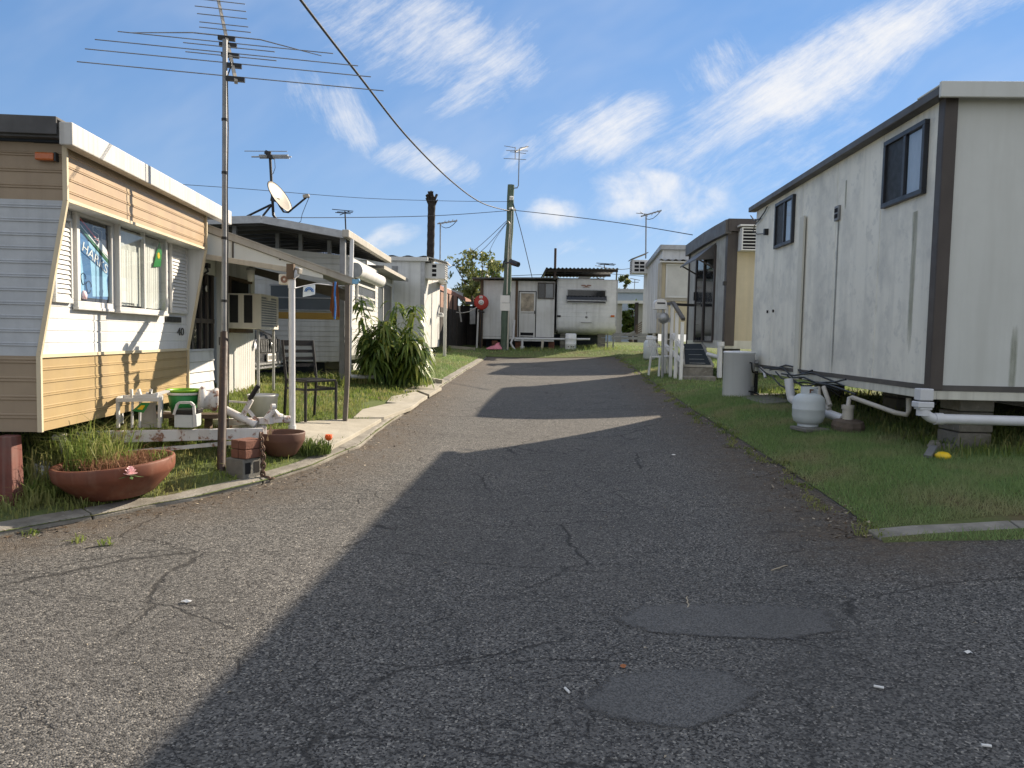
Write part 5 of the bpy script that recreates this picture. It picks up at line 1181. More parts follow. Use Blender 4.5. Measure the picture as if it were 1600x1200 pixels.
# brick and block pier under the coupling, chain
pc = on(380, 745); zz = pc.z
hp = thing('hitch_pier', (pc.x, pc.y, zz), 'brick stack on a hollow concrete block under the caravan coupling', 'pier')
fb_ = Fr((pc.x - .15, pc.y + .02), (.88, -.47), -1); ztb = zz + .15
mb = MB(); mb.box(fb_, .0, .20, -.20, 0, zz - .03, ztb); o = mb.build('concrete_block', CONCD, hp, bev=.008); fb2 = Fr(fb_.P(.20, 0, 0), (-fb_.n.x, -fb_.n.y), -1)
mb = MB(); mb.box(fb2, .02, .075, .0, .003, zz + .03, ztb - .03).box(fb2, .11, .165, .0, .003, zz + .03, ztb - .03); mb.build('block_hollow', DARKIN, o)
for i in range(2):
    for j in (0, 1):
        mb = MB(); mb.box(fb_, .05 + .085 * j, .13 + .085 * j, -.20, -.01, ztb + .075 * i + .004, ztb + .075 * (i + 1)); mb.build('brick', BRICK, hp, bev=.006)
c1 = on(410, 747); c0 = at(407, 681, c1.y + .04); cht = thing('chain', (c1.x, c1.y, zg(c1.x, c1.y)), 'rusty safety chain hanging from the caravan coupling to the kerb', 'chain')
mb = MB(); n = 11
def link(mb, c, d, fl, L=.056, W=.034, r=.0078):
    d = d.normalized(); x = d.cross(Vector((0, 1, 0))).normalized(); x = x if fl else d.cross(x).normalized(); pts = []
    for i in range(13): t = 2 * math.pi * i / 12; pts.append(c + d * (L / 2 * math.cos(t)) + x * (W / 2 * math.sin(t)))
    mb.tube(pts, r, 6, True, False)
for i in range(n): k = i / (n - 1); p = c0.lerp(c1, k); p.x += .012 * math.sin(k * 3); link(mb, p, c1 - c0, i % 2)
for i in range(3): link(mb, c1 + Vector((.03 * i, .01 * i, -.005)), Vector((1, .3, 0)), i % 2)
mb.build('links', RUSTC, cht)
# support at the near corner
rp = on(15, 786); rz = rp.z; pt = MB(); pt.hexa([Vector((rp.x + x, rp.y + y, z)) for z, w in ((rz - .05, .065), (z0 - .02, .055)) for x, y in ((-w, -w), (w, -w), (w, w), (-w, w))]); tag(pt.build('support_post', REDP, bev=.008), 'faded red timber support under the near corner of the beige caravan', 'post')
# mast of the big antenna
ma = thing('tv_antenna', at(345, 738, 6.57), 'tall television antenna with long bare elements on a mast behind the drawbar', 'antenna')
m0 = on(345, 738); m1 = at(350, 530, 6.57); m2 = at(351.5, 62, 6.57)
mb = MB(); mb.tube([m0 - Vector((0, 0, .1)), at(350.5, 520, 6.57)], .034, 12); mb.build('mast_sleeve', BROWNP, ma)
mb = MB(); mb.tube([m1, m2], .021, 10); mb.build('mast', GREYST, ma)
mb = MB(); mb.tube([at(u, v, 6.53) for u, v in ((356, 700), (357, 560), (355, 470), (356, 380), (355, 300), (356.5, 200), (355, 120), (362, 100), (358, 92))], .006, 5); mb.build('cable', BLACK, ma)
mb = MB()
for u, v in ((351, 187), (351, 270), (350.5, 372), (350, 470), (349, 533)): mb.tube([at(u, v - 2, 6.57), at(u, v + 2, 6.57)], .026, 10)
mb.build('cable_clip', BLACK, ma)
mb = MB(); mb.cbox(at(349, 533, 6.55), (.06, .05, .07)); mb.build('clamp', BLACK, ma)
# head: boom rises away; measured ends of each element at the boom's own distance
bo0, bo1 = at(369, 129, 6.35), at(338, -14, 7.9)
mb = MB(); mb.bar(bo0, bo1, .026, .026); mb.build('boom', DISHM, ma)
hx = [((134, 100), (583, 152)), ((139, 61), (569, 129)), ((152, 60), (551, 109)), ((187, 44), (515, 86)), ((290, 83), (430, 103)), ((295, 69), (416, 83)), ((197, 45), (500, 79))]
def onboom(k): return bo0.lerp(bo1, k)
els = [(.03, 2.46, 0), (.155, 2.36, 0), (.255, 2.22, 0), (.36, 1.86, 0), (.29, .78, .02), (.20, .76, .02), (.43, 1.70, 0), (.50, .46, 0), (.56, .44, 0), (.655, .46, 0), (.745, .48, 0), (.84, .50, 0), (.93, .50, 0)]
cr_ = Vector((.985, .17, -.02)).normalized()
for k, L, dz in els:
    p = onboom(k) + Vector((0, 0, .02 + dz)); e = MB()
    if k == .43:
        a, b = p - cr_ * L / 2 + Vector((0, 0, -.06)), p + cr_ * L / 2 + Vector((0, 0, -.09)); e.tube([a, p - cr_ * .3, p, p + cr_ * .3, b], [.004, .006, .007, .006, .004], 5)
    else: e.tube([p - cr_ * L / 2, p + cr_ * L / 2], .0048, 5)
    e.build('antenna_element', GREYST, ma)
for k in (.03, .155, .255, .36, .43): p = onboom(k); mb = MB(); mb.bar(p - cr_ * .075, p + cr_ * .075, .04, .035); mb.build('insulator', BLACK, ma)

# ------------------------------------------------------------------ pots and plants on the verge
def bowl(c, r, h, tilt, mat, label, name='planter_bowl'):
    R = Matrix.Rotation(tilt[1], 3, 'Y') @ Matrix.Rotation(tilt[0], 3, 'X'); root = thing(name, c, label, 'planter')
    mb = MB(); mb.lathe(c, [(0, 0), (r * .55, 0), (r * .62, h * .06), (r * .86, h * .42), (r * .885, h * .48), (r * .97, h * .62), (r * .985, h * .70), (r, h * .95), (r * .985, h), (r * .93, h), (r * .90, h * .9), (r * .84, h * .62), (0, h * .6)], 40, R); mb.build('pot', mat, root)
    mb = MB(); mb.lathe(c, [(r * .87, h * .74), (r * .6, h * .80), (r * .3, h * .79), (0, h * .81)], 24, R); mb.build('soil', POTSOIL, root); return root
bc_ = on(184, 770); bc_.z -= .01
bowl(bc_, .405, .25, (rad(2), rad(-4.5)), TERRA, 'wide tilted terracotta bowl of dry stems and a pink rose at the kerb')
bs = on(440, 711); bowl(bs, .205, .21, (0, 0), TERRAD, 'small brown terracotta bowl behind the caravan coupling')
top = bc_.z + .20
def stalks(c, n, r, h, w, mat, name, label, cat, lean=.9, flat=1.0):
    pts = []
    while len(pts) < n:
        x, y = random.uniform(-r, r), random.uniform(-r, r) * flat
        if x * x + (y / flat) ** 2 < r * r: pts.append((c.x + x, c.y + y))
    V, Fc, R = blades('s', pts, lambda a, b: c.z + .02 * math.sin(9 * a), h, w, None, lean, .4, 2); return tag(np_mesh(name, V, Fc, mat, R, base=tuple(c)), label, cat)
stalks(Vector((bc_.x + .06, bc_.y, top - .02)), 900, .28, .11, .006, DRYST, 'dry_plant', 'dead red brown stems filling the wide tilted bowl', 'dry plant', 1.3)
stalks(Vector((bc_.x - .20, bc_.y + .12, top - .03)), 420, .24, .26, .008, WEED, 'grass_tuft', 'tall green grass growing at the back of the wide tilted bowl', 'grass tuft', 1.0)
stalks(Vector((bc_.x + .30, bc_.y + .05, top - .01)), 60, .07, .12, .007, WEED, 'grass_tuft', 'thin weeds at the road end of the wide tilted bowl', 'grass tuft', 1.0)
ro = at(204, 738, bc_.y - .33)
rs = thing('rose', ro - Vector((0, 0, .05)), 'pale pink rose lying on the rim of the wide tilted bowl', 'flower')
mb = MB()
for lay, (rr, hh_, n) in enumerate(((.014, .030, 3), (.024, .030, 5), (.036, .026, 6), (.044, .014, 6))):
    for i in range(n):
        t = 2 * math.pi * i / n + lay; w = 1.1 * math.pi / n * 1.3; pts = []
        for a in (-w, -w * .5, 0, w * .5, w):
            for b in (0, .5, 1): pts.append(ro + Vector((rr * (.35 + .65 * b) * math.cos(t + a), rr * (.35 + .65 * b) * math.sin(t + a), -.02 + hh_ * b + .01 * (3 - lay))))
        mb.add(pts, [(3 * j + q_, 3 * j + 3 + q_, 3 * j + 4 + q_, 3 * j + 1 + q_) for j in range(4) for q_ in (0, 1)], True)
mb.build('petals', ROSE, rs)
mb = MB()
for t in (.3, 1.5, 2.7, 4.0, 5.3): mb.add([ro + Vector((0, 0, -.02)), ro + Vector((.05 * math.cos(t - .25), .05 * math.sin(t - .25), -.03)), ro + Vector((.085 * math.cos(t), .085 * math.sin(t), -.035)), ro + Vector((.05 * math.cos(t + .25), .05 * math.sin(t + .25), -.03))], [(0, 1, 2, 3)])
mb.tube([ro + Vector((0, 0, -.02)), ro + Vector((-.02, .05, -.05)), ro + Vector((-.05, .14, -.06))], .004, 5); mb.build('leaves', STEM, rs)
# grass around them
for (u, v, d, n, h, r, lab) in ((120, 705, 5.65, 260, .36, .17, 'thick tall grass clump under the caravan floor by the wide bowl'), (75, 745, 5.45, 160, .26, .14, 'straggly grass clump beside the red support post'), (270, 700, 6.4, 330, .22, .26, 'pale grass clump under the middle of the drawbar'),
                                 (318, 705, 6.75, 240, .20, .22, 'grass clump between the antenna mast and the drawbar'), (360, 700, 6.9, 140, .17, .13, 'bright grass clump behind the brick hitch pier'), (60, 800, 5.0, 110, .15, .12, 'low grass clump beside the kerb under the caravan corner'),
                                 (160, 690, 5.75, 230, .33, .16, 'tall grass clump in front of the caravan drawbar'), (30, 815, 4.85, 80, .10, .12, 'short grass clump at the kerb corner')):
    p = at(u, v, d); p.x = min(p.x, xl(p.y) - .2 - r); tuft(p.x, p.y, n, h, r, .009, lab, group='grass clumps around the drawbar')
fp = on(488, 708); tuft(fp.x, fp.y, 420, .13, .17, .010, 'leafy green clump with an orange flower at the kerb edge', mat=TREEL2, name='garden_plant', cat='plant', lean=1.2)
fo = at(513.5, 684, fp.y + .05); fr_ = thing('flower', (fo.x, fo.y, zg(fo.x, fo.y)), 'single bright orange flower beside the small brown bowl', 'flower')
mb = MB(); mb.lathe(fo, [(0, -.03), (.025, -.02), (.036, .005), (.028, .03), (0, .034)], 9, None, False)
for i in range(9): t = i * .7; mb.add([fo + Vector((0, 0, 0)), fo + Vector((.03 * math.cos(t - .3), .03 * math.sin(t - .3), .03)), fo + Vector((.05 * math.cos(t), .05 * math.sin(t), .02)), fo + Vector((.03 * math.cos(t + .3), .03 * math.sin(t + .3), .03))], [(0, 1, 2, 3)])
mb.build('petals', ORANGE, fr_)
mb = MB(); mb.tube([(fo.x, fo.y, zg(fo.x, fo.y)), fo], .005, 5); mb.build('stem', STEM, fr_)
q = on(62, 752); pp = MB(); pp.lathe(q, [(0, 0), (.05, 0), (.065, .14), (.06, .14), (.045, .01), (0, .01)], 16, Matrix.Rotation(.25, 3, 'Y')); tag(pp.build('flower_pot', PVC), 'white plastic flower pot in the grass near the red post', 'flower pot')
mb = MB(); mb.tube([at(85, 683, 5.5), at(118, 695, 5.75)], .022, 8).tube([at(98, 678, 5.55), at(97, 720, 5.6)], .028, 8); tag(mb.build('waste_pipe', PVCD), 'short grimy pipe hanging below the beige caravan near its corner', 'waste pipe')
q = at(300, 702, 6.5); q.z = zg(q.x, q.y); mb = MB(); mb.lathe(q, [(0, 0), (.04, 0), (.06, .06), (.075, .13), (.07, .13), (.05, .03), (0, .02)], 14, Matrix.Rotation(-1.0, 3, 'Y')); tag(mb.build('flower_pot', TERRAD), 'small pot tipped over in the grass under the drawbar', 'flower pot')
mb = MB(); mb.prism([at(u, v, 6.38) for u, v in ((416, 688), (423, 663), (424, 684), (419, 689))], (.004, .003, 0)); tag(mb.build('leaf', M('dry_tan_leaf', (.42, .28, .15), .8, 0, .2, 30)), 'dry tan leaf caught at the end of the drawbar', 'leaf')

# ------------------------------------------------------------------ annex built on to caravan 40
AX = Fr((-3.46, 7.82), (-.03, 1), -1)
L_ = lambda u, v=500, t=0.: AX.uv(u, v, t)[0]
Z_ = lambda u, v, t=0.: AX.uv(u, v, t)[1]
ax = thing('annex', (-3.46, 7.82, zb(8)), 'white clad annex with a dark glazed entry behind the beige caravan', 'annex')
zf_ax = zb(9) + .02; le = L_(398)
mb = MB(); mb.vprofile(AX, zf_ax, Z_(378, 516), vgrooves(L_(352), le, .075, .006, .007)); mb.build('grooved_panel', WHITE, ax)
mb = MB(); mb.vprofile(AX, Z_(378, 438), 2.55, [(L_(352), 0), (le, 0)]).box(AX, L_(392, 480), le, -.02, .0, Z_(378, 516), Z_(378, 438)); mb.build('upper_panel', WHITE2, ax)
q0 = L_(357), L_(392); mb = MB(); mb.box(AX, q0[0], q0[1], -.05, -.03, Z_(378, 516), Z_(378, 438)); mb.build('window_opening', DARKIN, ax)
mb = MB(); mb.box(AX, q0[0], q0[1], -.03, .02, Z_(378, 441), Z_(378, 436)).box(AX, q0[0], q0[1], -.02, .03, Z_(378, 520), Z_(378, 514)).box(AX, q0[0], q0[0] + .05, -.02, .02, Z_(378, 514), Z_(378, 441)); mb.build('window_frame', WOODB, ax)
mb = MB(); mb.profile(AX, L_(285), L_(332), laps(zf_ax, Z_(315, 545), .115, .022)); mb.build('weatherboards', WHITE2, ax)
mb = MB(); mb.box(AX, L_(300), L_(332), -.02, -.005, Z_(315, 545), Z_(320, 428)); dg_ = mb.build('glazing', DGLASS, ax)
mb = MB(); 
for u in (312, 322, 331): mb.box(AX, L_(u) - .02, L_(u) + .02, -.004, .02, Z_(315, 545), Z_(320, 428))
mb.box(AX, L_(300), L_(333), -.004, .018, Z_(320, 505), Z_(320, 498)); mb.build('glazing_bar', BROWN, dg_)
mb = MB(); mb.lathe(AX.P(L_(321), .012, Z_(321, 451)), [(0, 0), (.035, 0), (.035, .008), (0, .008)], 14, AX.n.to_track_quat('Z', 'Y').to_matrix()); mb.build('sticker', PAPERW, dg_)
mb = MB(); mb.box(AX, L_(300), le, -.03, -.006, Z_(320, 428), 2.55); mb.build('upper_panel', CREAMP, ax)
mb = MB(); mb.box(AX, L_(338), L_(347), .0, .07, zf_ax, Z_(340, 405)); mb.build('door_post', WHITE, ax, bev=.004)
mb = MB(); mb.box(AX, L_(347), L_(353), -.06, -.02, zf_ax, Z_(340, 430)); mb.build('gap_shade', DARKIN, ax)  # near-black strip painted in for the shaded gap beside the post
mb = MB(); bx = Fr(AX.P(le, -.001, 0), (-1, -.03), 1); mb.box(Fr(AX.P(le, 0, 0), (-1, 0), -1), .0, 2.2, -.03, .0, zf_ax, 2.5); mb.build('back_wall', WHITE2, ax)
# verandah roof with its diagonal edge beam
pf = on(539, 661); df = on(456.5, 674); A = at(322, 357, 7.9); B = at(553, 441, pf.y); C = at(470, 424, df.y); D = at(315, 400, 7.85); print('verandah', pf, df)
vr = thing('verandah_roof', (A.x, A.y, 2.1), 'sloping verandah roof with a long grey edge beam beside the beige caravan', 'verandah')
mb = MB(); mb.bar(A, B, .05, .068); mb.build('edge_beam', FASCIA, vr, bev=.006)
mb = MB(); mb.bar(A + Vector((0, 0, .040)), B + Vector((0, 0, .040)), .07, .012); mb.build('flashing', FASCIA, vr)
k = (C.x - A.x) / (B.x - A.x); AC_ = A.lerp(B, k); dn = (B - A).cross(Vector((0, 0, 1))).normalized() * .012
mb = MB(); mb.prism([A - Vector((0, 0, .04)), AC_ - Vector((0, 0, .04)), Vector((AC_.x, AC_.y, C.z)), Vector((A.x, A.y, D.z))], -dn); ip = mb.build('infill_panel', CREAMP, vr)
mb = MB()
for t in (.22, .62): p = A.lerp(AC_, t); mb.bar(Vector((p.x, p.y, p.z - .04)) + dn * .6, Vector((p.x, p.y, D.z)) + dn * .6, .015, .015)
mb.build('panel_joint', BROWNF, ip)
mb = MB(); mb.bar(D, C, .055, .055); mb.build('gutter', FASCIA, vr, bev=.006)
mb = MB(); q = [A + Vector((0, .02, .03)), B + Vector((0, .02, .03)), Vector((-2.70, 12.0, B.z + .12)), Vector((A.x, 12.0, A.z + .03))]; mb.prism(q, (0, 0, .02)); q = [A + Vector((0, .02, .03)), Vector((A.x, 12.0, A.z + .03)), Vector((-5.2, 12.0, A.z + .12)), Vector((-5.2, 8.02, A.z + .12))]; mb.prism(q, (0, 0, .02)); mb.build('roof_sheet', CORR, vr)
mb = MB()
for y in (10.2, 11.1, 11.9): xe = B.x + (-2.70 - B.x) * (y - B.y) / (12 - B.y); mb.bar((xe, y, B.z - .02), (-4.6, y, A.z - .0), .045, .07)
mb.build('rafter', WOODG, vr)
mb = MB(); pm_ = at(542.5, 595, pf.y); pt_ = at(543, 445, pf.y); mb.bar(pf, pm_, .042, .048).bar(pm_, pt_, .042, .048); mb.build('post', WOODG, vr)
dp2 = thing('downpipe', df, 'white downpipe post at the corner of the verandah beside the beige caravan', 'downpipe')
t1 = at(456, 447, df.y); mb = MB(); mb.tube([df, t1], .032, 12).tube([t1 + Vector((0, 0, -.02)), t1 + Vector((0, 0, .05))], .038, 12).tube([df + Vector((0, 0, -.02)), df + Vector((0, 0, .06))], .040, 12); mb.build('pipe', PVC, dp2)
mb = MB(); mb.tube([t1 + Vector((0, 0, .04)), t1 + Vector((.005, 0, .09)), t1 + Vector((.04, .01, .12)), t1 + Vector((.06, .02, .17)), at(468, 423, df.y + .03)], .034, 10); mb.build('elbow', PVC, dp2)
mb = MB(); mb.cbox(t1 + Vector((-.005, -.02, .14)), (.07, .06, .15)); mb.build('rainhead', WOODB, dp2)
# window air conditioner on legs
l0, l1 = 1.18, 1.93
acx = thing('air_conditioner', AX.P(1.5, .2, Z_(378, 516)), 'aged window air conditioner with dark side slots held on two thin legs', 'air conditioner')
za, zb2 = at(412, 514, 9.0).z, at(412, 459, 9.0).z; T = .42
mb = MB(); mb.box(AX, l0, l1, -.02, T, za, zb2); mb.build('casing', ACW, acx, bev=.01)
sd_ = Fr(AX.P(l0, 0, 0), (AX.n.x, AX.n.y), -1)
mb = MB(); mb.box(sd_, .07, .17, -.0, .006, za + .07, zb2 - .02).box(sd_, .24, .34, 0, .006, za + .07, zb2 - .02); mb.build('side_slot', BLACK, acx)
mb = MB(); mb.box(AX, l0, l1, T + .001, T + .02, zb2 - .03, zb2).box(AX, l0, l1, T + .001, T + .02, za, za + .03).box(AX, l0, l0 + .03, T + .001, T + .02, za + .03, zb2 - .03).box(AX, l1 - .04, l1, T + .001, T + .02, za + .03, zb2 - .03)
for i in range(1, 12): z = za + .03 + (zb2 - za - .06) * i / 12; mb.box(AX, l0 + .03, l1 - .04, T + .006, T + .016, z - .005, z + .005)
mb.box(AX, l0 + .28, l0 + .42, T + .004, T + .022, zb2 - .07, zb2 - .03); mb.build('grille', ACW, acx)
mb = MB(); mb.box(AX, l0 + .03, l1 - .04, T + .0012, T + .004, za + .03, zb2 - .03); mb.build('grille_backing', GREYST, acx)
for l in (l0 + .06, l1 - .05):
    p = AX.P(l, T - .03, za); mb = MB(); mb.bar(p, (p.x, p.y, zg(p.x, p.y)), .028, .028); mb.build('leg', GALV, acx)
# small things on the verandah
q = at(392, 428, 8.7); lf = thing('porch_light', q, 'jar shaped porch light under the verandah gutter', 'lamp'); mb = MB(); mb.lathe(q, [(0, -.09), (.035, -.085), (.04, -.02), (.04, .04), (0, .05)], 12); mb.build('glass', ACW2, lf); mb = MB(); mb.lathe(q + Vector((0, 0, .04)), [(0, 0), (.05, 0), (.05, .03), (0, .035)], 12).cbox(q + Vector((.0, .0, .09)), (.03, .03, .06)); mb.build('cap', GREYST, lf)
q = at(322, 415, 8.0); mb = MB(); mb.cbox(q, (.07, .07, .05)).tube([q, q + Vector((.02, 0, -.06)), q + Vector((-.04, 0, -.10))], .012, 6); tag(mb.build('bracket', BLACK), 'small black bracket under the verandah gutter by the caravan', 'bracket')
q = at(446, 437, df.y + .1); fb = thing('fan_box', q, 'cream box with a round patterned face under the verandah edge', 'box'); mb = MB(); mb.cbox(q, (.115, .08, .10)); mb.build('casing', ACW, fb, bev=.01); mb = MB(); mb.lathe(q + Vector((0, -.042, 0)), [(.012, 0), (.035, 0), (.035, .004)], 16, Matrix.Rotation(rad(90), 3, 'X')); mb.build('dial', BROWNPAN, fb)
# hung washing
q = [at(u, v, df.y + .3) for u, v in ((474, 446), (492, 443), (491.5, 460), (484, 462), (473, 464))]
cl = thing('tea_towel', q[2], 'white tea towel with a blue arch print pegged under the verandah beam', 'cloth'); mb = MB(); mb.prism(q, (.002, .004, 0)); mb.build('cloth', PAPERB, cl)
mb = MB(); cc = at(483, 456, df.y + .29)
for r0 in (.030, .044): mb.tube([cc + Vector((r0 * math.cos(t), -.002, r0 * math.sin(t))) for t in [math.pi * i / 8 for i in range(9)]], .005, 4)
mb.build('print', BLUEC, cl)
mb = MB(); mb.tube([at(457, 451, df.y), at(474, 447, df.y + .3), at(494, 443, df.y + .3), at(520, 446, pf.y - .1), at(541, 447, pf.y)], .006, 5); tag(mb.build('clothes_line', PVC), 'thin white line strung between the downpipe and the verandah post', 'line')
wt = thing('work_towel', at(522, 498, pf.y - .1), 'rust brown towel with a blue cord hanging from the verandah beam', 'cloth')
mb = MB(); n = 8; top_ = [at(520 + 8 * i / n, 441, pf.y - .12 + .02 * (i % 2)) for i in range(n + 1)]; bot_ = [at(515 + 16 * i / n, (484 if i < 2 else 494) + (2 if i % 2 else 0), pf.y - .12 + .04 * (i % 2)) for i in range(n + 1)]
mb.add(top_ + bot_, [(i, i + 1, n + 2 + i, n + 1 + i) for i in range(n)], True); mb.build('cloth', BROWNC, wt)
mb = MB(); mb.tube([at(u, v, pf.y - .18) for u, v in ((524, 440), (523, 460), (524, 480), (523, 499))], .011, 6); mb.build('cord', BLUEC, wt)
q = at(555, 440, pf.y); mb = MB(); mb.cbox(q, (.07, .05, .05), .3).tube([q, q + Vector((.05, 0, .02))], .018, 6); tag(mb.build('peg', M('pale_blue_plastic', (.20, .42, .62), .5)), 'pale blue peg clipped to the end of the verandah beam', 'peg')
# black slatted chair
def metal_chair(c, rz):
    root = thing('dining_chair', c, 'black metal chair with a ladder back on the concrete apron', 'chair'); R = Matrix.Rotation(rz, 3, 'Z'); W = lambda x, y, z: c + R @ Vector((x, y, z)); w = .19; sh_ = .43
    mb = MB(); mb.hexa([W(-w, -.2, sh_ - .012), W(w, -.2, sh_ - .012), W(w, .2, sh_ - .012), W(-w, .2, sh_ - .012), W(-w, -.2, sh_ + .014), W(w, -.2, sh_ + .014), W(w, .2, sh_ + .014), W(-w, .2, sh_ + .014)]); mb.build('seat', BLACK, root, bev=.006)
    for s in (-1, 1):
        mb = MB(); mb.bar(W(s * w, -.19, 0), W(s * w, -.19, sh_ - .012), .026, .026); mb.build('leg', BLACK, root)
        mb = MB(); mb.bar(W(s * w, .23, 0), W(s * w, .19, sh_ - .01), .026, .026).bar(W(s * w, .19, sh_ - .01), W(s * w, .27, .86), .026, .026); mb.build('leg', BLACK, root)
    mb = MB()
    for z, h in ((.83, .06), (.74, .035), (.66, .035), (.585, .035)): y = .19 + .08 * (z - sh_) / .43; mb.bar(W(-w, y, z), W(w, y, z), .015, h)
    mb.build('backrest', BLACK, root)
    mb = MB(); mb.bar(W(-w, -.19, sh_ - .09), W(w, -.19, sh_ - .09), .018, .025).bar(W(-w, -.19, sh_ - .09), W(-w, .2, sh_ - .09), .018, .025).bar(W(w, -.19, sh_ - .09), W(w, .2, sh_ - .09), .018, .025); mb.build('rail', BLACK, root)
cq = on(486, 655, .026); cq.z += .026; metal_chair(cq, rad(48))
q = on(411, 656); bk_ = thing('bucket', q, 'white square bucket beside the thin legs of the air conditioner', 'bucket'); mb = MB(); mb.lathe(q, [(0, 0), (.13, 0), (.15, .24), (.16, .25), (.16, .27), (.14, .27), (.12, .02), (0, .02)], 20); mb.build('body', WHITE, bk_)
# car under the verandah, nose to the lane
def car():
    cx, cy = -3.62, 11.05; z = zg(-4.2, 11.05); root = thing('parked_car', (cx - 1.6, cy, z), 'dark grey car parked nose out beneath the verandah roof', 'car'); hw = .84
    W = lambda x, y, h: Vector((cx - x, cy + y, z + h))
    secs = [(0.0, .62, .26, .60, .72), (.06, .76, .20, .70, .78), (.25, .83, .18, .78, .80), (.95, hw, .18, .90, .78), (1.15, hw, .18, .93, .76), (2.9, hw, .18, .95, .76), (3.6, .80, .20, .94, .74), (3.75, .70, .28, .86, .7)]
    mb = MB(); pts = []; n = 12
    for x, w, b, t, k in secs:
        ring = [(-w * .92, b), (-w, b + .12), (-w, (b + t) / 2), (-w * .97, t - .10), (-w * k, t - .02), (-w * .4, t + .015), (w * .4, t + .015), (w * k, t - .02), (w * .97, t - .10), (w, (b + t) / 2), (w, b + .12), (w * .92, b)]
        pts += [W(x, y, h) for y, h in ring]
    fs = [(i * n + j, i * n + (j + 1) % n, (i + 1) * n + (j + 1) % n, (i + 1) * n + j) for i in range(len(secs) - 1) for j in range(n)]
    mb.add(pts, fs, True).add(pts[:n], [tuple(range(n))]).add(pts[-n:], [tuple(range(n))[::-1]]); mb.build('body', CARD, root)
    mb = MB(); g = [(1.05, .92, .80), (1.75, 1.38, .62), (2.9, 1.40, .62), (3.55, .95, .74)]; pts = []
    for x, t, w in g: pts += [W(x, -w, t - .02), W(x, -w * .9, t), W(x, w * .9, t), W(x, w, t - .02)]
    low = [W(1.05, -.8, .9), W(1.05, .8, .9)]
    mb.add(pts, [(i * 4 + j, i * 4 + j + 1, i * 4 + 5 + j, i * 4 + 4 + j) for i in range(3) for j in range(3)], True)
    for s, j in ((-1, 0), (1, 3)): mb.add([W(x, s * w, t - .02) for x, t, w in g] + [W(3.55, s * .8, .9), W(1.05, s * .82, .9)], [(0, 1, 2, 3, 4, 5)])
    mb.build('cabin_glass', DGLASS, root)
    mb = MB(); mb.prism([W(-.012, y, h) for y, h in ((-.50, .56), (-.42, .46), (.42, .46), (.50, .56), (.46, .66), (-.46, .66))], (-.02, 0, 0)); gr = mb.build('grille', BLACK, root)
    mb = MB()
    for i in range(9): mb.bar(W(-.016, -.42 + .1 * i, .47), W(-.012, -.36 + .09 * i, .65), .010, .012); mb.bar(W(-.016, -.36 + .09 * i, .47), W(-.012, -.42 + .1 * i, .65), .010, .012)
    mb.build('grille_mesh', GALV, gr)
    mb = MB(); mb.lathe(W(-.03, 0, .57), [(0, 0), (.05, 0), (.05, .012), (0, .015)], 14, Matrix.Rotation(rad(90), 3, 'Y')); mb.build('badge', GALV, gr)
    for s in (-1, 1):
        mb = MB(); mb.hexa([W(.05, s * .48, .54), W(.20, s * .79, .56), W(.32, s * .80, .66), W(.10, s * .46, .67), W(.01, s * .48, .55), W(.12, s * .80, .57), W(.26, s * .815, .67), W(.06, s * .46, .69)]); mb.build('headlight', HEAD, root)
    mb = MB(); mb.cbox(W(-.03, 0, .385), (.02, .37, .115)); nb = mb.build('number_plate', PAPERW, root)
    mb = MB()
    for i in range(6): mb.cbox(W(-.042, -.14 + .055 * i + (.012 if i > 2 else 0), .385), (.004, .024, .06))
    mb.build('plate_characters', BLACK, nb)
    mb = MB(); mb.bar(W(-.01, -.62, .30), W(-.01, .62, .30), .02, .03).bar(W(.0, -.62, .24), W(.0, .62, .24), .02, .02); mb.build('bumper_strip', GALV, root)
    for x in (.75, 3.0):
        for s in (-1, 1):
            w = MB(); R = Matrix.Rotation(rad(90), 3, 'X'); w.lathe(W(x, s * .76, .30), [(.18, -.10), (.29, -.10), (.305, -.07), (.305, .07), (.29, .10), (.18, .10)], 24, R); wo = w.build('wheel', RUBBER, root); h = MB(); h.lathe(W(x, s * .80, .30), [(0, -.05), (.19, -.05), (.19, .05), (0, .04)], 18, R); h.build('rim', GALV, wo)
car()

# ------------------------------------------------------------------ second caravan with roll-out awning, under its own tall roof
C2 = Fr((-2.92, 13.25), (-.01, 1), -1); C2E = Fr((-2.92, 13.25), (-1, -.01), 1)
e = lambda u, v: C2E.uv(u, v)
c2 = thing('caravan', (-2.92, 13.25, zg(-3, 13.3)), 'white caravan with yellow stripe and rolled awning under a tall dark carport roof', 'caravan')
zb0 = e(500, 564)[1]; zs0 = e(500, 499)[1]; zs1 = e(500, 486)[1]; zw1 = e(500, 446)[1]; ztr = e(530, 400)[1]; ztl = e(416, 386)[1]; ll = e(416, 386)[0]; WW = 2.45
mb = MB(); mb.profile(C2E, 0, WW, laps(zb0, zs0, .088, .010)); mb.build('end_panel', WHITE2, c2)
mb = MB(); mb.profile(C2E, 0, WW, ribs(zw1, ztr, .10, .008)).prism([C2E.P(l, -.01, z) for l, z in ((0, ztr), (ll, ztl), (WW, ztl - .03), (WW, ztr))], C2E.n * .012); mb.build('end_panel', WHITE, c2)
mb = MB(); mb.box(C2E, 0, WW, -.02, 0, zs1, zw1); eb = mb.build('end_panel', WHITE2, c2)
mb = MB(); mb.box(C2E, .05, 1.38, .0, .03, zs1 + .01, zw1 - .01); wi = mb.build('window', BGLASS, c2)
mb = MB(); zm = (zs1 + zw1) / 2
for z in (zs1 + .01, zm, zw1 - .01): mb.box(C2E, .03, 1.4, .031, .045, z - .012, z + .012)
mb.build('window_bar', GALV, wi)
mb = MB(); mb.box(C2E, 0, WW, .0, .012, zs0, zs1); mb.build('stripe', M('mustard_stripe', (.36, .22, .05), .5, 0, .1, 4), c2)
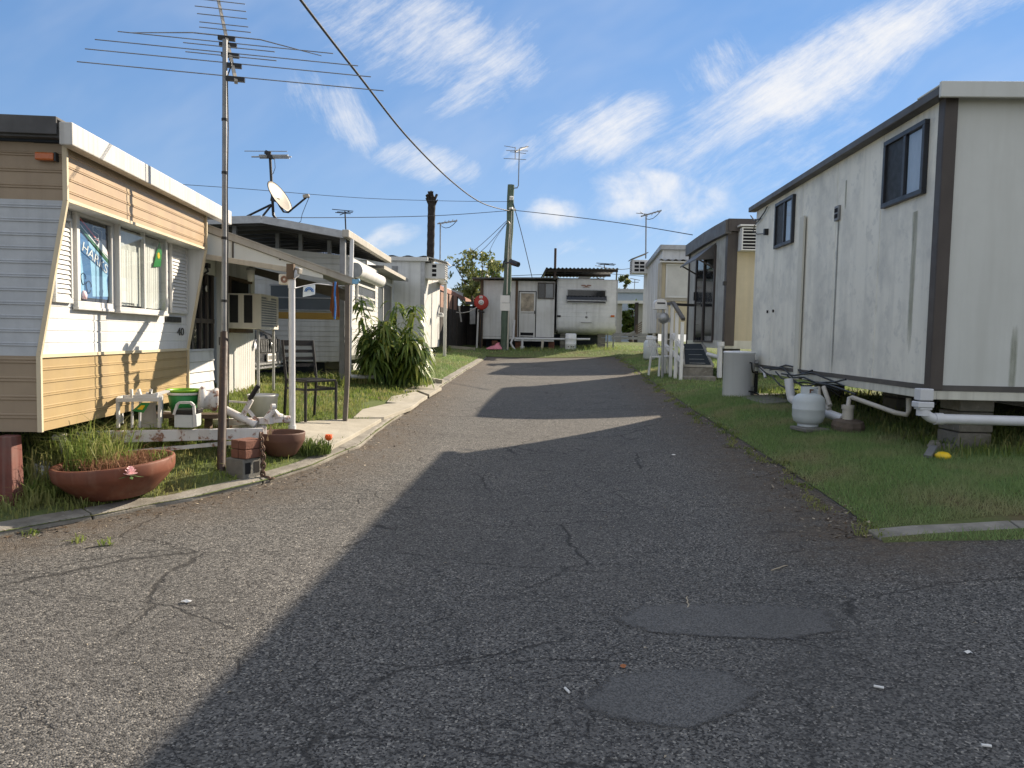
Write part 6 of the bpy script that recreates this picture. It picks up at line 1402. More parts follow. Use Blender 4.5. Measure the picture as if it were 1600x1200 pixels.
mb = MB(); mb.box(C2E, 0, WW, .0, .014, zs1 - .03, zs1 + .01); mb.build('belt_trim', WHITE, c2)
LC = C2.uv(590, 480)[0]
# lane side: bulged at the foot
mb = MB(); prof = [(zb0 - .02, -.35), (zb0 - .0, -.15), (zb0 + .10, -.04), (zb0 + .28, .0)] + [(z, t) for z, t in laps(zb0 + .28, ztr, .10, .008)]; mb.profile(C2, 0, LC, prof); mb.build('side_panel', WHITE, c2)
mb = MB(); mb.prism([C2.P(0.0, t, z) for z, t in ((zb0 - .02, -.35), (zb0, -.15), (zb0 + .10, -.04), (zb0 + .28, 0), (zb0 + .28, -.4))], C2.a * .01).box(C2, .01, LC, -WW, -.02, ztr - .02, ztr + .02).box(C2, .01, LC, -WW, -.4, zb0 - .02, zb0 + .02).box(C2, LC - .03, LC, -WW, -.01, zb0 + .3, ztr - .02); mb.build('shell', WHITE2, c2)
q0 = C2.uv(555, 442); q1 = C2.uv(583, 485)
sash('window', C2, q0[0], q1[0], q1[1], q0[1], .012, c2, WHITE, [BGLASS], (), .04, .04, rails=(.48,))
r0 = C2.uv(552, 424, .2); r1 = C2.uv(601, 424, .2)
mb = MB(); zr_c = at(553, 423, 13.4).z; mb.tube([C2.P(.02, .10, zr_c), C2.P(2.6, .10, zr_c)], .125, 20); aw = mb.build('rolled_awning', WHITE2, c2)
for l_ in (-.005, 2.6): mb = MB(); mb.tube([C2.P(l_, .10, zr_c), C2.P(l_ + .025, .10, zr_c)], .132, 20); mb.build('awning_end', GALV, aw)
mb = MB(); mb.bar(C2.P(-.05, .06, zb0 - .10), C2.P(1.9, .10, zb0 - .10), .06, .11); mb.build('chassis_rail', WHITE, c2)
for x, y in ((-3.3, 13.8), (-3.3, 15.8), (-5.0, 13.8)): pier('pier', (x, y, 0), .3, .3, zg(x, y) - .05, zb0, CONCD, 'dark block pier under the caravan with the rolled awning', group='piers under the striped caravan')
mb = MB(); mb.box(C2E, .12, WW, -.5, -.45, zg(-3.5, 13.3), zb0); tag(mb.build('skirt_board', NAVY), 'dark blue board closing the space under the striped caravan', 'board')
# tall roof over it
K0, K1, K2 = at(300, 341, 12.0), at(409, 338, 12.05), at(538, 362, 12.2)
cp_ = thing('carport_roof', (-3.5, 12.2, 2.9), 'tall dark steel carport roof above the striped caravan', 'carport'); yv = Vector((0, 4.25, 0))
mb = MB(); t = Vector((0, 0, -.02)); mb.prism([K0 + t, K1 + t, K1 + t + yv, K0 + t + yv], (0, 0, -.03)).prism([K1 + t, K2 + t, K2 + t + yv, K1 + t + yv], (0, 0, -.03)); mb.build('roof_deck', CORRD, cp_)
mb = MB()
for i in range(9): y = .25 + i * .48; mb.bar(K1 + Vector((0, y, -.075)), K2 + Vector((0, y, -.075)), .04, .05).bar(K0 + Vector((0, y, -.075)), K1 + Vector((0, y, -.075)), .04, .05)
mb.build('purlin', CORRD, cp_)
mb = MB(); mb.bar(K0 + Vector((0, -.02, -.05)), K1 + Vector((0, -.02, -.05)), .03, .12).bar(K1 + Vector((0, -.02, -.05)), K2 + Vector((0, -.02, -.05)), .03, .12); mb.build('fascia', GALV, cp_, bev=.004)
G0 = K2 + Vector((.03, -.05, -.03)); G1 = at(604, 391, 16.35)
mb = MB(); mb.bar(G0, Vector((G0.x, G1.y, G0.z)), .11, .12); mb.build('gutter', FASCIA, cp_, bev=.01)
for u, v0, v1, dd in ((367, 372, 346, 12.3), (434, 398, 362, 13.3), (470, 398, 366, 13.3), (515, 402, 376, 13.3)):
    b = at(u, v0, dd); mb = MB(); mb.bar(b - Vector((0, 0, .1)), at(u, v1, dd), .065, .065); mb.build('roof_stud', GREYST, cp_)
for u, d_, r in ((537, 12.35, .045),): b = at(u - 2, 575, d_); b.z = zg(b.x, b.y); mb = MB(); mb.bar(b, at(u - 1, 372, d_), .085, .085); mb.build('post', GREYST, cp_)
mb = MB(); mb.tube([at(550, 374, 12.3), at(545.5, 583, 12.3), at(548, 588, 12.3), at(606, 590, 12.9)], .033, 10); tag(mb.build('downpipe', PVC), 'white downpipe from the tall carport roof turning along the ground', 'downpipe')
# satellite dish and its antenna
pb = at(432, 341, 12.6); pd = thing('satellite_dish', pb, 'beige satellite dish on a braced pole above the tall carport roof', 'satellite dish')
mb = MB(); mb.tube([at(431, 342, 12.6), at(427, 336, 12.6), at(425, 300, 12.6), at(421.5, 237, 12.6)], .024, 8).tube([at(423, 320, 12.6), at(386, 338, 12.9)], .018, 6).tube([at(423, 322, 12.6), at(411, 337, 12.3)], .018, 6); mb.build('mast', DARKM, pd)
dc = at(437.5, 307, 12.55); dn_ = (CR * .84 + CU * .47 - FW * .22).normalized(); Rd = dn_.to_track_quat('Z', 'Y').to_matrix(); r = .285
mb = MB(); mb.lathe(dc, [(0, -.055), (r * .5, -.042), (r * .85, -.014), (r, 0), (r, -.012), (r * .85, -.028), (r * .5, -.056), (0, -.068)], 32, Rd); mb.build('reflector', DISHM, pd)
mb = MB(); mb.lathe(dc, [(r, -.012), (r * 1.03, -.006), (r * 1.03, .002), (r, .004)], 32, Rd); mb.build('rim', DARKM, pd)
mb = MB(); mb.tube([at(430, 309, 12.58), at(437, 322, 12.5), at(443, 331, 12.45), at(450, 332, 12.4), at(478, 309, 12.2)], .016, 6).bar(at(425, 311, 12.6), at(434, 313, 12.56), .08, .07); mb.build('feed_arm', DARKM, pd)
mb = MB(); mb.bar(at(474, 307, 12.2), at(483, 306, 12.2), .07, .05); mb.build('receiver', DISHM, pd)
mb = MB(); mb.tube([at(483, 308, 12.2), at(478, 320, 12.2), at(472, 335, 12.3), at(470, 346, 12.4), at(463, 350, 12.5)], .005, 4); mb.build('cable', BLACK, pd)
an = thing('tv_antenna', at(421.5, 245, 12.6), 'small antenna with stacked flat bars on top of the satellite dish pole', 'antenna')
for (ua, ub, v, rr) in ((382, 449, 236, .007), (393, 455, 245, .012), (405, 450, 243, .018), (406, 452, 247, .012)):
    e_ = MB(); e_.tube([at(ua, v, 12.6), at(ub, v + (.5 if v < 240 else 0), 12.55)], rr, 6); e_.build('antenna_element', GALV, an)
mb = MB(); mb.bar(at(414, 237, 12.55), at(422, 241, 12.6), .06, .05).bar(at(417, 244, 12.55), at(429, 246, 12.6), .05, .06); mb.build('bracket', DARKM, an)
mb = MB(); mb.tube([at(429, 248, 12.6), at(430, 262, 12.6), at(427, 271, 12.6), at(424, 273, 12.6)], .005, 4); mb.build('cable', BLACK, an)
an2 = thing('tv_antenna', at(541, 372, 14.5), 'small spiky antenna on a short mast above the carport gutter', 'antenna')
mb = MB(); mb.tube([at(541, 372, 14.5), at(539, 330, 14.5)], .014, 6); mb.build('mast', DARKM, an2)
for ua, va, ub, vb in ((519, 327, 552, 330), (527, 331, 551, 332), (531, 336, 546, 330), (524, 332, 548, 334)): e_ = MB(); e_.tube([at(ua, va, 14.5), at(ub, vb, 14.4)], .008, 5); e_.build('antenna_element', DARKM, an2)
# sliding entry and canopy behind it
P2 = Fr((-3.2, 16.4), (0, 1), -1); en = thing('annex', (-3.2, 16.4, zg(-3.2, 17)), 'white annex with sliding glass doors under a flat canopy beyond the striped caravan', 'annex')
zc0 = zg(-3, 17) + .35; zc1 = at(600, 432, 17.6).z + .25
mb = MB(); mb.box(P2, 0, 3.55, -.06, -.03, zc0, zc1); mb.build('wall', WHITE2, en)
sash('sliding_door', P2, .5, 3.1, zc0 + .05, zc1 - .30, -.03, en, WHITE, [BGLASS, DGLASS], (.5,), .07, .06)
mb = MB(); mb.box(P2, 3.2, 3.5, -.03, .0, zc0, zc1); mb.build('corner_post', WHITE, en)
cz = at(600, 415, 16.3).z
mb = MB(); mb.prism([Vector((-3.9, 16.1, cz + .03)), Vector((-2.82, 16.1, cz - .02)), Vector((-2.82, 19.8, cz - .02)), Vector((-3.9, 19.8, cz + .03))], (0, 0, -.06)); mb.build('canopy', CORR, en, bev=.005)
mb = MB(); mb.box(Fr((-2.82, 16.1), (0, 1), -1), 0, 3.7, .0, .02, cz - .09, cz - .01); mb.build('canopy_fascia', FASCIA, en)

# ------------------------------------------------------------------ tall white cabin with the corner air conditioner
CL = Fr((-2.41, 20.0), (.02, 1), -1); CLE = Fr((-2.41, 20.0), (-1, 0), 1); zq0 = at(660, 541, 20).z; zq1 = at(660, 405, 20).z
cl_ = thing('cabin', (-2.41, 20, zg(-3, 20)), 'tall plain white cabin with an air conditioner high on its sunlit lane side', 'cabin')
mb = MB(); mb.vprofile(CLE, zq0, zq1, vgrooves(0, 2.9, .62, .004, .008)); mb.build('wall', WHITE2, cl_)
mb = MB(); mb.vprofile(CL, zq0 - .05, zq1, vgrooves(.02, 3.6, .9, .003, .006)); mb.build('wall', WHITE, cl_)['label'] = 'sunlit lane wall'
mb = MB(); mb.box(CL, .03, 3.6, -2.9, -2.86, zq0, zq1).box(CL, 3.55, 3.6, -2.85, -.02, zq0, zq1).box(CL, .03, 3.5, -2.85, -.03, zq0, zq0 + .05); mb.build('wall', WHITE2, cl_)
mb = MB(); mb.box(CLE, -.015, .09, .0, .02, zq0 - .02, zq1); mb.build('corner_trim', GALV, cl_)
mb = MB(); mb.box(CLE, -.1, 3.0, .0, .08, zq1 - .06, zq1 + .05).box(CL, .0, 3.7, .0, .10, zq1 - .05, zq1 + .05); mb.build('fascia', WHITE, cl_, bev=.01)
mb = MB(); mb.corr((-2.3, 19.95, zq1 + .07), (-3.0, 0, 0), (0, 3.7, -.1), 7, .022); mb.build('roof', WHITE2, cl_)
q = CLE.uv(617, 421); mb = MB(); mb.box(CLE, q[0] - .08, q[0] + .08, .0, .02, q[1] - .09, q[1] + .09); mb.build('wall_vent', GREYST, cl_)
aza, azb = at(690, 436, 20.3).z, at(690, 412, 20.3).z
al = ac_box(CL, .22, .85, -.02, .54, aza, azb, None, 'white air conditioner high on the corner of the tall plain white cabin')
end_grille(Fr(CL.P(.22, 0, 0), (1, 0), -1), .17, .48, .0, aza + .04, azb - .02, al)
mb = MB(); mb.prism([CL.P(.1, .6, azb + .02), CL.P(.1, -.0, azb + .16), CL.P(1.2, .0, azb + .16), CL.P(1.2, .6, azb + .02)], (0, 0, .02)); tag(mb.build('hood', WHITE), 'sloping white hood over the corner air conditioner of the tall white cabin', 'hood')
for x, y in ((-2.75, 20.4), (-2.75, 23.0), (-4.9, 20.4)): pier('pier', (x, y, 0), .3, .3, zg(x, y) - .05, zq0 + .01, CONCD, 'dark pier under the tall plain white cabin', group='piers under the tall white cabin')
pb = at(694.5, 556, 22); pb.z = zg(pb.x, pb.y); mb = MB(); mb.bar(pb, at(696, 444, 22), .085, .085); tag(mb.build('awning_post', WHITE), 'slim white post beyond the tall plain white cabin', 'post')
mb = MB(); mb.prism([at(686, 437, 21.2), at(698, 443, 21.2), at(697, 447, 24.5), at(684, 445, 24.5)], (0, 0, .05)); tag(mb.build('small_awning', WHITE), 'little white awning held by the slim white post', 'awning')
q = at(688, 492, 21.6); lb2_ = thing('letterbox', q - Vector((0, 0, .1)), 'small round topped letterbox on the wall of the tall white cabin', 'letterbox'); letterbox(q, .075, lb2_)
gm = at(667, 578, 17.5); gz_ = zg(gm.x, gm.y); gmt = thing('pipe_manifold', (gm.x, gm.y, gz_), 'galvanised gas pipe manifold in front of the tall white cabin', 'pipes')
mb = MB()
for u in (660, 666, 672): mb.tube([Vector((at(u, 590, 17.5).x, 17.5, gz_)), Vector((at(u, 590, 17.5).x, 17.5, gz_ + .42))], .022, 6)
mb.tube([Vector((gm.x - .15, 17.5, gz_ + .3)), Vector((gm.x + .2, 17.45, gz_ + .3))], .022, 6).lathe(Vector((gm.x + .05, 17.45, gz_ + .38)), [(0, -.07), (.08, -.05), (.08, .05), (0, .07)], 10); mb.build('pipes', GREYST, gmt)
mb = MB(); a = on(648, 592); b = on(692, 600); mb.bar((a.x, a.y, zg(a.x, a.y) + .04), (b.x, b.y, zg(b.x, b.y) + .04), .10, .08); tag(mb.build('timber_edging', PAVE), 'pale edging bar on the lawn beside the cane plant', 'edging')

# ------------------------------------------------------------------ brown carport and fence in the gap
BF = Fr((-2.42, 24.2), (.72, 5.8), -1)
sh = thing('timber_carport', (-2.42, 24.2, zg(-2.5, 24.3)), 'brown panelled carport with faded red roof edge in the dark gap', 'carport')
za, zb_, zr_1 = at(690, 456, 24.4).z, at(690, 481, 24.4).z, at(688, 448, 24.3).z
mb = MB(); mb.vprofile(BF, zb_, za, vgrooves(0, 3.0, .7, .02, .03)); mb.build('upper_panel', BROWNPAN, sh)
mb = MB()
for l in (.05, .75, 1.45, 2.15, 2.95): mb.box(BF, l - .04, l + .04, -.06, .03, zg(-2, 25) - .1, za)
mb.build('post', WOODD, sh)
mb = MB(); a = at(684, 447, 24.2); b = at(735, 471, 30.4); mb.prism([a, b, b + Vector((-2.5, 0, .9)), a + Vector((-2.5, 0, .9))], (0, 0, .07)).bar(a + Vector((.0, 0, -.02)), b + Vector((.0, 0, -.02)), .05, .14); mb.build('roof', REDROOF, sh)
mb = MB(); mb.box(BF, -.1, 4.5, -.12, -.08, za - .02, za + .22); mb.build('header', WHITE2, sh)
fc_ = MB(); fc_.vprofile(BF, zg(-2, 25) - .2, zb_ + .03, [(i * .12, .012 * (i % 2)) for i in range(52)]); tag(fc_.build('fence', WOODD), 'dark paling fence running back into the shaded gap', 'fence')
BK = Fr((-2.9, 29.2), (1, 0), -1); mb = MB(); mb.vprofile(BK, zg(-2, 29) - .2, at(740, 480, 29.2).z, [(i * .11, .012 * (i % 2)) for i in range(18)]).box(BK, 0, 2.0, -.08, -.02, zg(-2, 29), at(740, 470, 29.2).z - .2); tag(mb.build('fence', WOODD), 'dark cross fence closing the shaded gap beside the hose reel', 'fence')
mb = MB(); mb.box(BK, 1.05, 2.0, .0, .6, at(740, 476, 29).z, at(740, 472, 29).z); tag(mb.build('lean_to_roof', CORRD), 'low dark lean-to roof beside the hose reel', 'roof')
mb = MB(); mb.bar(at(717, 478, 25.5), at(721, 503, 25.5), .05, .05); tag(mb.build('rail_offcut', GREYST), 'grey rail leaning on the dark fence in the gap', 'rail')
mb = MB(); mb.cbox(at(738.5, 494, 28.6), (.22, .1, .62)); tag(mb.build('meter_box', GALV, bev=.01), 'grey cabinet on the dark cross fence behind the hose reel', 'box')
mb = MB(); a = gnd(648, 553); b = gnd(756, 555); mb.bar((a.x, 25.9, zg(a.x, 25.9) + .03), (-1.3, 25.7, zg(-1.3, 25.7) + .03), .12, .10); tag(mb.build('timber_edging', PAVE), 'long pale edging beam along the far end of the left lawn', 'edging')

# ------------------------------------------------------------------ fire hose reel
hc = at(752, 472.5, 27.0); hr_ = thing('hose_reel', (hc.x, 27.05, zg(hc.x, 27)), 'red fire hose reel disc on a post near the power pole', 'hose reel'); RX = Matrix.Rotation(rad(90), 3, 'X')
rr = .262
mb = MB(); mb.lathe(hc, [(.0, .0), (rr * .9, .0), (rr, .015), (rr, .03), (rr * .9, .04), (rr * .4, .05), (0, .05)], 36, RX); mb.build('disc', REDREEL, hr_)
mb = MB(); mb.lathe(hc + Vector((0, .17, 0)), [(.0, .0), (rr, .0), (rr, .012), (0, .012)], 36, RX); mb.build('disc', REDREEL, hr_)
mb = MB(); mb.lathe(hc + Vector((0, .16, 0)), [(.20, 0), (.22, .03), (.22, .08), (.20, .11)], 24, RX); mb.build('hose', BLACK, hr_)
mb = MB(); mb.lathe(hc + Vector((0, -.051, 0)), [(0, .012), (.095, .010), (.098, 0)], 24, RX); hb = mb.build('hub_label', PAPERW, hr_)
mb = MB()
for i in range(6): t = i * 1.05; mb.cbox(hc + Vector((.05 * math.cos(t), -.066, .05 * math.sin(t))), (.03, .004, .018))
mb.build('label_print', GREYST, hb)
mb = MB(); mb.cbox(hc + Vector((-.01, -.056, .19)), (.11, .006, .09)); tg_ = mb.build('tag', PAPERW, hr_); mb = MB(); mb.cbox(hc + Vector((-.01, -.062, .19)), (.035, .004, .035)); mb.build('tag_print', BLACK, tg_)
mb = MB(); mb.bar((hc.x - .14, 27.12, zg(hc.x, 27.1) - .05), (hc.x - .10, 27.12, hc.z + .1), .06, .06); mb.build('post', WHITE, hr_)
mb = MB(); mb.tube([at(745, 480, 26.95), at(733, 487, 26.9), at(722, 489, 26.7), at(713, 488, 26.2)], .016, 6); mb.build('hose_tail', PVCD, hr_)
mb = MB(); mb.tube([at(751, 485, 27.0), at(753, 500, 27.0), at(752, 512, 27.0), at(750, 546, 27.0)], .03, 6).tube([at(747, 486, 27), at(757, 488, 27)], .03, 6); mb.build('supply_pipe', DARKM, hr_)

# ------------------------------------------------------------------ low white annex with the screen door, at the end of the lane
FA = Fr((-1.12, 27.5), (1, 0), -1); L = lambda u: FA.uv(u, 480)[0]; Z = lambda v, u=810: FA.uv(u, v)[1]
fa = thing('annex', (0.2, 27.5, zg(0, 27.5)), 'low white panelled annex with screen door and small window at the end of the lane', 'annex')
zt0, zbm = Z(439), Z(526); x0, x1 = L(755), L(866.5)
mb = MB(); mb.vprofile(FA, zbm, zt0, vgrooves(x0, L(805), .36, .005, .01) + [(L(805.1), 0)] + vgrooves(L(809), x1, .50, .006, .01)); mb.build('wall', WHITE2, fa)
mb = MB(); mb.box(FA, x0 + .01, x1, -2.4, -2.36, zbm, zt0).box(FA, x0, x0 + .03, -2.3, -.02, zbm, zt0).box(FA, x1 - .03, x1, -2.3, -.02, zbm, zt0); mb.build('wall', WHITE2, fa)
mb = MB(); mb.box(FA, L(750), L(755), -.06, .04, zg(-1, 27.4), zt0).box(FA, L(805), L(809), -.04, .03, zbm - .1, zt0); mb.build('timber_post', WOODB, fa)
mb = MB(); mb.prism([FA.P(l, t, z) for l, t, z in ((L(737), .35, Z(438)), (x1 + .12, .35, Z(436.5, 866)), (x1 + .12, -2.4, Z(436.5, 866) + .1), (L(737), -2.4, Z(438) + .1))], (0, 0, .05)); mb.build('roof', ROOFD, fa)
mb = MB(); mb.box(FA, x0, L(805), -.02, .03, zbm - .10, zbm - .01).box(FA, L(804.5), x1, .0, .06, zbm - .16, zbm - .02); mb.build('bearer', WHITE2, fa)
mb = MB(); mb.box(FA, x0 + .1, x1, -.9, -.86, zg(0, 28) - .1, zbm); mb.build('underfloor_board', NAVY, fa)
q = L(839.5), L(865.5); sash('window', FA, q[0], q[1], Z(467, 850), Z(441.5, 850), .0, fa, BROWNF, [DGLASS, BGLASS], (.45,), .045, .045)
dx0, dx1, dz0, dz1 = L(811.5), L(836.5), Z(526.5), Z(456)
mb = MB(); f = .055; mb.box(FA, dx0, dx0 + f, .0, .04, dz0, dz1).box(FA, dx1 - f, dx1, .0, .04, dz0, dz1).box(FA, dx0 + f, dx1 - f, .0, .04, dz1 - f, dz1).box(FA, dx0 + f, dx1 - f, .0, .04, dz0 + .02, dz0 + .06).box(FA, dx0 + f, dx1 - f, .0, .035, dz0 + .9, dz0 + .95); do = mb.build('screen_door', WHITE, fa, bev=.004)
mb = MB(); mb.box(FA, dx0 - .035, dx1 + .035, .0, .004, dz0 - .01, dz1 + .035); mb.build('door_shadow_gap', DARKIN, do)
FRST = M('frosted_patterned_glass', (.34, .29, .22), .35, 0, .45, 5, dirt=((.16, .14, .12), .8, 4))
mb = MB(); mb.box(FA, dx0 + f, dx1 - f, .006, .012, dz0 + .95, dz1 - f); mb.build('upper_pane', FRST, do)
mb = MB(); mb.profile(Fr(FA.P(0, .004, 0), (1, 0), -1), dx0 + f, dx1 - f, laps(dz0 + .17, dz0 + .9, .065, .016)); mb.build('slats', WHITE, do)
mb = MB(); mb.box(FA, dx0 + f, dx1 - f, .006, .012, dz0 + .06, dz0 + .17); mb.build('kick_gap', DARKIN, do)
mb = MB(); mb.cbox(FA.P(dx1 - .025, .055, dz0 + .92), (.03, .03, .12)); mb.build('handle', BLACK, do)
for l in (.45, 1.32, 2.55): p = FA.P(l, -.15, 0); pier('pier', (p.x, p.y, 0), .22, .25, zg(p.x, p.y) - .05, zbm - .16, BRICK, 'brick pier below the low white annex', group='brick piers below the low annex')
# pipes in front of it
pp = thing('waste_pipe', FA.P(2.2, .25, zg(1, 27)), 'long white waste pipe running along the foot of the far annex and caravan', 'waste pipe')
mb = MB(); mb.tube([at(806, 529.5, 27.15), at(922, 530, 27.0)], .04, 10); mb.build('pipe', PVC, pp)
mb = MB(); p = at(816, 530, 27.1); mb.tube([p, (p.x, p.y, zg(p.x, p.y))], .045, 10).tube([(p.x, p.y, zg(p.x, p.y)), (p.x, p.y, zg(p.x, p.y) + .12)], .085, 12); mb.build('riser', PVC, pp)
mb = MB(); p = at(848, 532, 27.1); mb.tube([p, (p.x - .02, p.y, zg(p.x, p.y))], .05, 10); mb.build('riser', PVCD, pp)
mb = MB(); mb.tube([at(803.5, 500, 27.3), at(802, 527, 27.2), at(798, 536, 27.1), at(801, 542, 27.05), at(805, 547, 27.0)], .04, 8); tag(mb.build('drain_pipe', PVC), 'crooked white drainpipe beside the far screen door', 'drainpipe')
b = on(772, 547); mb = MB(); v = []
pbag = MB(); pbag.lathe(b + Vector((0.02, 0, 0)), [(.0, .22), (.05, .20), (.12, .15), (.2, .07), (.23, .02), (.2, 0)], 11, None, False)
for i, p in enumerate(pbag.v): p.x += (random.uniform(-.05, .05) - (.10 if p.z - b.z < .06 and p.x < b.x else 0)); p.z += random.uniform(-.0, .05); p.x += .10 * (p.z - b.z) / .2
tag(pbag.build('plastic_bag', PINK), 'crumpled pink plastic bag at the foot of the power pole', 'bag')

# ------------------------------------------------------------------ far caravan end on to the lane
FV = Fr((1.60, 27.4), (1, 0), -1); LZ = lambda u, v, t=0.: FV.uv(u, v, t)
W_ = LZ(964, 480)[0]; zt_ = LZ(915, 436)[1]; zbb = LZ(915, 522)[1]; zm1 = LZ(915, 502)[1]
fv = thing('caravan', (2.7, 27.4, zg(2.7, 27.4)), 'weathered white caravan with a wide louvred window facing down the lane under a corrugated roof', 'caravan')
mb = MB(); SIL = M('weathered_silver_white', (.62, .635, .65), .45, 0, .06, 3, streak=((.42, .43, .43), .55, 7), dirt=((.46, .47, .475), .6, 2.5))
prof = [(zbb - .02, -.55), (zbb + .01, -.36), (zbb + .07, -.20), (zbb + .16, -.08), (zbb + .26, -.02), (zm1, .0)]
ld = lambda z: .0 + .10 * max(0, 1 - (z - zbb + .02) / .35) ** 2; rd_ = lambda z: W_ - ld(z)
mb.profile(FV, ld, rd_, prof + [(z, t) for z, t in grooves(zm1 + .01, zt_ - .02, .15, .007)]); mb.build('front_panel', SIL, fv)
for p in fv.children[0].data.polygons[:5]: p.use_smooth = True
mb = MB(); mb.prism([FV.P(0, t - .004, z) for z, t in [(zt_, -.0), (zt_, -4.2), (zbb + .05, -4.2), (zbb + .05, -.4)] + [(zbb + .16, -.10), (zm1, -.0)]], FV.a * .02).prism([FV.P(W_ - .02, t - .004, z) for z, t in [(zt_, -.0), (zt_, -4.2), (zbb + .05, -4.2), (zbb + .05, -.4)] + [(zbb + .16, -.10), (zm1, -.0)]], FV.a * .02).box(FV, .03, W_ - .03, -4.2, -.01, zt_ - .03, zt_ - .005).box(FV, .1, W_ - .1, -4.2, -.5, zbb, zbb + .04); mb.build('shell', SIL, fv)
for l_ in (-.012, W_ - .03): mb = MB(); mb.box(FV, l_, l_ + .042, -.01, .014, zbb + .3, zt_); mb.build('corner_trim', GALV, fv)
q0 = LZ(886, 452); q1 = LZ(946.5, 474.5); w = sash('window', FV, q0[0], q1[0], q1[1], q0[1], .0, fv, GALV, [DGLASS], (), .03, .05, rails=(.48,))
mb = MB(); zmid = (q0[1] + q1[1]) / 2; mb.prism([FV.P(q0[0] - .02, t, z) for z, t in ((zmid + .02, .05), (q1[1] + .10, .14), (q1[1] + .08, .14), (zmid - .01, .05))], FV.a * (q1[0] - q0[0] + .04)); mb.build('lower_flap', DGLASS, w)
mb = MB(); mb.box(FV, q0[0] - .02, q1[0] + .02, .13, .15, q1[1] + .07, q1[1] + .11); mb.build('flap_bar', GALV, w)
for u, m_, t in ((873, BLACK, 0), (957, AMBER, 0)):
    l, z = LZ(u, 494); mb = MB(); mb.box(FV, l - .07, l + .07, .0, .04, z - .035, z + .035); mb.build('marker_lamp', m_, fv, bev=.008)
l, z = LZ(916, 504); mb = MB(); mb.prism([FV.P(l + a, .004, z + b) for a, b in ((-.20, 0), (.20, 0), (.20, .12), (.10, .24), (-.10, .24), (-.20, .12))], FV.n * .012); hp_ = mb.build('hatch_plate', SIL, fv)
mb = MB(); mb.lathe(FV.P(l, .018, z + .20), [(0, .01), (.045, .008), (.048, 0)], 14, Matrix.Rotation(rad(90), 3, 'X')); mb.build('hatch_lock', GREYST, hp_)
mb = MB(); mb.bar(FV.P(l - .2, .02, z), FV.P(l + .2, .02, z), .015, .02).bar(FV.P(l, .018, z + .3), FV.P(l, .018, z + .4), .012, .012); mb.build('hatch_trim', GREYST, hp_)
l, z = LZ(916, 447); mb = MB()
for s in (-1, 1): mb.prism([FV.P(l + s * a, .004, z + b) for a, b in ((.0, -.06), (.07, .0), (.18, .0), (.18, .04), (.04, .045), (.0, .0))], FV.n * .012).prism([FV.P(l + s * a, .004, z + b) for a, b in ((.03, -.03), (.14, -.03), (.10, -.055), (.03, -.055))], FV.n * .010)
mb.build('emblem', BROWNPAN, fv)
for (u, wd_) in ((939, .30), (880, .26)): p = at(u, 545, 27.9); pier('pier', (p.x, p.y, 0), wd_, .3, zg(p.x, p.y) - .05, zbb + .1, CONCD, 'grey block pier under the far caravan', group='piers under the far caravan')
for u in (949, 958): p = at(u, 540, 27.7); mb = MB(); mb.bar((p.x, p.y, zg(p.x, p.y)), (p.x, p.y, zbb + .1), .05, .05); tag(mb.build('prop', GREYST), 'thin steel prop under the corner of the far caravan', 'prop', 'props under the far caravan')
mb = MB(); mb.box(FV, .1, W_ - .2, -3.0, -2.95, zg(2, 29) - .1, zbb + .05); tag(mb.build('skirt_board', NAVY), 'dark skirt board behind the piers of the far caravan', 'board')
dq = at(891.5, 547, 27.0); dq.z = zg(dq.x, dq.y); drm = thing('drum', dq, 'white plastic drum standing under the far caravan', 'drum'); h = at(891, 521, 27).z - dq.z
mb = MB(); mb.lathe(dq, [(0, 0), (.19, .0), (.2, .02), (.2, h * .3), (.206, h * .32), (.206, h * .36), (.2, h * .38), (.2, h * .64), (.206, h * .66), (.206, h * .7), (.2, h * .72), (.2, h - .03), (.18, h), (0, h)], 24); mb.build('body', HEATW, drm)
mb = MB()
for a in (-.5, .1, .5): c = Vector((dq.x + .2 * math.sin(a), dq.y - .2 * math.cos(a), dq.z + h * .18)); mb.cbox(c, (.03, .02, .04))
mb.build('drum_hole', DARKIN, drm)
# corrugated roof over it
rfo = thing('carport_roof', (2.7, 27.4, zt_), 'corrugated roof sheets raised over the far caravan', 'carport')
c0, c1 = at(852, 433, 26.9), at(966, 434.5, 26.9); c0.z += .0; hgt = at(915, 419, 29.9).z
mb = MB(); P0 = Vector((c0.x + .12, 29.6, at(852, 417, 29.6).z)); P1 = Vector((c1.x + .10, 29.6, at(966, 418.5, 29.6).z))
F0, F1 = Vector((c0.x, 26.75, P0.z + .10)), Vector((c1.x, 26.75, P1.z + .10))
F0 = at(853, 418.5, 26.75); F1 = at(969, 419.5, 26.75); dv = Vector((0, 4.6, .05))
mb.corr(F0, F1 - F0, dv, 19, .022); mb.build('roof_sheet', CORR, rfo)
mb = MB()
for y in (.2, 2.2, 4.2): mb.bar(F0 + Vector((.05, y, -.07)), F1 + Vector((-.05, y, -.07)), .06, .09)
mb.build('roof_beam', WOODD, rfo)
mb = MB(); dn = Vector((0, 0, 1)); mb.prism([F0 + Vector((.0, .02, -.03)), F0 + Vector((.0, 4.5, -.03)), Vector((F0.x - .12, 31.2, zt_ + .05)), Vector((F0.x - .16, 26.9, zt_ + .0))], (.02, 0, 0)); mb.build('gable_board', ROOFD, rfo)
mb = MB(); mb.bar(at(866, 436, 27.2), at(867.5, 420, 27.0), .06, .06).bar(at(963, 437, 27.3), at(964, 420, 27.0), .05, .05).bar((F0.x + .4, 31, zg(2, 31)), (F0.x + .4, 31, F0.z), .08, .08).bar((F1.x - .3, 31, zg(2, 31)), (F1.x - .3, 31, F1.z), .08, .08); mb.build('roof_post', GREYST, rfo)
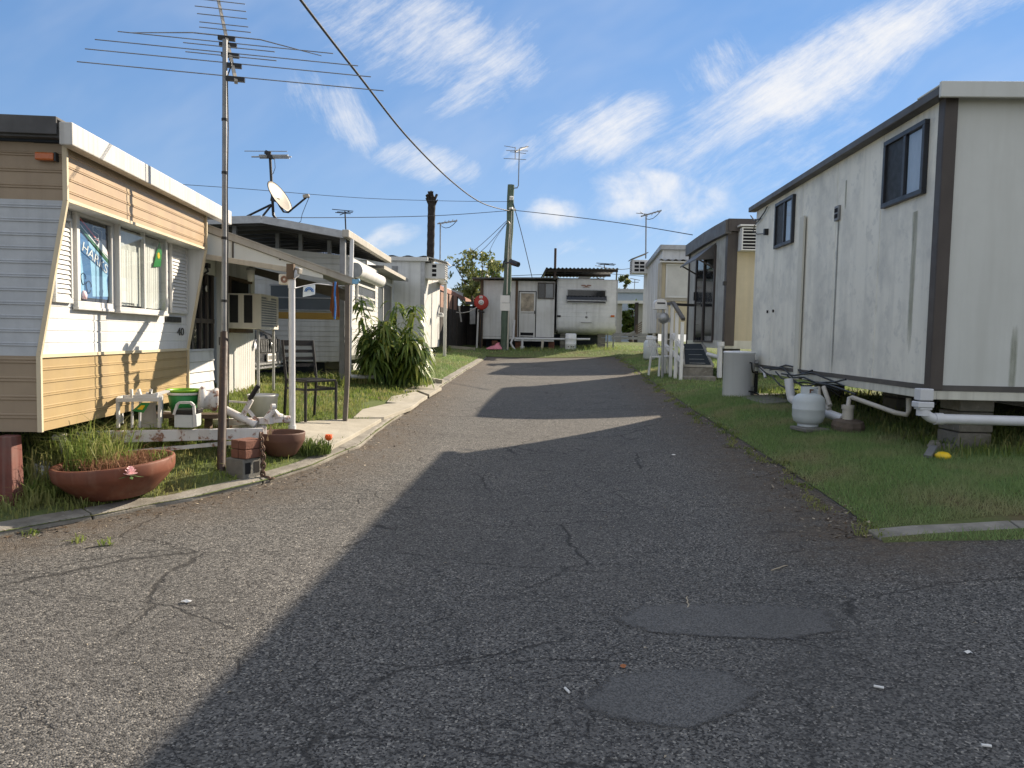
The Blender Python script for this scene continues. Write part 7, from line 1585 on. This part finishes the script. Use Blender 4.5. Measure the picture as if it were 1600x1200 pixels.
mb = MB(); mb.prism([Vector((F0.x + .1, 31.15, zg(2, 31))), Vector((F1.x - .1, 31.15, zg(2, 31))), Vector((F1.x - .1, 31.15, F1.z - .1)), Vector((F0.x + .1, 31.15, F0.z - .1))], (0, .04, 0)); mb.build('back_board', WOODD, rfo)
l, z = LZ(914, 435); mb = MB(); mb.prism([FV.P(l + a, -.3, z + b) for a, b in ((-.25, 0), (.25, 0), (.18, .09), (-.18, .09))], FV.n * -.5); mb.build('roof_hatch', GALV, fv)
mb = MB(); mb.tube([at(867, 434, 27.0), at(868, 388, 27.0)], .045, 8); tag(mb.build('flue_pole', BROWNP), 'short dark pole standing above the corrugated roof', 'pole')
an3 = thing('tv_antenna', at(945, 420, 30), 'tiny low antenna just behind the corrugated roof ridge', 'antenna')
mb = MB(); mb.tube([at(945, 421, 30), at(944, 413, 30)], .02, 5); mb.build('mast', DARKM, an3)
for ua, va, ub, vb in ((932, 411, 962, 413), (935, 414, 958, 412), (938, 413, 960, 414.5)): e_ = MB(); e_.tube([at(ua, va, 30), at(ub, vb, 30)], .016, 5); e_.build('antenna_element', DARKM, an3)

# ------------------------------------------------------------------ low house and carport seen through the far gap
hs = thing('house', (6.6, 41, zg(6, 41)), 'pale blue grey house end glimpsed between the far caravan and the streaky cabin', 'house')
mb = MB(); a, b = at(955, 454, 41), at(1030, 455, 41); mb.prism([Vector((a.x, 41, zg(6, 41))), Vector((b.x, 41, zg(6, 41))), Vector((b.x, 41, b.z)), Vector((a.x, 41, a.z))], (0, 5, 0)); mb.build('wall', BLUEROOF, hs)
mb = MB(); mb.bar(Vector((a.x, 40.95, a.z)), Vector((b.x, 40.95, b.z)), .1, .2); mb.build('fascia', GALV, hs)
cpt = thing('carport', (5.4, 35, zg(5, 35)), 'low open carport with pale fascia and plants behind it in the far gap', 'carport')
a, b = at(958, 472, 35), at(1030, 472, 35)
mb = MB(); mb.bar(a, b, .08, .14); mb.build('fascia', WHITE, cpt)
mb = MB(); mb.prism([a + Vector((0, .06, .02)), b + Vector((0, .06, .02)), b + Vector((0, 3, .1)), a + Vector((0, 3, .1))], (0, 0, .05)); mb.build('roof', CORRD, cpt)
mb = MB(); g0 = zg(5, 35)
for u0, u1 in ((962, 971.5),): p, q = at(u0, 500, 35.2), at(u1, 500, 35.2); mb.prism([Vector((p.x, 35.2, g0)), Vector((q.x, 35.2, g0)), Vector((q.x, 35.2, a.z)), Vector((p.x, 35.2, a.z))], (0, .1, 0))
p, q = at(996, 500, 35.4), at(1012, 500, 35.4); mb.prism([Vector((p.x, 35.4, g0)), Vector((q.x, 35.4, g0)), Vector((q.x, 35.4, a.z)), Vector((p.x, 35.4, a.z))], (0, .1, 0)); mb.build('wall', GREYC, cpt)
mb = MB(); p = at(994, 500, 35); mb.bar((p.x, 35, g0), (p.x, 35, a.z), .16, .16); mb.build('post', WOODD, cpt)
mb = MB(); p = at(955, 521, 34.5); q = at(1012, 521, 34.5); mb.bar((p.x, 34.5, p.z - .05), (q.x, 34.5, q.z - .05), .1, .16).bar((p.x, 34.3, p.z - .22), (q.x, 34.3, q.z - .22), .1, .12).bar(at(978, 524, 34.3), at(992, 518, 34.3), .05, .08); tag(mb.build('timber_stack', GREYST), 'stack of grey boards across the foot of the low open carport', 'boards')
mb = MB()
for i in range(5): mb.bar(at(993 + i * .2, 510 + 3 * i, 34.2), at(1003, 503 + 3.5 * i, 34.2), .05, .04)
tag(mb.build('slatted_rack', WOODB), 'slatted rack beside the post of the low open carport', 'rack')
an4 = thing('tv_antenna', at(991, 452, 41), 'far faint antenna above the pale blue grey house end', 'antenna')
mb = MB(); mb.tube([at(991, 456, 41), at(992, 436, 41)], .02, 5); mb.build('mast', GREYST, an4)
for ua, va, ub, vb in ((985, 435, 1000, 438), (987, 441, 998, 441)): e_ = MB(); e_.tube([at(ua, va, 41), at(ub, vb, 41)], .02, 5); e_.build('antenna_element', GREYST, an4)
# house with dark tiled roof seen under the tall carport roof
th = thing('house', (-9.5, 31, zg(-9, 31)), 'house with a tile roof coloured dark as in shade, glimpsed beneath the tall carport roof', 'house')
a, b, c, d = at(425, 410, 30), at(540, 412, 30), at(530, 398, 34), at(430, 366, 34)
mb = MB(); R_, C_n = 7, 26; V_ = []
for i in range(R_ * 2 + 1):
    for j in range(C_n * 2 + 1):
        p = a.lerp(d, i / (R_ * 2)).lerp(b.lerp(c, i / (R_ * 2)), j / (C_n * 2)); p = p + Vector((0, 0, .07 * (j % 2) - .05 * (i % 2))); V_.append(p)
mb.add(V_, [(i * (C_n * 2 + 1) + j, i * (C_n * 2 + 1) + j + 1, (i + 1) * (C_n * 2 + 1) + j + 1, (i + 1) * (C_n * 2 + 1) + j) for i in range(R_ * 2) for j in range(C_n * 2)]); mb.build('roof', TILE, th)
mb = MB(); mb.hexa([Vector((a.x, 30.2, zg(-9, 31))), Vector((b.x, 30.2, zg(-9, 31))), Vector((b.x, 34, zg(-9, 31))), Vector((a.x, 34, zg(-9, 31))), Vector((a.x, 30.2, a.z - .05)), Vector((b.x, 30.2, b.z - .05)), Vector((b.x, 34, b.z - .05)), Vector((a.x, 34, a.z - .05))]); mb.build('wall', BROWNPAN, th)

# ------------------------------------------------------------------ power pole, antennas on masts, palm trunk
p0, p1 = at(787.5, 549, 26.2), at(799, 289, 26.2); p0.z = zg(p0.x, p0.y) - .1
pl = thing('power_pole', (p0.x, p0.y, p0.z + .1), 'leaning green weathered timber power pole at the end of the lane', 'power pole')
n = 14; mb = MB(); path = [p0.lerp(p1, i / n) + Vector((.015 * math.sin(i * 1.3), 0, 0)) for i in range(n + 1)]; mb.tube(path, [.155 - .035 * i / n + .004 * math.sin(i * 2.7) for i in range(n + 1)], 14); mb.build('pole', POLEG, pl)
q0, q1 = at(789, 464, 26.03), at(788.5, 485, 26.03)
for va, vb in ((461.5, 473), (473.6, 485.5)): mb = MB(); a, b = at(789, va, 26.0), at(789, vb, 26.0); mb.cbox((a + b) / 2, (.33, .012, (a - b).length)); mb.build('notice_plate', PAPERW, pl)
mb = MB(); mb.tube([at(799, 312, 26.05), at(799.5, 307, 26.0)], .07, 10).tube([at(796, 326, 26.05), at(801, 325, 26.0)], .04, 8).tube([at(803, 329, 26.0), at(805, 326, 26.0)], .05, 8); mb.build('insulator', ACW2, pl)
mb = MB(); mb.tube([at(793.5, 345, 26.0), at(797, 350, 26.0), at(794, 395, 26.0), at(792, 460, 26.0)], .02, 5).tube([at(799.5, 330, 26.0), at(796.5, 410, 26.0)], .012, 5).tube([at(795, 486, 26.0), at(793, 546, 26.0)], .03, 6); mb.build('conduit', PVCD, pl)
mb = MB(); mb.tube([at(791, 404, 26.0), at(787, 409, 26.0), at(786, 418, 26.0)], .03, 6).tube([at(790, 411, 25.9), at(797, 410, 25.6)], .03, 6); mb.build('lamp_arm', DARKM, pl)
mb = MB(); a, b = at(797, 409, 25.6), at(810, 413.5, 25.3); mb.tube([a, a.lerp(b, .3), b], [.05, .10, .09], 10).tube([at(798, 406, 25.6), at(801, 409, 25.5)], .05, 8); mb.build('floodlight', DARKM, pl)
an5 = thing('tv_antenna', at(803, 292, 26.2), 'antenna on a bent arm at the top of the green power pole', 'antenna')
mb = MB(); mb.tube([at(801, 294, 26.2), at(808, 293.5, 26.2), at(810, 290, 26.2), at(811.5, 232, 26.2)], .02, 6).tube([at(805, 230, 26.2), at(805, 248, 26.2)], .014, 5); mb.build('mast', GREYST, an5)
mb = MB(); mb.bar(at(805, 237, 26.2), at(824, 229, 27.6), .05, .05); mb.build('boom', GREYST, an5)
for ua, va, ub, vb in ((788, 228, 806, 231), (791, 235, 825, 236), (797, 237, 822, 240), (787, 247.5, 822, 249.5), (812, 231, 826, 229)): e_ = MB(); e_.tube([at(ua, va, 26.2), at(ub, vb, 26.3)], .011, 5); e_.build('antenna_element', GREYST, an5)
def mast_ant(u, v0, v1, d, els, boom, label, mat=GREYST):
    t = thing('tv_antenna', at(u, v0, d), label, 'antenna')
    mb = MB(); mb.tube([at(u, v0, d), at(u + .5, v1, d)], .022, 6); mb.build('mast', mat, t)
    mb = MB(); mb.bar(at(*boom[0], d), at(*boom[1], d + .4), .05, .04); mb.build('boom', mat, t)
    for (a, b) in els: e_ = MB(); e_.tube([at(*a, d), at(*b, d + .1)], .011, 5); e_.build('antenna_element', mat, t)
    a, b = boom; mb = MB(); k = [at(a[0] + (b[0] - a[0]) * s, a[1] + (b[1] - a[1]) * s + 9 * math.sin(math.pi * s), d + .2) for s in (0.2, .4, .6, .8, .97)]; mb.tube(k, .01, 4); mb.build('cable', BLACK, t)
mast_ant(687.5, 412, 349, 23.5, [((686, 347), (690, 352)), ((692, 350), (696, 345)), ((698, 349), (702, 344)), ((704, 348), (708, 343)), ((710, 347), (714, 343))], ((684, 349.5), (714, 345)), 'long boom antenna on a thin mast behind the tall white cabin')
mast_ant(1009, 404, 336, 23.5, [((994, 333), (1016, 335)), ((1000, 331), (1012, 338)), ((1018, 336), (1022, 331)), ((1024, 333), (1028, 329)), ((1029, 332), (1033, 328))], ((1002, 338), (1033, 329)), 'antenna on a tall mast above the streaky white cabin')
# palm trunk
pt0, pt1 = at(671, 420, 34), at(674.5, 318, 34); pt0.z = zg(-4, 34)
pm = thing('palm_trunk', (pt0.x, pt0.y, pt0.z), 'tall dead palm trunk with a frayed top behind the white cabin', 'palm trunk')
mb = MB(); n = 30; mb.tube([pt0.lerp(pt1, i / n) for i in range(n + 1)], [.165 + .012 * (i % 2) for i in range(n + 1)], 12, False); mb.build('trunk', PALMB, pm)
mb = MB()
for i in range(26):
    t = i * 2.4; z = -.1 + .045 * (i % 8); p = pt1 + Vector((.15 * math.cos(t), .15 * math.sin(t), z)); mb.bar(p, p + Vector((.12 * math.cos(t), .12 * math.sin(t), .28)), .08, .03)
mb.tube([pt1 + Vector((0, 0, -.1)), pt1 + Vector((-.02, 0, .3)), pt1 + Vector((.0, 0, .55))], [.18, .14, .03], 9, False).bar(pt1 + Vector((-.02, 0, .4)), at(673.5, 298, 34), .06, .05); mb.build('frayed_crown', PALMB, pm)

# ------------------------------------------------------------------ overhead wires
def wire(name, pts, r, label, mat=BLACK, grp=None):
    P_ = [Vector(p) for p in pts]; out = []
    for i in range(len(P_) - 1):
        p0 = P_[max(0, i - 1)]; p1 = P_[i]; p2 = P_[i + 1]; p3 = P_[min(len(P_) - 1, i + 2)]
        for k in range(8):
            t = k / 8; out.append(.5 * ((2 * p1) + (p2 - p0) * t + (2 * p0 - 5 * p1 + 4 * p2 - p3) * t * t + (3 * p1 - p0 - 3 * p2 + p3) * t ** 3))
    out.append(P_[-1]); mb = MB(); mb.tube(out, r, 6); return tag(mb.build(name, mat), label, 'wire', grp)
WIREM = M('grey_wire', (.05, .05, .055), .5, .3, .1, 10)
wire('power_cable', [at(392, -110, 6.2), at(470, 0, 7.6), at(560, 117, 9.8), at(640, 218, 13), at(710, 287, 17.5), at(755, 318, 22), at(797, 330, 26.1)], .016, 'thick black power cable sweeping down across the sky to the pole')
wire('power_cable', [at(-40, 268, 17), at(340, 292, 21), at(560, 309, 23.5), at(700, 314, 25.2), at(797, 315, 26.1)], .008, 'upper thin wire crossing behind the dish to the power pole', WIREM)
wire('power_cable', [at(-40, 325, 15), at(330, 338, 19), at(520, 340, 22), at(680, 337, 24.5), at(797, 329, 26.1)], .011, 'lower thin wire crossing above the tall carport roof to the pole', WIREM)
wire('power_cable', [at(798, 328, 26.1), at(880, 337, 24.5), at(980, 350, 22), at(1082, 367, 18.7)], .012, 'thin wire from the power pole to the sliding door cabin', WIREM)
wire('guy_wire', [at(796, 341, 26.1), at(745, 388, 29), at(699, 421, 32)], .010, 'slack stay wire from the pole past the bare tree', WIREM)
wire('guy_wire', [at(796, 342, 26.1), at(760, 385, 29), at(722, 417, 32)], .010, 'second stay wire from the pole, ending lower in the tree', WIREM)
wire('guy_wire', [at(796, 343, 26.1), at(775, 372, 28), at(763, 396, 30)], .008, 'short steep stay wire from the pole into the tree top', WIREM)
wire('guy_wire', [at(802, 318, 26.1), at(815, 365, 26.8), at(832, 436, 27.3)], .014, 'twisted stay wire from the pole down to the low annex roof', WIREM)
wire('power_cable', [at(797, 431, 34), at(848, 429, 34), at(912, 428, 36)], .014, 'faint far wire low behind the power pole', WIREM)
wire('power_cable', [at(930, 415, 33), at(970, 421, 34), at(1012, 414, 35)], .014, 'faint far wire beside the streaky cabin air conditioner', WIREM)
wire('power_cable', [at(955, 428, 40), at(1010, 432, 40)], .014, 'faint far wire above the pale blue grey house', WIREM)

# ------------------------------------------------------------------ trees and the cane plant
def crown(root, centers, nper, size, mat, name='crown'):
    C_ = []; 
    for (c, r, k) in centers:
        n = int(nper * k); d = rng.normal(size=(n, 3)); d /= np.linalg.norm(d, axis=1)[:, None]; rad_ = r * rng.uniform(.25, 1, n) ** .5
        C_.append(np.array(c) + d * rad_[:, None] * np.array([1, 1, .85]))
    P_ = np.concatenate(C_); n = len(P_); a = rng.normal(size=(n, 3)); a /= np.linalg.norm(a, axis=1)[:, None]; b = np.cross(a, rng.normal(size=(n, 3))); b /= np.linalg.norm(b, axis=1)[:, None]
    s = size * rng.uniform(.6, 1.3, n)[:, None]; V = np.stack([P_ - a * s, P_ + b * s * .42, P_ + a * s, P_ - b * s * .42], 1).reshape(-1, 3); Fc = np.arange(4 * n).reshape(-1, 4)
    return np_mesh(name, V, Fc, mat, np.repeat(rng.uniform(0, 1, n), 4), parent=root)
def tree(c, u0, u1, v0, v1, d, label, n=90, size=.13, mat=TREEL, sub=46):
    base = Vector((c.x, c.y, zg(c.x, c.y))); t = thing('tree', base, label, 'tree'); cen = []; mb = MB()
    a, b = at(u0, v1, d), at(u1, v0, d); cx = (a.x + b.x) / 2; top_ = b.z; bot = a.z; w = (b.x - a.x) / 2; h = (top_ - bot) / 2; cz = (top_ + bot) / 2
    fork = Vector((base.x, base.y, bot - .3 * h))
    mb.tube([base, base.lerp(fork, .5) + Vector((.06, 0, 0)), fork], [.17, .14, .12], 9)
    for i in range(sub):
        th_ = random.uniform(0, 6.28); rr = math.sqrt(random.random()); z = random.uniform(-1, 1); s = math.sqrt(max(.05, 1 - z * z * .85))
        p = Vector((cx + w * rr * s * math.cos(th_), d + w * rr * s * math.sin(th_), cz + h * z)); cen.append((tuple(p), random.uniform(.16, .36) * w, random.uniform(.35, 1.2)))
        if i % 2 == 0: m_ = fork.lerp(p, .5) + Vector((random.uniform(-.1, .1), random.uniform(-.1, .1), .1)); mb.tube([fork, m_, p], [.06, .035, .012], 5)
    mb.build('trunk', BARK, t); crown(t, cen, n, size, mat)
tree(at(745, 500, 38), 697, 792, 398, 470, 38, 'open crowned olive green tree behind the low white annex', 55, .13, TREEL, 46)
tree(at(772, 500, 44), 745, 800, 412, 470, 44, 'smaller yellow green tree further back behind the power pole', 70, .15, TREEL2, 26)
tree(at(974, 470, 46), 962, 986, 431, 462, 46, 'small dark tree top beyond the far caravan roof', 80, .15, TREEL, 14)
tree(at(985, 505, 39), 966, 1004, 470, 522, 39, 'leafy green shrub inside the low open carport', 110, .15, TREEL2, 26)
tree(at(740, 500, 33), 725, 770, 440, 500, 33, 'dark leafy tree in the gap behind the hose reel', 90, .13, TREEL, 20)
# cane plant beside the striped caravan
def cane(c, label):
    root = thing('cane_plant', c, label, 'bush'); V = []; Fc = []; R = []; V2 = []; F2 = []; R2 = []; st_ = MB(); heads = []
    for i in range(46):
        t = random.uniform(0, 6.28); r = .47 * math.sqrt(random.random()); h = random.uniform(.35, 1.25) * (1 - .2 * (r / .47)); 
        if i in (0, 1, 2): h = (1.55, 1.45, 1.38)[i]; r = (.5, .1, .35)[i]; t = (2.9, 1.0, 6.0)[i]
        f = c + Vector((r * .6 * math.cos(t), r * .5 * math.sin(t), 0)); top_ = c + Vector((r * 1.15 * math.cos(t), r * 1.0 * math.sin(t), h)); heads.append((top_, h)); st_.tube([f, f.lerp(top_, .5) + Vector((.02, 0, .03)), top_], [.016, .013, .009], 5)
    st_.build('stems', STEM, root)
    for top_, h in heads:
        for k in range(38):
            a = random.uniform(0, 6.28); L = random.uniform(.20, .38); up = random.uniform(-.1, 1.3); w = random.uniform(.018, .034); d = Vector((math.cos(a), math.sin(a), 0)); s = Vector((-d.y, d.x, 0)); o = top_ + Vector((0, 0, -random.uniform(0, .45) * min(1, h)))
            if o.z < c.z + .05: o.z = c.z + .1
            pts = []; n = 4
            for j in range(n + 1):
                q = j / n; p = o + d * (L * q * (.75 + .25 * math.cos(q))) + Vector((0, 0, L * (up * q * .8 - 1.05 * q * q))); ww = w * math.sin(math.pi * min(.97, .12 + .86 * q)) ; pts += [p - s * ww, p + s * ww + Vector((0, 0, .004))]
            yellow = random.random() < (.30 if h > .8 else .10); A_, B_, C2_ = (V2, F2, R2) if yellow else (V, Fc, R); b0 = len(A_); A_ += [tuple(p) for p in pts]; B_ += [(b0 + 2 * j, b0 + 2 * j + 1, b0 + 2 * j + 3, b0 + 2 * j + 2) for j in range(n)]; C2_ += [random.random()] * len(pts)
    np_mesh('leaves', V, Fc, CANE, R, parent=root); np_mesh('leaves', V2, F2, CANEY, R2, parent=root)
bq = on(611, 603); cane(bq, 'bushy green cane plant with strap leaves in front of the striped caravan')
# long grass by the posts and pipes further along
for (u, v, d, n, h, r, lab) in ((500, 625, 11.5, 260, .17, .45, 'rough grass clump behind the black chair'), (560, 602, 12.8, 260, .22, .40, 'rough grass clump by the carport downpipe'), (640, 612, 13.4, 220, .16, .4, 'rough grass clump between the cane plant and the kerb'),
                                 (830, 550, 26.3, 200, .14, .8, 'scrappy grass below the far screen door'), (930, 549, 26.5, 200, .15, .9, 'scrappy grass below the far caravan'), (690, 552, 23.8, 120, .18, .35, 'weeds by the slim white post')):
    p = at(u, v, d); tuft(p.x, p.y, n, h, r, .014, lab, group='rough grass clumps along the lane')
for (u, v, n, lab) in ((122, 846, 26, 'little weed in the asphalt beside the kerb corner'), (48, 836, 22, 'little weed at the kerb corner'), (165, 851, 20, 'second small weed in the asphalt, beyond the kerb')):
    p = gnd(u, v); tuft(p.x, p.y, n, .045, .05, .008, lab, z=zb(p.y, p.x), name='weed', cat='weed', lean=1.4)
p = gnd(1362, 836); tuft(p.x, p.y, 60, .05, .10, .008, 'dry weed at the corner of the near lawn', z=zb(p.y, p.x), name='weed', cat='weed', lean=1.4)

# ------------------------------------------------------------------ litter on the asphalt
def litter(name, u, v, sz, mat, label, cat, rz=0., kind='flat'):
    p = gnd(u, v); p.z = zb(p.y, p.x) + .002; mb = MB()
    if kind == 'tube': d = Vector((math.cos(rz), math.sin(rz), SLOPE * math.sin(rz))) * sz / 2; mb.tube([p - d + Vector((0, 0, .005)), p + d + Vector((0, 0, .005))], .005, 7)
    elif kind == 'twig':
        q = p.copy(); pts = [q.copy()]
        for i in range(5): q = q + Vector((math.cos(rz + random.uniform(-.5, .5)), math.sin(rz + random.uniform(-.5, .5)), 0)) * sz / 5; q.z = zb(q.y, q.x) + .006; pts.append(q.copy())
        mb.tube(pts, [.0035] * 5 + [.0015], 5)
    else:
        n = 9; pts = []
        for i in range(n): t = 2 * math.pi * i / n; r = sz * random.uniform(.7, 1.1) / 2; x, y = r * math.cos(t), r * .5 * math.sin(t); pts.append(p + Vector((x * math.cos(rz) - y * math.sin(rz), x * math.sin(rz) + y * math.cos(rz), random.uniform(.002, .012))))
        c = p + Vector((0, 0, .016)); mb.add([c] + pts, [(0, i + 1, (i + 1) % n + 1) for i in range(n)])
    return tag(mb.build(name, mat), label, cat)
litter('fallen_leaf', 974, 1044, .035, LEAFO, 'dead orange leaf above the nearer asphalt patch', 'leaf', .3)
litter('cigarette_butt', 886, 1081, .035, PAPERW, 'cigarette butt left of the nearer asphalt patch', 'cigarette butt', 2.0, 'tube')
litter('cigarette_butt', 1373, 1076, .035, PAPERW, 'cigarette butt in the shade between the nearer patch and the side lawn', 'cigarette butt', -.4, 'tube')
litter('cigarette_butt', 1541, 1168, .03, PAPERW, 'cigarette butt nearest the bottom corner of the road', 'cigarette butt', -.2, 'tube')
litter('paper_scrap', 291, 942, .06, PAPERW, 'torn white paper scrap on the sunlit asphalt', 'paper', .1)
litter('paper_scrap', 1052, 712, .06, PAPERW, 'small white scrap in the middle of the shaded lane', 'paper', .4)
litter('paper_scrap', 1512, 1022, .05, PAPERW, 'pale paper sliver on the shaded side road', 'paper', .2)
litter('twig', 1074, 950, .14, STRAW, 'pale twig at the edge of the long asphalt patch', 'twig', 1.3, 'twig')
litter('twig', 1205, 892, .13, STRAW, 'curled dry twig on the shaded asphalt above the long patch', 'twig', .5, 'twig')
litter('twig', 1348, 838, .14, STRAW, 'dry root twig at the corner of the near lawn', 'twig', -.4, 'twig')
litter('twig', 130, 857, .16, STRAW, 'pale straw by the kerb on the sunlit asphalt', 'twig', .5, 'twig')
# pale specks: bits of grit and chaff nobody could count
mb = MB()
for i in range(420):
    x, y = random.uniform(-3.4, 4.2), random.uniform(2.0, 16); 
    if y > 4.6 and not (xl(y) + .1 < x < xr(y) - .1): continue
    z = zb(y, x) + .003; s = random.uniform(.004, .012); t = random.uniform(0, 6.28); mb.add([(x + s * math.cos(t), y + s * math.sin(t), z), (x - s * .4 * math.sin(t), y + s * .4 * math.cos(t), z + .004), (x - s * math.cos(t), y - s * math.sin(t), z), (x + s * .4 * math.sin(t), y - s * .4 * math.cos(t), z + .003)], [(0, 1, 2, 3)])
tag(mb.build('grit', STRAW), 'pale specks of grit and chaff scattered over the asphalt', 'grit', kind='stuff')
